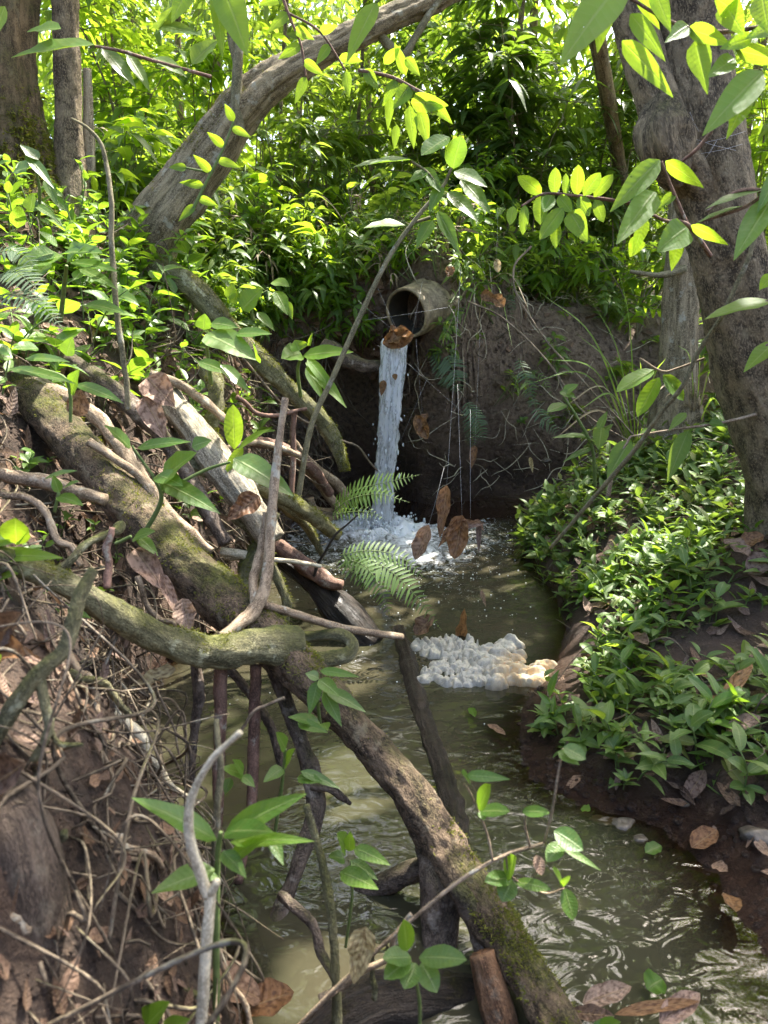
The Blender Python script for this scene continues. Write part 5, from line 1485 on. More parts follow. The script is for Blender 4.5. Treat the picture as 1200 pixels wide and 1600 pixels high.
LB = [  # prominent plants of the left bank
    ('upright sapling leaf glowing green in the middle of the left bank', [[(375, 745, 2.95, 3), (368, 715, 2.93, 3)]], [((366, 702), (364, 626), 2.92, 2.95, 30, 0, 'ellip'), ((372, 702), (425, 668), 2.92, 2.85, 18), ((380, 700), (352, 740), 2.93, 2.9, 18)], 'leaf_bright'),
    ('seedling with broad rounded leaf above the dark hollow of the left bank', [[(330, 600, 3.3, 4), (325, 560, 3.25, 3), (322, 530, 3.2, 3)]], [((322, 522), (398, 562), 3.15, 3.05, 48, 0, 'ovate'), ((318, 515), (320, 488), 3.2, 3.2, 26, 0, 'ovate'), ((330, 505), (372, 512), 3.2, 3.15, 24, .3), ((368, 522), (425, 522), 3.15, 3.1, 20, .1), ((345, 570), (388, 612), 3.1, 3.05, 22), ((310, 565), (360, 585), 3.15, 3.1, 22, .2), ((400, 562), (395, 535), 3.15, 3.1, 26, 0, 'ovate')], 'leaf_bank'),
    ('seedling with jagged arching leaves beside the mossy root above the hollow', [[(470, 620, 3.8, 3), (465, 580, 3.75, 3), (470, 560, 3.7, 2)]], [((474, 556), (553, 550), 3.7, 3.6, 26, .2), ((478, 566), (538, 634), 3.7, 3.62, 24), ((480, 560), (520, 612), 3.7, 3.65, 20), ((470, 552), (440, 560), 3.7, 3.65, 34, 0, 'ovate'), ((468, 548), (460, 530), 3.7, 3.7, 30, 0, 'ovate'), ((478, 575), (505, 625), 3.72, 3.66, 18), ((485, 540), (488, 518), 3.75, 3.7, 14)], 'leaf_bright'),
    ('seedling with grey-green lobed leaves over the thick limb, left of the forked twig', [[(228, 830, 2.2, 4), (252, 780, 2.2, 4), (240, 745, 2.2, 3)], [(252, 770, 2.2, 3), (320, 735, 2.25, 3), (360, 722, 2.25, 2)], [(240, 745, 2.2, 3), (215, 710, 2.2, 2.5), (206, 696, 2.2, 2)]], [((250, 752), (342, 802), 2.2, 2.1, 38, .1), ((252, 752), (310, 705), 2.2, 2.15, 48, 0, 'ovate'), ((246, 742), (286, 760), 2.2, 2.1, 34, 0.2, 'ovate'), ((366, 716), (456, 774), 2.25, 2.15, 44, 0.1, 'ovate'), ((215, 700), (300, 690), 2.2, 2.15, 22, .1), ((204, 700), (160, 662), 2.2, 2.15, 22, .2), ((300, 698), (332, 688), 2.25, 2.25, 24, .2)], 'leaf_bank'),
    ('seedling with flat layered leaves at the left edge below the fern', [[(110, 660, 2.3, 3), (110, 620, 2.3, 3), (100, 590, 2.3, 3), (60, 575, 2.3, 2)]], [((15, 576), (118, 600), 2.3, 2.2, 22, .1), ((60, 545), (18, 545), 2.3, 2.25, 20, .2), ((104, 556), (114, 524), 2.3, 2.3, 24, 0, 'ovate'), ((120, 600), (192, 630), 2.3, 2.2, 24, .1), ((110, 615), (125, 575), 2.3, 2.28, 26, 0, 'ovate'), ((20, 560), (-30, 540), 2.3, 2.25, 26), ((40, 560), (110, 566), 2.3, 2.2, 20, .2), ((-20, 545), (16, 556), 2.3, 2.25, 22), ((10, 590), (-30, 610), 2.3, 2.2, 20)], 'leaf_bank'),
    ('seedling with wide spread leaves near the left edge under the mossy tree', [[(95, 500, 2.9, 4), (100, 450, 2.85, 4), (104, 415, 2.8, 3)]], [((100, 395), (160, 396), 2.8, 2.7, 40, 0, 'ovate'), ((98, 400), (28, 418), 2.8, 2.7, 28, .1, 'ellip'), ((85, 395), (50, 405), 2.8, 2.75, 26, 0, 'ellip'), ((110, 410), (185, 425), 2.8, 2.7, 24, .1), ((125, 420), (182, 452), 2.8, 2.7, 22, .1), ((90, 385), (58, 360), 2.8, 2.75, 14), ((135, 475), (196, 490), 2.7, 2.62, 26, .1), ((105, 408), (135, 380), 2.8, 2.78, 30), ((80, 410), (45, 440), 2.8, 2.75, 20), ((60, 420), (10, 440), 2.8, 2.7, 18)], 'leaf_bank'),
    ('seedling with big three-fold leaf by the mossy root under the leaning trunk', [[(395, 500, 3.9, 3), (390, 470, 3.85, 3), (385, 450, 3.85, 2)]], [((378, 484), (412, 450), 3.8, 3.8, 34, 0, 'ovate'), ((362, 475), (374, 450), 3.85, 3.85, 18), ((430, 455), (448, 490), 3.9, 3.85, 26), ((426, 440), (452, 448), 3.9, 3.85, 22), ((448, 470), (456, 498), 3.9, 3.88, 14), ((402, 488), (428, 516), 3.8, 3.75, 16), ((358, 468), (366, 440), 3.85, 3.85, 20)], 'leaf_bright'),
    ('seedling with a round bright leaf at the left edge above the mossy branch', [[(20, 900, 1.5, 4), (26, 865, 1.5, 3)]], [((26, 850), (24, 806), 1.5, 1.48, 44, 0, 'ellip'), ((30, 850), (46, 828), 1.5, 1.48, 26, 0, 'ellip'), ((-15, 870), (100, 872), 1.5, 1.45, 30, .2), ((-20, 910), (30, 896), 1.48, 1.44, 34, .1), ((-30, 860), (20, 848), 1.5, 1.47, 30)], 'leaf_bright'),
    ('seedling with two drooping leaves hanging over the thick limb', [[(180, 850, 2.0, 3), (205, 838, 2.0, 3)]], [((208, 842), (244, 830), 2.0, 1.95, 26, .2), ((215, 838), (246, 868), 2.0, 1.95, 22)], 'leaf_bank'),
    ('seedling with small leaves beneath the brown broken branch at left', [[(85, 800, 1.95, 3), (92, 770, 1.95, 3)]], [((90, 775), (130, 790), 1.95, 1.9, 24, .1), ((92, 770), (82, 740), 1.95, 1.95, 18), ((100, 762), (125, 752), 1.95, 1.92, 16), ((70, 748), (122, 735), 2.0, 1.95, 16)], 'leaf_bank'),
    ('green leaf edge at the left border above the lichened branch', [[(-30, 1080, 1.0, 3), (-10, 1040, 1.0, 3)]], [((-14, 1075), (4, 1020), 1.0, 0.98, 30, 0, 'ellip')], 'leaf_bright'),
    ('lanky plant with dark pointed leaves at the foot of the mossy tree', [[(60, 350, 3.6, 3), (62, 300, 3.55, 3), (55, 260, 3.5, 2)]], [((40, 240), (82, 292), 3.5, 3.45, 20), ((60, 250), (30, 225), 3.5, 3.5, 20), ((70, 280), (88, 318), 3.5, 3.5, 18), ((45, 262), (20, 270), 3.5, 3.5, 22), ((55, 320), (90, 345), 3.55, 3.5, 16), ((48, 330), (52, 300), 3.55, 3.55, 24, 0, 'ovate')], 'leaf_dark'),
]
for lb, st, lv, mt in LB:
    plant_px('leafy_seedling', lb, 'seedling', st, lv, mt, 'green_stem', 'leafy seedlings of the left bank', shape='lance')

# leaves hanging low in front of the right bank
plant_px('leafy_branch', 'three oval leaves dangling in front of the pale tree foot', 'branch',
         [[(1100, 560, 3.3, 2), (1060, 575, 3.3, 2), (1034, 580, 3.3, 2), (1000, 560, 3.3, 1.6)]],
         [((1022, 578), (965, 612), 3.3, 3.25, 26, .1, 'ellip'), ((1030, 590), (998, 648), 3.3, 3.25, 26, 0, 'ellip'), ((1036, 586), (1066, 624), 3.3, 3.27, 22, 0, 'ellip')], 'leaf_bright', 'twig')
plant_px('leafy_branch', 'dull olive leaves hanging from the thin twig by the right bank', 'branch',
         [[(1210, 640, 3.0, 3), (1130, 660, 3.0, 2.5), (1060, 670, 3.0, 2), (985, 682, 3.0, 1.6)], [(985, 682, 3.0, 2), (960, 730, 3.0, 3), (950, 775, 3.0, 4)]],
         [((985, 688), (951, 745), 3.0, 2.97, 34), ((1076, 672), (1045, 748), 3.0, 2.97, 30), ((1072, 645), (1046, 672), 3.0, 2.97, 16), ((1000, 675), (1028, 672), 3.0, 2.95, 10), ((940, 668), (936, 700), 3.0, 2.98, 26, 0, 'ovate'), ((1108, 660), (1132, 665), 3, 2.97, 14)], 'leaf_shrub', 'twig')
plant_px('leafy_seedling', 'pale-leaved seedling leaning over the far right corner of the pool', 'seedling',
         [[(930, 760, 3.9, 3), (925, 700, 3.85, 3), (900, 650, 3.8, 2.5), (880, 620, 3.8, 2)]],
         [((885, 632), (856, 644), 3.8, 3.75, 18, .1, 'ellip'), ((880, 615), (905, 600), 3.8, 3.78, 16), ((875, 612), (900, 622), 3.8, 3.75, 14), ((930, 690), (888, 680), 3.85, 3.75, 18, .2), ((920, 682), (862, 684), 3.85, 3.75, 12), ((935, 672), (950, 640), 3.85, 3.85, 14), ((925, 700), (880, 722), 3.85, 3.75, 12), ((930, 690), (960, 660), 3.85, 3.85, 16)], 'leaf_cover')


# ---- generic plants in numbers
def stem_plant(H, nl, Lm, wr, lean, shape='lance', leafn=5, basal=0.0, droop=(0.15, 0.45)):
    """returns (stem MB, leaf MB) for a small herb standing at the origin"""
    ms, ml = MB(), MB()
    ld = rng.normal(size=3) * lean
    top = np.array([ld[0], ld[1], H])
    pts = np.array([[0, 0, -0.03], [ld[0] * .2, ld[1] * .2, H * .4], top * np.array([.6, .6, .8]), top])
    c, r = tube(ms, pts, [0.003, 0.0026, 0.002, 0.0015], seg=6, step=0.03, lump=0.05)
    u = np.sort(rng.uniform(basal, 1, nl))
    u[-1] = 1
    az = np.arange(nl) * 2.4 + rng.random() * 6
    b_ = c[(u * (len(c) - 1)).astype(int)]
    el = 0.25 + 0.75 * u + rng.normal(size=nl) * 0.25
    d_ = np.stack([np.cos(az), np.sin(az), el], -1)
    L_ = Lm * rng.uniform(0.65, 1.15, nl)
    # short stalks
    leaves(ml, b_, d_, np.stack([-np.cos(az) * .3, -np.sin(az) * .3, np.ones(nl)], -1) + rng.normal(size=(nl, 3)) * .25, L_, L_ * wr * rng.uniform(.85, 1.15, nl), rng.uniform(*droop, nl), 0.28, shape, leafn, None, 0.03, 0, 5 if leafn > 5 else 3)
    return ms, ml


def variants(n, smat, lmat, fn, raw=None):
    out_ = []
    raws = raw if raw is not None else []
    for k in range(n):
        ms, ml = fn(k)
        raws.append((ms, ml))
        out_.append((ms.mesh('stem', M[smat]), ml.mesh('foliage', M[lmat if isinstance(lmat, str) else lmat[k % len(lmat)]])))
    return out_


def put(name, label, cat, var, loc, rz, sc, group, tilt=(0, 0)):
    o = thing(name, label, cat, loc, group)
    o.rotation_euler = (tilt[0], tilt[1], rz)
    o.scale = (sc, sc, sc)
    for nm, me in zip(('stem', 'foliage'), var):
        c = bpy.data.objects.new(nm, me)
        COL.objects.link(c)
        c.parent = o
    return o


# right bank carpet
cov_raw = []
cov = variants(14, 'green_stem', ['leaf_cover', 'leaf_cover', 'leaf_shrub', 'leaf_cover', 'leaf_bank'], lambda k: stem_plant(rng.uniform(.05, .12), int(rng.integers(7, 12)), rng.uniform(.085, .125), rng.uniform(.28, .38), 0.05, 'lance' if k % 3 else 'ellip', 7, 0.1), cov_raw)
CG = 'plants of the green carpet on the right bank'


def cov_label(px, py, d):
    if d < 0.10: return 'broad-leaved green carpet plant overhanging the water edge of the right bank'
    if py < 880: return 'broad-leaved green carpet plant between the pool corner and the burl tree'
    if px > 1090 and py < 1080: return 'broad-leaved green carpet plant near the right edge among brown dead leaves'
    if py > 1130: return 'broad-leaved green carpet plant on the bare mud above the shallow water'
    return 'broad-leaved green carpet plant in the middle of the right bank'


p_, n_ = scatter(1900, lambda x, y, z, px, py: (x > Rx(y) - 0.01) & (x < Rx(y) + 2.4) & (px < 1270) & (py > 640) & (py < 1330) & (y < 5.2) & (z > 0.015) & (z < 1.7))
qx, qy, zc_ = proj(p_)
chosen = []
for k in range(len(p_)):
    p, px, py = p_[k], qx[k], qy[k]
    if py > 1205 + (px - 800) * 0.22: continue                      # bare mud
    if py > 1150 + (px - 800) * 0.2 and rng.random() < .5: continue
    if fbm(p, 2.4, 2) < -0.27: continue
    if py < 800 and px < 835 + (800 - py) * 1.15: continue                # muddy corner of the pool
    if 950 < py < 1110 and p[0] < float(Rx(p[1])) + .20: continue
    if px > 1110 and 830 < py < 1000 and rng.random() < .6: continue
    chosen.append(k)
chosen = sorted(chosen[:760], key=lambda k: zc_[k])
rest_s, rest_l = MB(), MB()
for q, k in enumerate(chosen):
    p, nn, px, py = p_[k], n_[k], qx[k], qy[k]
    d = p[0] - float(Rx(p[1]))
    sc = rng.uniform(.65, 1.3)
    tl = (rng.normal() * .14 + nn[1] * -.3, rng.normal() * .14 + nn[0] * .3 - (0.12 if d < .12 else 0))
    rz = rng.random() * 6.28
    vi = int(rng.integers(14))
    if q < 300:
        put('carpet_plant', cov_label(px, py, d), 'plant', cov[vi], p, rz, sc, CG, tl)
    else:                                                           # the farthest ones, past counting
        T = Matrix.LocRotScale(Vector(p), Euler((tl[0], tl[1], rz)), Vector((sc,) * 3))
        A = np.array(T)
        for src, dst in zip(cov_raw[vi], (rest_s, rest_l)):
            v = np.concatenate(src.v) @ A[:3, :3].T + A[:3, 3]
            dst.add(v, np.concatenate(src.f), np.concatenate(src.tc), np.concatenate(src.rn))
far = tag(rest_l.build('ground_cover', M['leaf_cover']), 'farther part of the green leaf carpet on the right bank', 'ground cover', kind='stuff')
rest_s.build('stems', M['green_stem'], far)["kind"] = 'stuff'
print('carpet', len(chosen))

# small herbs of the left bank
hb = variants(10, 'green_stem', 'leaf_bank', lambda k: stem_plant(rng.uniform(.10, .24), int(rng.integers(6, 11)), rng.uniform(.07, .12), rng.uniform(.34, .5), 0.06, 'ovate' if k % 2 else 'lance', 6, 0.3))
cnt = 0
p_, n_ = scatter(900, lambda x, y, z, px, py: (px > -60) & (px < 500) & (py > 330) & (py < 700) & (y > 2.2) & (y < 5.2) & (z > .5))
qx, qy, _ = proj(p_)
for p, px, py in zip(p_, qx, qy):
    if cnt >= 210: break
    if fbm(p, 1.8, 2) < -0.12: continue
    if py > 580 and rng.random() < .6: continue
    zone = 'small leafy herb at the foot of the mossy left tree' if px < 160 and py < 470 else 'small leafy herb below the mossy root on the left bank' if px > 200 and py > 450 else 'small leafy herb under the leaning trunk base' if px > 150 and py < 450 else 'small leafy herb on the left slope near the picture edge'
    put('herb', zone, 'plant', hb[int(rng.integers(10))], p, rng.random() * 6.28, rng.uniform(.8, 1.55), 'herbs of the left bank', (rng.normal() * .2, .2 + rng.normal() * .2))
    cnt += 1
print('herbs', cnt)
# few herbs low on the steep near bank
p_, n_ = scatter(34, lambda x, y, z, px, py: (px > -20) & (px < 330) & (py > 640) & (py < 1000) & (y > 1.2) & (z > .3))
for p in p_:
    put('herb', 'small leafy herb among the roots of the near left bank', 'plant', hb[int(rng.integers(10))], p, rng.random() * 6.28, rng.uniform(.5, .8), 'herbs of the left bank', (rng.normal() * .2, .3))


# bamboo-like plants along the top of the back bank
def cane_plant(H, nst, nl, Lm, wr, spread, droop=(.3, .7), arch=0.35):
    ms, ml = MB(), MB()
    for s in range(nst):
        a = rng.random() * 6.28
        e = np.array([math.cos(a), math.sin(a), 0]) * spread * rng.uniform(.3, 1)
        h_ = H * rng.uniform(.6, 1.1)
        pts = np.array([e * .1 + [0, 0, -.04], e * .35 + [0, 0, h_ * .55], e * .8 + [0, 0, h_ * .95], e * (1 + arch) + [0, 0, h_ * (1 - arch * .3)]])
        c, r = tube(ms, pts, [.004, .0035, .0025, .0015], seg=5, step=.07, lump=.05, wob=.01)
        k = nl // nst
        u = rng.uniform(.2, 1, k) ** .8
        b_ = c[(u * (len(c) - 1)).astype(int)]
        az = rng.random(k) * 6.28
        d_ = np.stack([np.cos(az), np.sin(az), rng.uniform(-.3, .7, k)], -1)
        b_ = b_ + d_ * rng.uniform(0, .08, (k, 1)) * H
        L_ = Lm * rng.uniform(.6, 1.2, k)
        leaves(ml, b_, d_, rng.normal(size=(k, 3)) * .4 + np.array([0, 0, 1]), L_, L_ * wr, rng.uniform(*droop, k), .25, 'lance', 4)
    return ms, ml


cane = variants(10, 'green_stem', 'leaf_shrub', lambda k: cane_plant(rng.uniform(.25, .6), 4, int(rng.integers(36, 64)), rng.uniform(.11, .17), rng.uniform(.26, .4), .24))
caneb = variants(6, 'green_stem', 'leaf_bright', lambda k: cane_plant(rng.uniform(.2, .5), 4, int(rng.integers(30, 50)), rng.uniform(.10, .15), rng.uniform(.28, .42), .24))
dryv = variants(6, 'rootlet', 'dry_blade', lambda k: cane_plant(rng.uniform(.25, .6), 7, int(rng.integers(14, 34)), rng.uniform(.09, .15), rng.uniform(.12, .25), .3, (.5, 1.0)))
cnt = 0
p_, n_ = scatter(600, lambda x, y, z, px, py: (px > 180) & (px < 1010) & (y > 5.0) & (y < 6.9) & (z > 1.50) & (py < 480) & ~((px > 575) & (px < 735) & (py > 425)))
qx, qy, _ = proj(p_)
for p, px, py in zip(p_, qx, qy):
    if cnt >= 170: break
    if px > 760 and rng.random() < .3: continue
    zone = 'slender-leaved undergrowth plant left of the pipe on the bank top' if px < 600 else 'slender-leaved undergrowth plant hanging over the pipe' if px < 720 else 'slender-leaved undergrowth plant on the back slope right of the pipe'
    put('undergrowth_plant', zone, 'plant', (dryv if rng.random() < .3 else caneb if rng.random() < .4 else cane)[int(rng.integers(6))], p, rng.random() * 6.28, rng.uniform(.75, 1.25), 'undergrowth along the top of the back bank', (.25 + rng.normal() * .2, rng.normal() * .2))
    cnt += 1
# drooping over the lip of the bank left of the pipe
p_, n_ = scatter(90, lambda x, y, z, px, py: (px > 330) & (px < 590) & (py > 425) & (py < 540) & (y > 4.3) & (y < 5.75) & (z > 1.1))
for p in p_:
    put('undergrowth_plant', 'slender-leaved undergrowth plant drooping over the hollow left of the pipe', 'plant', (caneb if rng.random() < .5 else cane)[int(rng.integers(6))], p, rng.random() * 6.28, rng.uniform(.6, 1.05), 'undergrowth along the top of the back bank', (.55 + rng.normal() * .3, rng.normal() * .3))
# round the pipe
p_, n_ = scatter(80, lambda x, y, z, px, py: (px > 575) & (px < 760) & (py > 345) & (py < 432) & (y > 4.6) & (y < 5.9) & (z > 1.55))
for p in p_[:30]:
    put('undergrowth_plant', 'slender-leaved undergrowth plant on the mound over the pipe', 'plant', (dryv if rng.random() < .25 else caneb if rng.random() < .5 else cane)[int(rng.integers(6))], p, rng.random() * 6.28, rng.uniform(.45, .85), 'undergrowth along the top of the back bank', (.35 + rng.normal() * .3, rng.normal() * .3))
# on the left, round the leaning trunk
p_, n_ = scatter(60, lambda x, y, z, px, py: (px > 130) & (px < 480) & (y > 4.6) & (y < 6.5) & (z > 1.5))
for p in p_:
    put('undergrowth_plant', 'slender-leaved undergrowth plant behind the leaning trunk', 'plant', (caneb if rng.random() < .6 else cane)[int(rng.integers(6))], p, rng.random() * 6.28, rng.uniform(.9, 1.5), 'undergrowth along the top of the back bank', (rng.normal() * .2, rng.normal() * .2))


# ---- shrubs and young trees behind
def shrub(name, label, base, H, W_, nst, nl, Lm, wr, lmat, shape='lance', droop=(.3, .8), zlo=.06, group='shrubs and saplings behind the bank', tilt=0.0, r0=.009):
    base = np.asarray(base, float)
    o = thing(name, label, 'shrub', base, group)
    ml = MB()
    for s in range(nst):
        ms = MB()
        a = rng.random() * 6.28
        e = np.array([math.cos(a), math.sin(a), 0]) * W_ * rng.uniform(.3, 1.0)
        h_ = H * rng.uniform(.65, 1.05)
        c, r = tube(ms, np.array([base + e * .08 - [0, 0, .1], base + e * .25 + [0, 0, h_ * .4], base + e * .6 + [0, 0, h_ * .75], base + e + [0, 0, h_]]), [r0, r0 * .75, r0 * .5, r0 * .25], seg=6, step=.12, wob=.05)
        # side twigs with leaves in two ranks
        k = nl // nst
        ntw = max(3, k // 9)
        for q in range(ntw):
            u = rng.uniform(zlo, 1)
            b0 = c[int(u * (len(c) - 1))]
            az = rng.random() * 6.28
            tl = rng.uniform(.2, .5) * (0.6 + W_ * .5)
            td = np.array([math.cos(az), math.sin(az), rng.uniform(-.25, .55)])
            e1 = b0 + td * tl + np.array([0, 0, -.12 * tl])
            tube(ms, [b0, (b0 + e1) / 2 + [0, 0, .05 * tl], e1], [.004, .003, .0015], seg=4, step=.1, lump=0)
            m_ = 9
            t_ = np.linspace(.15, 1, m_)
            sd2 = norm(np.cross(td, [0, 0, 1.0]))
            sg = np.where(np.arange(m_) % 2, 1, -1)[:, None]
            d_ = td * .8 + sd2 * sg * .8 + rng.normal(size=(m_, 3)) * .22
            L_ = Lm * rng.uniform(.65, 1.2, m_)
            leaves(ml, b0 + (e1 - b0) * t_[:, None], d_, rng.normal(size=(m_, 3)) * .3 + [0, 0, 1.0], L_, L_ * wr, rng.uniform(*droop, m_), .25, shape, 4)
        ms.build('stem', M['stem'], o)
    ml.build('foliage', M[lmat], o)
    return o


def gz(x, y):
    return float(ground(np.array([x]), np.array([y]))[0])


def at_bg(px, y):
    x = (px - 600) / FPX * (y * CP)
    x = float(P(px, 380, y)[0])
    return np.array([x, y, gz(x, y)])


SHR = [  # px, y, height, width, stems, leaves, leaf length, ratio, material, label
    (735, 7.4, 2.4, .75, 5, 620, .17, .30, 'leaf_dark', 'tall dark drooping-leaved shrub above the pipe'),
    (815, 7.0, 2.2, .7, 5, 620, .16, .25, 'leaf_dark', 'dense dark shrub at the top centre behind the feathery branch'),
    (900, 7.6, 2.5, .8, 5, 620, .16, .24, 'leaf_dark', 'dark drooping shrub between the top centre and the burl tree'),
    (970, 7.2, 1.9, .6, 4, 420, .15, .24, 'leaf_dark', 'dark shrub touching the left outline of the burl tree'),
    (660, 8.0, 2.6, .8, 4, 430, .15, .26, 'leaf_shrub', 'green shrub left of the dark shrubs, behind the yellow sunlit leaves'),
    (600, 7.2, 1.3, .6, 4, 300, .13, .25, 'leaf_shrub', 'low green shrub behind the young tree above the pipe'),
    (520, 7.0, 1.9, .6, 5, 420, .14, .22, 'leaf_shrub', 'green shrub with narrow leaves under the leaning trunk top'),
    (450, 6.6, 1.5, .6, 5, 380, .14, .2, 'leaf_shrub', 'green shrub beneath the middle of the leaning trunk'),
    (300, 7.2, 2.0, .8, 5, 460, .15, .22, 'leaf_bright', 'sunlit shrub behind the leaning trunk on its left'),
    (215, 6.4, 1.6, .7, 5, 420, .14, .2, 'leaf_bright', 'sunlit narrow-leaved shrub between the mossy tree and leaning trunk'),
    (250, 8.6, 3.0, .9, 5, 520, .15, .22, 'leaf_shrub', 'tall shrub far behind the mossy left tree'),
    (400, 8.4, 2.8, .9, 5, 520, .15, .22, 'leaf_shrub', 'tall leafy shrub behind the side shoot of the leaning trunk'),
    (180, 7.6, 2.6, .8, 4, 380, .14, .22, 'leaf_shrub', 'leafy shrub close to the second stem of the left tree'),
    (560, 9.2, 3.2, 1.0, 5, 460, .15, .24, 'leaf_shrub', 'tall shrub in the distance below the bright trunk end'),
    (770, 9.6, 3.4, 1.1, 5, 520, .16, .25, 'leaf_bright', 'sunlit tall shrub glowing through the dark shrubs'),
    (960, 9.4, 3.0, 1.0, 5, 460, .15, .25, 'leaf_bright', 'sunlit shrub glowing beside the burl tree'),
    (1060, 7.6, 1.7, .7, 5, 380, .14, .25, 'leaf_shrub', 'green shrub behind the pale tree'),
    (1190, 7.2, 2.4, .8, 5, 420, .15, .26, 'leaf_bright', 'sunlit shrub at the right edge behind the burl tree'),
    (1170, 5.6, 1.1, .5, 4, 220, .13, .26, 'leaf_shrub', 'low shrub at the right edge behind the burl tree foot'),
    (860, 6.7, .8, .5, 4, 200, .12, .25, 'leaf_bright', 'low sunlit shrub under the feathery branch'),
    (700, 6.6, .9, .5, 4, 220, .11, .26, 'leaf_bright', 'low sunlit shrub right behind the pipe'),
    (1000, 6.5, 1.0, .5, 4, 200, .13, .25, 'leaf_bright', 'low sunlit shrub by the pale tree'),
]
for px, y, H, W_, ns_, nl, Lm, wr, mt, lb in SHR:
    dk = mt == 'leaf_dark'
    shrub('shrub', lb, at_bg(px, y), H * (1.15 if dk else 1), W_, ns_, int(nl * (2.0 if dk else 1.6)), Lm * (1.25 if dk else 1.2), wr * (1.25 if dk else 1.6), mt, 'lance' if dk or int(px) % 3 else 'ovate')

# slim trunks further back
SAP = [(640, 10.5, .05, 6), (585, 9.0, .03, -4), (790, 8.4, .035, 3), (842, 10, .06, -6), (285, 9.5, .04, 8), (205, 8.2, .03, -6), (345, 11, .06, 4), (480, 12, .07, -8), (925, 11, .05, 6), (1005, 10, .04, 0), (430, 7.8, .018, 10), (560, 8, .018, 4), (235, 10.5, .05, 0), (1140, 10, .06, 5)]
SAPL = ['straight dark trunk far behind the yellow sunlit leaves', 'thin stem beyond the leaning trunk end', 'dark stem inside the dark central shrubs', 'distant trunk behind the feathery branch', 'distant slim trunk left of the side shoot', 'thin stem right of the mossy tree', 'distant trunk beside the hanging leaf pair', 'grey trunk in the distance below the leaning trunk top', 'distant trunk left of the burl', 'slim trunk touching the outline of the burl tree', 'thin cane close behind the leaning trunk', 'thin cane beneath the bright trunk end', 'far trunk behind the sunlit left shrubs', 'far trunk at the right of the burl tree']
for (px, y, r, ln_), lb in zip(SAP, SAPL):
    b0 = at_bg(px, y)
    mb = MB()
    tube(mb, [b0 - [0, 0, .2], b0 + [ln_ * .01, 0, 1.5], b0 + [ln_ * .03, 0, 3.4], b0 + [ln_ * .05, .1, 6.5]], [r * 1.2, r, r * .85, r * .6], seg=10, step=.15, wob=.05)
    o = thing('forest_tree', lb, 'tree', b0, 'slim trees of the forest behind')
    mb.build('trunk', M['bark_big'], o)
    mb = MB()
    c = b0 + np.stack([rng.normal(size=9) * .7, rng.normal(size=9) * .7, rng.uniform(3.2, 6.5, 9)], -1)
    crown(mb, c, rng.uniform(.4, .8, 9), 70, .16)
    mb.build('crown', M['leaf_canopy'], o)

# the forest beyond, one mass of leaves
def mass(n, lo, hi, r0, r1, per, Lm):
    c, r = rnd_clumps(n, lo, hi, r0, r1)
    mb = MB()
    crown(mb, c, r, per, Lm)
    return mb


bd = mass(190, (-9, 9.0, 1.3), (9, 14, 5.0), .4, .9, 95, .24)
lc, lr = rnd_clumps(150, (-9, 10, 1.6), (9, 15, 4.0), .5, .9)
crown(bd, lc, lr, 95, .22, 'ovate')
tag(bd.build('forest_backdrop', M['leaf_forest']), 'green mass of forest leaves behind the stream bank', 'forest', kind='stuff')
tag(mass(190, (-16, 15, 1.5), (16, 26, 8.0), .8, 1.5, 75, .34).build('far_forest', M['leaf_shrub']), 'far wood of hazy green leaves with bright gaps', 'forest', kind='stuff')
tag(mass(190, (-7, 5.5, 5.2), (9, 19, 9.0), .5, 1.1, 90, .2).build('high_canopy', M['leaf_canopy']), 'leaf canopy high over the stream', 'canopy', kind='stuff')

# ---- ferns
def frond(mr, ml, pts, L0, npair, wr=.2, taper=True, twist=0.0):
    c, r = tube(mr, pts, [.0028, .0022, .0014, .0008], seg=5, step=.02, lump=0)
    u = np.linspace(.06, .99, npair)
    idx = (u * (len(c) - 1)).astype(int)
    tg = norm(np.gradient(c, axis=0))[idx]
    side = norm(np.cross(tg, np.array([0, 0, 1.0]) + twist * np.array([0, -1, 0])))
    up = np.cross(side, tg)
    Ls = L0 * np.sin(np.pi * np.clip(u * .85 + .15, 0, 1)) ** .8
    for s in (-1, 1):
        leaves(ml, c[idx], side * s + tg * .35 + rng.normal(size=(npair, 3)) * .05, up, Ls, np.maximum(Ls * wr, .006), .15, .15, 'pinna', 4)


def fern(label, fr, mat, group=None, base=None):
    o = thing('fern', label, 'fern', fr[0][0][0] if base is None else base, group)
    for pts, L0, npair, tw in fr:
        mr, ml = MB(), MB()
        frond(mr, ml, np.array(pts), L0, npair, twist=tw)
        s = mr.build('frond', M['green_stem'], o)
        ml.build('leaflets', M[mat], s, origin=tuple(o.location))
        s.parent = o
    return o


fern('pale backlit fern arching right across the foot of the waterfall', [
    (PP([(520, 790, 3.5), (560, 765, 3.45), (610, 752, 3.4), (655, 742, 3.38)]), .085, 22, .9),
    (PP([(520, 800, 3.45), (548, 780, 3.4), (590, 772, 3.35), (640, 785, 3.3)]), .075, 20, .9),
    (PP([(520, 805, 3.4), (545, 800, 3.38), (575, 800, 3.35), (600, 812, 3.32)]), .05, 16, .7)], 'fern')
fern('green fern drooping over the water above the foam raft', [
    (PP([(535, 870, 3.1), (590, 880, 3.05), (640, 920, 3.0), (690, 985, 2.95)]), .09, 26, .6),
    (PP([(535, 872, 3.1), (570, 885, 3.02), (595, 920, 2.98), (610, 965, 2.96)]), .07, 20, .6),
    (PP([(530, 868, 3.1), (575, 860, 3.1), (625, 870, 3.1), (665, 905, 3.1)]), .075, 22, .7),
    (PP([(532, 875, 3.1), (548, 890, 3.05), (565, 905, 3.02), (575, 925, 3.0)]), .05, 16, .5)], 'fern')
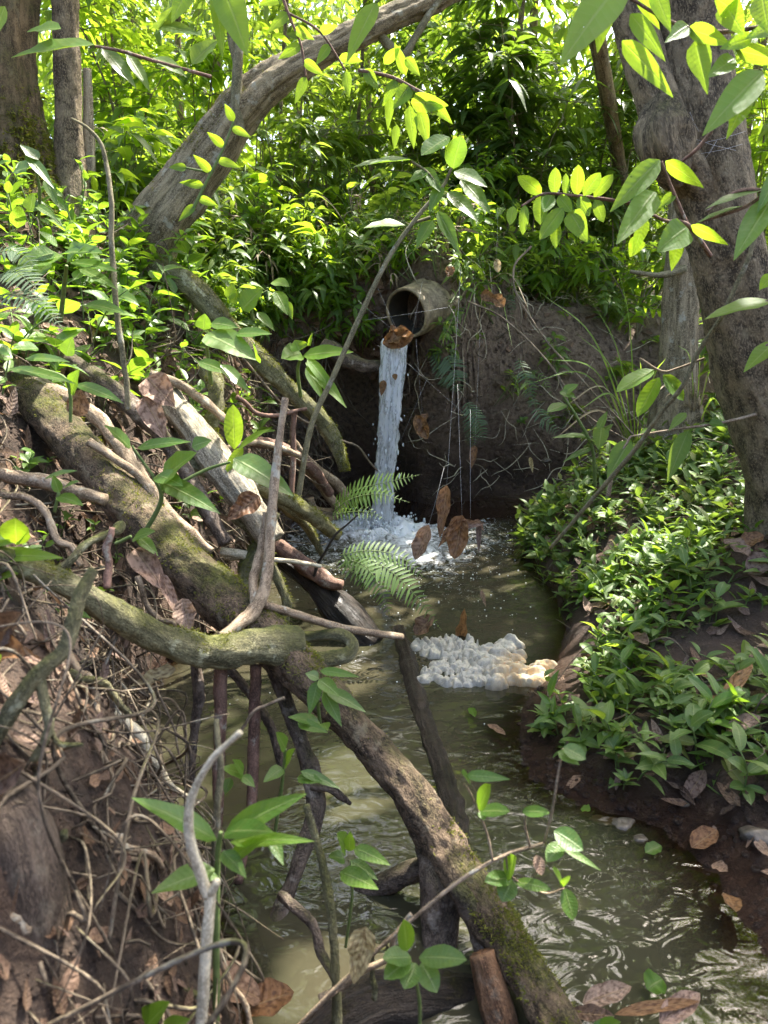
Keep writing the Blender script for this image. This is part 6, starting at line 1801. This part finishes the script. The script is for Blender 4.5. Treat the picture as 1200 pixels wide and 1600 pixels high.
fern('bluish fern at the left edge below the mossy tree', [
    (PP([(-30, 470, 2.7), (10, 425, 2.65), (40, 435, 2.6), (75, 470, 2.55)]), .08, 24, .5),
    (PP([(-30, 480, 2.7), (10, 460, 2.6), (60, 475, 2.55), (100, 515, 2.5)]), .07, 24, .5),
    (PP([(-40, 430, 2.7), (0, 395, 2.7), (30, 395, 2.7), (60, 420, 2.66)]), .07, 22, .5)], 'fern_grey')
fern('grey-green fern hanging on the bank just right of the fall', [
    (PP([(680, 535, 5.35), (700, 560, 5.3), (712, 590, 5.28), (716, 618, 5.3)]), .12, 16, .9),
    (PP([(678, 540, 5.35), (690, 565, 5.3), (698, 590, 5.3), (700, 612, 5.32)]), .1, 14, .9)], 'fern_grey')
fern('grey-green fern low on the bank wall below the other wall fern', [
    (PP([(730, 630, 5.45), (742, 650, 5.4), (752, 672, 5.4), (758, 695, 5.42)]), .09, 16, .9),
    (PP([(728, 640, 5.45), (735, 662, 5.4), (738, 685, 5.42), (736, 705, 5.45)]), .07, 14, .9)], 'fern_grey')
fern('small dull fern on the right side of the bank wall', [
    (PP([(810, 560, 5.6), (820, 585, 5.5), (826, 610, 5.5), (830, 640, 5.5)]), .08, 14, .9),
    (PP([(830, 620, 5.6), (845, 650, 5.5), (860, 665, 5.5), (880, 690, 5.5)]), .08, 14, .9)], 'fern_grey')


# little plants rooted in the face of the bank right of the fall
p_, n_ = scatter(96, lambda x, y, z, px, py: (px > 660) & (px < 1020) & (py > 420) & (py < 730) & (y > 4.6) & (z > .3) & (z < 1.75))
for k, (p, q) in enumerate(zip(p_, n_)):
    if k % 3:
        put('wall_herb', 'small herb rooted in the brown bank face right of the waterfall', 'plant', (hb if k % 2 else cane)[int(rng.integers(9))], p, rng.random() * 6.28, rng.uniform(.45, .85), 'herbs on the bank face', (.7, rng.normal() * .3))
    elif k < 60:
        d = norm(np.array([rng.normal() * .6, -.8, -.1]))
        L_ = rng.uniform(.18, .32)
        fern('small dull fern arching off the bank face right of the waterfall', [([p, p + d * L_ * .4 + [0, 0, .05], p + d * L_ * .7 - [0, 0, .03], p + d * L_ * .9 - [0, 0, .18]], .07, 14, .6), ([p, p + d * L_ * .3 + [.06, 0, .05], p + d * L_ * .55 + [.12, 0, -.02], p + d * L_ * .7 + [.16, 0, -.14]], .06, 12, .6)], 'fern_grey' if k % 2 else 'fern', 'ferns on the bank face')
# broad-leaved seedlings on the upper left slope
bl = variants(8, 'green_stem', ['leaf_bank', 'leaf_bank', 'leaf_bright'], lambda k: stem_plant(rng.uniform(.12, .28), int(rng.integers(5, 9)), rng.uniform(.13, .19), rng.uniform(.36, .5), 0.08, 'ovate' if k % 2 else 'lance', 8, 0.35))
p_, n_ = scatter(90, lambda x, y, z, px, py: (px > -40) & (px < 400) & (py > 390) & (py < 640) & (y > 2.2) & (y < 4.8) & (z > .6))
qx, qy, _ = proj(p_)
for k, p in enumerate(p_[:48]):
    put('broadleaf_seedling', 'broad-leaved seedling on the upper left slope ' + ('between the mossy tree and the long grey root' if qx[k] < 180 else 'between the sapling stem and the dark hollow'), 'seedling', bl[k % 8], p, rng.random() * 6.28, rng.uniform(.6, 1.05), 'broad-leaved seedlings of the left bank', (.15 + rng.normal() * .2, rng.normal() * .2))
plant_px('leafy_branch', 'thin leafy spray crossing in front of the leaning trunk', 'branch',
         [[(300, 330, 4.1, 3), (330, 270, 4.1, 2.5), (350, 230, 4.1, 2), (365, 190, 4.1, 2)], [(330, 270, 4.1, 2), (290, 262, 4.1, 1.6)]],
         [((292, 262), (264, 262), 4.1, 4.05, 14, .2), ((318, 290), (280, 285), 4.1, 4.05, 15), ((330, 270), (300, 240), 4.1, 4.05, 16), ((340, 250), (375, 262), 4.1, 4.05, 15), ((350, 230), (322, 205), 4.1, 4.05, 15), ((362, 200), (392, 215), 4.1, 4.05, 14), ((365, 190), (350, 160), 4.1, 4.08, 15), ((310, 310), (340, 322), 4.1, 4.05, 15), ((305, 320), (280, 345), 4.1, 4.05, 14)], 'leaf_bright', 'green_stem', up=.1)
plant_px('leafy_branch', 'hanging leafy spray over the upper end of the leaning trunk', 'branch',
         [[(430, -40, 3.9, 3), (450, 20, 3.9, 2.5), (470, 70, 3.9, 2), (478, 120, 3.9, 1.6)], [(450, 20, 3.9, 2), (500, 50, 3.9, 2), (540, 110, 3.9, 1.5)]],
         [((450, 20), (420, 50), 3.9, 3.85, 18), ((460, 45), (490, 62), 3.9, 3.85, 18), ((470, 70), (436, 92), 3.9, 3.85, 18), ((474, 95), (505, 118), 3.9, 3.85, 17), ((478, 120), (462, 160), 3.9, 3.87, 17), ((500, 50), (528, 40), 3.9, 3.85, 16), ((515, 70), (495, 100), 3.9, 3.85, 17), ((530, 90), (566, 96), 3.9, 3.85, 17), ((540, 110), (545, 150), 3.9, 3.87, 17), ((440, -5), (405, 8), 3.9, 3.85, 18), ((438, -20), (470, -5), 3.9, 3.85, 18)], 'leaf_bright', 'twig_red', up=.05)

# ---- grasses on the right
def grass(label, base, specs):
    o = thing('grass_clump', label, 'grass', base)
    for tip, hgt, wd, dry in specs:
        mb = MB()
        p, q = np.asarray(base, float), np.asarray(tip, float)
        mid = (p + q) / 2 + np.array([0, 0, hgt])
        c = catmull(np.array([p, mid, q]), 14)
        t_ = norm(np.gradient(c, axis=0))
        sd2 = norm(np.cross(t_, np.array([0.3, -.7, .5])))
        wv_ = wd * np.minimum(1, np.linspace(0, 1, 14) * 5 + .5) * (1 - np.linspace(0, 1, 14) ** 2 * .95)
        up = np.cross(sd2, t_)
        v = np.stack([c - sd2 * wv_[:, None] / 2 + up * wv_[:, None] * .2, c, c + sd2 * wv_[:, None] / 2 + up * wv_[:, None] * .2], 1)
        i = np.arange(13)[:, None] * 3 + np.arange(2)[None]
        tc = np.stack(np.broadcast_arrays(np.array([-1, 0, 1.0])[None], np.linspace(0, .02, 14)[:, None], np.full((14, 3), rng.random() * 9)), -1)
        mb.add(v, np.stack([i, i + 1, i + 4, i + 3], -1), tc, rng.random())
        mb.build('blade', M['dry_blade' if dry else 'blade'], o)


grass('tall clump of arching grass blades in front of the right back slope', G(1000, 720) + np.array([0, .1, 0]), [
    (P(845, 457, 4.3), .25, .022, 0), (P(900, 520, 4.2), .2, .02, 0), (P(850, 560, 4.2), .25, .018, 0), (P(960, 400, 4.3), .25, .018, 0), (P(925, 470, 4.3), .2, .02, 0), (P(820, 600, 4.2), .3, .014, 0), (P(1000, 560, 4.2), .2, .02, 0), (P(905, 640, 4.0), .25, .018, 0), (P(860, 690, 4.0), .25, .02, 1), (P(1040, 560, 4.3), .2, .016, 0), (P(875, 640, 4.1), .3, .014, 1)])
grass('second grass clump at the foot of the pale tree', G(1085, 680), [
    (P(1090, 550, 4.4), .2, .022, 0), (P(1060, 540, 4.4), .2, .02, 0), (P(1120, 560, 4.4), .15, .02, 0), (P(1110, 600, 4.3), .2, .02, 1), (P(1040, 620, 4.3), .2, .018, 1), (P(1075, 590, 4.3), .15, .016, 1), (P(1130, 640, 4.2), .15, .02, 0), (P(1000, 640, 4.2), .25, .016, 1)])
grass('sparse grass tuft hanging from the bank beside the pipe', G(760, 440), [
    (P(690, 540, 5.0), .15, .012, 1), (P(720, 520, 5.0), .12, .012, 0), (P(800, 540, 5.0), .15, .014, 0), (P(840, 520, 5.0), .2, .014, 1), (P(740, 570, 5.1), .1, .01, 1), (P(700, 480, 5.0), .12, .012, 0)])
# ------------------------------------------------------------------ dead leaves
mb = MB()
specs = [(1000, lambda x, y, z, px, py: (px > -1100) & (px < 0) & (py > 250) & (y < 6) & (z > .1) & (y > .8), .1),
         (2600, lambda x, y, z, px, py: (px > -150) & (px < 620) & (py > 330) & (y < 6) & (z > .1) & (y > .8), .085),
         (800, lambda x, y, z, px, py: (px > 780) & (px < 1900) & (py > 700) & (y > 1.5) & (y < 5) & (x > Rx(y) + .12) & (z > .03), .09),
         (900, lambda x, y, z, px, py: (px > 600) & (px < 1150) & (py > 330) & (py < 770) & (y > 4.6) & (z > .12), .075),
         (900, lambda x, y, z, px, py: (px > -200) & (px < 1400) & (y > 5.6) & (y < 11) & (z > 1.2), .11)]
for k, cond, Lm in specs:
    p, nn = scatter(k, cond)
    d = rng.normal(size=(k, 3)); d = norm(d - nn * np.sum(d * nn, -1, keepdims=True) + nn * rng.normal(size=(k, 1)) * .25)
    L_ = Lm * rng.uniform(.5, 1.4, k) * np.clip(.35 + p[:, 1] * .22, .5, 1)
    leaves(mb, p + nn * .012, d, nn + rng.normal(size=(k, 3)) * .35, L_, L_ * rng.uniform(.3, .55, k), rng.uniform(-.25, .15, k), .3, 'ovate', 5, None, .07, .12)
tag(mb.build('leaf_litter', M['dead']), 'brown dead leaves littering the soil of both banks', 'leaf litter', kind='stuff')

mb = MB()
for k, cond in ((230, lambda x, y, z, px, py: (px > -100) & (px < 420) & (py > 900) & (y < 2.2) & (z > .1) & (y > .8)), (500, lambda x, y, z, px, py: (px > -100) & (px < 560) & (py > 380) & (y < 6) & (z > .15) & (y > .8)), (240, lambda x, y, z, px, py: (px > 640) & (px < 1250) & (py > 400) & (z > .04) & (y > 1.5) & (y < 6.5))):
    p, nn = scatter(k, cond)
    for q, n_ in zip(p, nn):
        d = rng.normal(size=3); d = norm(d - n_ * (d @ n_) + n_ * .15)
        L_ = rng.gamma(2.5, .05)
        b1, b2 = rng.normal(size=3) * .35 * L_, rng.normal(size=3) * .35 * L_
        rt_ = rng.uniform(.5, 1.6)
        tube(mb, [q - d * L_ + n_ * .012, q - d * L_ * .3 + b1 + n_ * .02, q + d * L_ * .3 + b2 + n_ * .02, q + d * L_ + n_ * .012], np.array([.003, .0028, .0022, .0012]) * rt_, seg=5, step=.02, lump=.15)
tag(mb.build('twig_litter', M['twig_mixed']), 'thin fallen twigs strewn over both banks', 'twigs', kind='stuff')


# crumbs of soil
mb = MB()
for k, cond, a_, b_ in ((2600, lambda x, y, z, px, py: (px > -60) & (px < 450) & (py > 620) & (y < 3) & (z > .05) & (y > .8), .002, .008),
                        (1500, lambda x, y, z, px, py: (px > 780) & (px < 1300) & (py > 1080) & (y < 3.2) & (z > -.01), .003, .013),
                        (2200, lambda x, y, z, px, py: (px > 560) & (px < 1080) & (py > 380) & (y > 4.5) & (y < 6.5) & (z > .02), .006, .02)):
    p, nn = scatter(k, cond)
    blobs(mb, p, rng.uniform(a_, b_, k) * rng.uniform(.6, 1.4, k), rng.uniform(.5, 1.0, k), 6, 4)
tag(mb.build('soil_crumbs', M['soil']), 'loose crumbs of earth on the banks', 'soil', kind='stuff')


def dead_px(name, label, lst, mat, thread=None, cat='leaf', **kw):
    o = thing(name, label, cat, P(*lst[0][0], lst[0][2]))
    for lf in lst:
        mb = MB()
        leaf_px(mb, lf[0], lf[1], lf[2], lf[3], lf[4], lf[5] if len(lf) > 5 else .0, shape=lf[6] if len(lf) > 6 else 'ovate', n=10, fold=kw.get('fold', .7), wav=kw.get('wav', .20), up=kw.get('up', .25), curl=kw.get('curl', .18), droop=kw.get('droop', 0))
        mb.build('leaf_blade', M[mat], o)
    if thread:
        mb = MB()
        a, b_ = P(*thread[0]), P(*thread[1])
        tube(mb, [a, (a + b_) / 2 - np.array([0, 0, .01]), b_], .0003, seg=4, step=.1, lump=0)
        mb.build('silk_thread', M['silk'], o)
    return o


M['silk'] = plain_mat('silk', (.55, .55, .55), (.7, .7, .7), 20, .3)
dead_px('hanging_leaf', 'long orange-brown dead leaf hanging upright right of the splash', [((698, 758), (692, 838), 3.3, 3.28, 22, .3)], 'dead_orange', ((698, 758, 3.3), (720, 420, 3.6)))
dead_px('hanging_leaf', 'diamond-shaped dark brown dead leaf hanging left of the torn one', [((670, 820), (652, 874), 3.2, 3.18, 25, .2, 'ellip')], 'dead', ((670, 820, 3.2), (694, 730, 3.3)))
dead_px('hanging_leaf', 'broad torn tan-brown dead leaf hanging over the pool', [((722, 805), (712, 872), 3.2, 3.17, 33, .1, 'ellip'), ((722, 806), (690, 858), 3.2, 3.18, 16, .4)], 'dead_orange', ((722, 805, 3.2), (715, 600, 3.4)))
dead_px('hanging_leaf', 'curled pinkish dead leaf hanging beside the torn one', [((716, 818), (758, 816), 3.2, 3.17, 16, .5), ((742, 812), (756, 830), 3.2, 3.18, 10)], 'dead_pink', ((735, 810, 3.2), (735, 640, 3.4)), fold=.8)
dead_px('hanging_leaf', 'narrow strip of dead leaf dangling below the pinkish one', [((748, 818), (748, 862), 3.18, 3.17, 9)], 'dead', None)
dead_px('hanging_leaf', 'crumpled reddish-brown leaf hanging on the dark wall right of the fall', [((650, 648), (668, 686), 4.9, 4.88, 22, .2, 'ellip'), ((668, 646), (658, 680), 4.9, 4.86, 15, .6)], 'dead_orange', ((660, 646, 4.9), (650, 530, 5.0)), fold=.8)
dead_px('hanging_leaf', 'small orange dead leaf hanging before the middle of the bank wall', [((742, 696), (738, 732), 4.6, 4.58, 13, .2)], 'dead_orange', ((742, 696, 4.6), (750, 520, 4.8)))
dead_px('hanging_leaf', 'pair of curled orange dead leaves caught above the wall right of the pipe', [((752, 458), (778, 470), 4.9, 4.88, 18, .3), ((768, 462), (786, 482), 4.9, 4.88, 19, -.2, 'ellip')], 'dead_orange', None)
dead_px('hanging_leaf', 'rusty dead leaf lying on the bank just above the pipe', [((706, 416), (700, 434), 5.0, 4.98, 15, 0, 'ellip')], 'dead_orange', None)
dead_px('hanging_leaf', 'tan oval dead leaf dangling above the pair of curled ones', [((776, 404), (778, 426), 4.9, 4.9, 12, 0, 'ellip')], 'dead_tan', ((776, 404, 4.9), (778, 330, 4.9)))
dead_px('hanging_leaf', 'small pale leaf hanging over the muddy corner of the pool', [((828, 714), (832, 738), 4.6, 4.6, 7)], 'dead_tan', None)
dead_px('hanging_leaf', 'thin dry leaf hanging low over the pool near the right bank', [((752, 922), (760, 946), 3.1, 3.1, 7, .4)], 'dead', None)
dead_px('fallen_leaf', 'orange dead leaf resting against the pale log below the left bank', [((405, 775), (356, 815), 2.78, 2.72, 36, 0)], 'dead_orange')
dead_px('fallen_leaf', 'big torn pinkish-brown dead leaf wedged under the thick limb', [((212, 858), (262, 930), 2.0, 1.9, 44, .1), ((250, 895), (286, 978), 1.92, 1.85, 20)], 'dead_pink')
dead_px('fallen_leaf', 'grey curled dead leaf beneath the torn pinkish one', [((285, 935), (300, 985), 1.86, 1.82, 34, .3, 'ellip')], 'dead')
dead_px('fallen_leaf', 'large folded grey-brown dead leaf beside the pale log on the left bank', [((230, 590), (275, 640), 3.05, 3.0, 50, .1), ((225, 620), (262, 690), 3.0, 2.95, 40, .2)], 'dead_pink', None, fold=.5)
dead_px('fallen_leaf', 'brown curled leaf standing above the thick limb near the left edge', [((120, 650), (128, 605), 2.62, 2.6, 34, 0, 'ellip')], 'dead')
dead_px('fallen_leaf', 'pale brown leaf at the left edge below the mossy branch', [((-10, 1000), (48, 955), 1.2, 1.18, 60, 0), ], 'dead')
dead_px('fallen_leaf', 'dark brown leaf at the left edge beside the lichened branch', [((-10, 1010), (50, 1030), 1.18, 1.14, 50, .1)], 'dead_orange')
dead_px('fallen_leaf', 'brown dead leaf lying across the top of the dark trunk base', [((-20, 1230), (56, 1190), .97, .95, 70, .1, 'ellip')], 'dead')
dead_px('fallen_leaf', 'long tan dry leaf hanging under the mossy branch', [((275, 1045), (208, 1078), 1.7, 1.66, 22, .3)], 'dead_tan')
dead_px('fallen_leaf', 'pale leaf hanging in the tangle of bare roots', [((190, 1330), (196, 1362), 1.12, 1.1, 24, 0, 'ellip'), ((178, 1370), (182, 1450), 1.1, 1.08, 22)], 'dead_pink', None)
dead_px('fallen_leaf', 'dark purple-brown curled leaf in the tangle of bare roots', [((170, 1340), (208, 1392), 1.13, 1.1, 34, 0, 'ellip')], 'dead')
dead_px('fallen_leaf', 'brown round leaf hanging beside the white twig', [((262, 1385), (222, 1430), 1.2, 1.16, 46, 0, 'ellip')], 'dead_pink')
dead_px('fallen_leaf', 'tan dry leaf hanging over the lower pool beside the seedling star', [((572, 1448), (556, 1528), 1.1, 1.08, 44, 0, 'ovate')], 'dead_tan', None, fold=.3)
dead_px('fallen_leaf', 'upright reddish curled leaf sticking out of the foam raft', [((716, 1002), (722, 945), 3.28, 3.26, 18, .4)], 'dead_orange', None, fold=.8)
dead_px('fallen_leaf', 'black rotten leaf hanging behind the left end of the foam raft', [((678, 962), (652, 992), 3.2, 3.2, 26, .2, 'ellip')], 'dead')
dead_px('fallen_leaf', 'curled dead leaf lying on the lip of the drain pipe', [((598, 537), (646, 524), 5.0, 5.02, 30, .2, 'ellip'), ((606, 536), (640, 520), 4.99, 5.0, 24, -.4, 'ellip')], 'dead_orange', None, fold=.7)
dead_px('fallen_leaf', 'red fleck of leaf carried in the falling water', [((616, 584), (618, 594), 4.98, 4.98, 9)], 'dead_orange')
dead_px('fallen_leaf', 'brown leaf stuck at the left side of the falling water', [((600, 594), (596, 618), 4.98, 4.98, 12)], 'dead_orange')


def flat_leaf(label, a, b_, wpx, z0, mat, name='fallen_leaf', lift=.02, **kw):
    """a dead leaf lying on mud or water"""
    p, q = W(*a, z0), W(*b_, z0)
    p[2] = max(z0, gz(p[0], p[1])) + .012
    q[2] = max(z0, gz(q[0], q[1])) + lift
    mb = MB()
    L_ = np.linalg.norm(q - p)
    leaves(mb, p[None], (q - p)[None], np.array([[.0, -.25, 1]]), L_, rpx(p, wpx) * kw.get('wk', 1.4), 0.1, .4, 'ellip', 10, rng.random(), .1, .1, 5)
    tag(mb.build(name, M[mat], origin=tuple(p)), label, 'leaf')


flat_leaf('golden oval dead leaf lying on the dark mud at the right', (1080, 1330), (1118, 1312), 24, .02, 'dead_orange')
flat_leaf('curled orange dead leaf half in the water at the right mud edge', (1136, 1404), (1146, 1452), 20, .02, 'dead_orange', lift=.05)
flat_leaf('grey dead leaf flat on the mud beside the golden one', (1112, 1356), (1136, 1372), 16, .02, 'dead')
flat_leaf('pinkish leaf under the carpet plants at the top of the mud', (940, 1212), (976, 1216), 14, .02, 'dead_pink')
flat_leaf('tan leaf stuck in the wet mud below the carpet plants', (1070, 1268), (1096, 1250), 20, .03, 'dead')
flat_leaf('yellow-green leaf floating at the black log in the bottom right', (1010, 1552), (1034, 1540), 28, .012, 'leaf_bright', 'floating_leaf')
flat_leaf('pale olive leaf floating below the muddy stones', (1008, 1338), (1032, 1330), 16, .01, 'leaf_shrub', 'floating_leaf')
flat_leaf('small grey leaf floating beneath the foam raft', (762, 1136), (790, 1156), 9, .008, 'dead', 'floating_leaf')
flat_leaf('tiny green leaf floating beneath the foam raft', (734, 1110), (742, 1128), 9, .008, 'leaf_bright', 'floating_leaf')
flat_leaf('orange leaf at the muddy far right corner of the pool', (826, 812), (858, 808), 9, .02, 'dead_orange')
flat_leaf('round green leaf lying on the mud beside the stones', (908, 1268), (922, 1276), 12, .02, 'leaf_bright')
for k, (a, b_, w_) in enumerate([((910, 1575), (985, 1562), 24), ((960, 1592), (1090, 1584), 14), ((1030, 1606), (1090, 1572), 26), ((890, 1590), (960, 1610), 18)]):
    flat_leaf(['brown wet dead leaf lying on the black log at the bottom right', 'long brown dead leaf rib beside the black log at the bottom', 'broad dark red-brown leaf at the bottom edge right of the black log', 'dull brown leaf at the bottom edge under the black log'][k], a, b_, w_, .03, ['dead', 'dead_orange', 'dead_pink', 'dead'][k], lift=.04)
flat_leaf('dark brown leaf heap piece at the bottom edge below the black pole', (380, 1585), (460, 1560), 40, .1, 'dead_orange')
flat_leaf('second dark leaf at the bottom edge below the black pole', (330, 1600), (400, 1570), 44, .1, 'dead')

# large single dead leaves on the right bank carpet
for (a, b_, w_, lb) in [((1130, 870), (1165, 905), 30, 'brown dead leaf among the carpet plants near the right edge'), ((1165, 925), (1200, 900), 36, 'dark brown dead leaf at the right edge above the carpet'), ((1150, 880), (1190, 870), 26, 'reddish dead leaf close to the right edge'), ((1120, 1135), (1165, 1075), 22, 'curled tan dead leaf in the lower right carpet'), ((1112, 1120), (1130, 1145), 28, 'round brown dead leaf below the curled tan one'), ((965, 905), (976, 912), 14, 'yellow leaf fleck in the upper carpet'), ((980, 1020), (1010, 1045), 26, 'pale brown leaf beneath the middle carpet plants'), ((1130, 1180), (1180, 1160), 26, 'pale dead leaf at the lower right carpet edge')]:
    pa = G(*a, .08); pb = G(*b_, .10)
    mb = MB()
    L_ = np.linalg.norm(pb - pa)
    leaves(mb, pa[None], (pb - pa)[None], np.array([[0, -.5, .8]]), L_, rpx(pa, w_), .1, .45, 'ellip', 10, rng.random(), .12, .12, 5)
    tag(mb.build('fallen_leaf', M['dead_orange' if 'tan' in lb or 'yellow' in lb or 'reddish' in lb else 'dead'], origin=tuple(pa)), lb, 'leaf')

# ------------------------------------------------------------------ stones on the mud
M['stone'] = plain_mat('stone', (.05, .04, .028), (.14, .115, .085), 30, .35, 1.0)


def stone(label, px, py, rpx_, z=.0, sq=(1.3, 1, .6), mat='stone'):
    p = W(px, py, z + .01)
    r = rpx(p, rpx_)
    p[2] = max(z, gz(p[0], p[1])) - .25 * r
    seg, rings = 20, 12
    ph = np.linspace(.02, np.pi - .02, rings + 1); th = np.arange(seg) / seg * 2 * np.pi
    u = np.stack([np.sin(ph)[:, None] * np.cos(th), np.sin(ph)[:, None] * np.sin(th), np.repeat(np.cos(ph)[:, None], seg, 1)], -1)
    k = 1 + .6 * fbm(u + p * 7, 1.6, 3)
    v = p + u * k[..., None] * r * np.array(sq)
    i = np.arange(rings)[:, None] * seg; j = np.arange(seg)[None]; j2 = (j + 1) % seg
    mb = MB()
    mb.add(v, np.stack([i + j, i + seg + j, i + seg + j2, i + j2], -1), u, .5)
    tag(mb.build('stone', M[mat], origin=tuple(p)), label, 'stone')


stone('grey-brown angular stone at the edge of the mud', 972, 1282, 16)
stone('flat brown stone left of the angular one on the mud', 942, 1275, 12, sq=(1.6, 1, .4))
stone('small dark stone in the shallow water below the angular one', 1000, 1306, 10)
stone('reddish pebble under the carpet plant at the mud', 1062, 1275, 9)
stone('dark wet stone at the right edge of the mud', 1185, 1330, 22)
stone('round dark pebble on the muddy far corner', 850, 790, 6)

# ------------------------------------------------------------------ cobwebs and silk threads
for lb, st in [('glinting cobweb threads hung across the crook of the burl tree', [((1080, 215, 2.85), (1150, 235, 2.85)), ((1090, 225, 2.85), (1165, 205, 2.85)), ((1095, 240, 2.85), (1160, 225, 2.86)), ((1100, 250, 2.85), (1120, 220, 2.85)), ((1070, 180, 2.85), (1085, 205, 2.85)), ((1078, 175, 2.85), (1092, 205, 2.85))]),
               ('long glinting silk thread slanting from the fall to the bank foot', [((640, 570, 4.9), (730, 650, 4.9)), ((640, 570, 4.9), (590, 540, 5.0)), ((668, 590, 4.9), (625, 690, 4.9))]),
               ('pale silk threads stretched before the pipe mouth', [((560, 470, 5.0), (620, 520, 5.0)), ((590, 450, 5.0), (625, 525, 5.0)), ((660, 440, 5.0), (640, 540, 5.0)), ((570, 500, 5.0), (700, 480, 5.0))])]:
    o = thing('cobweb', lb, 'cobweb', P(*st[0][0]))
    for a, b_ in st:
        mb = MB()
        pa, pb = P(*a), P(*b_)
        tube(mb, [pa, (pa + pb) / 2 - [0, 0, .004], pb], .0004, seg=4, step=.1, lump=0)
        mb.build('silk_thread', M['silk'], o)
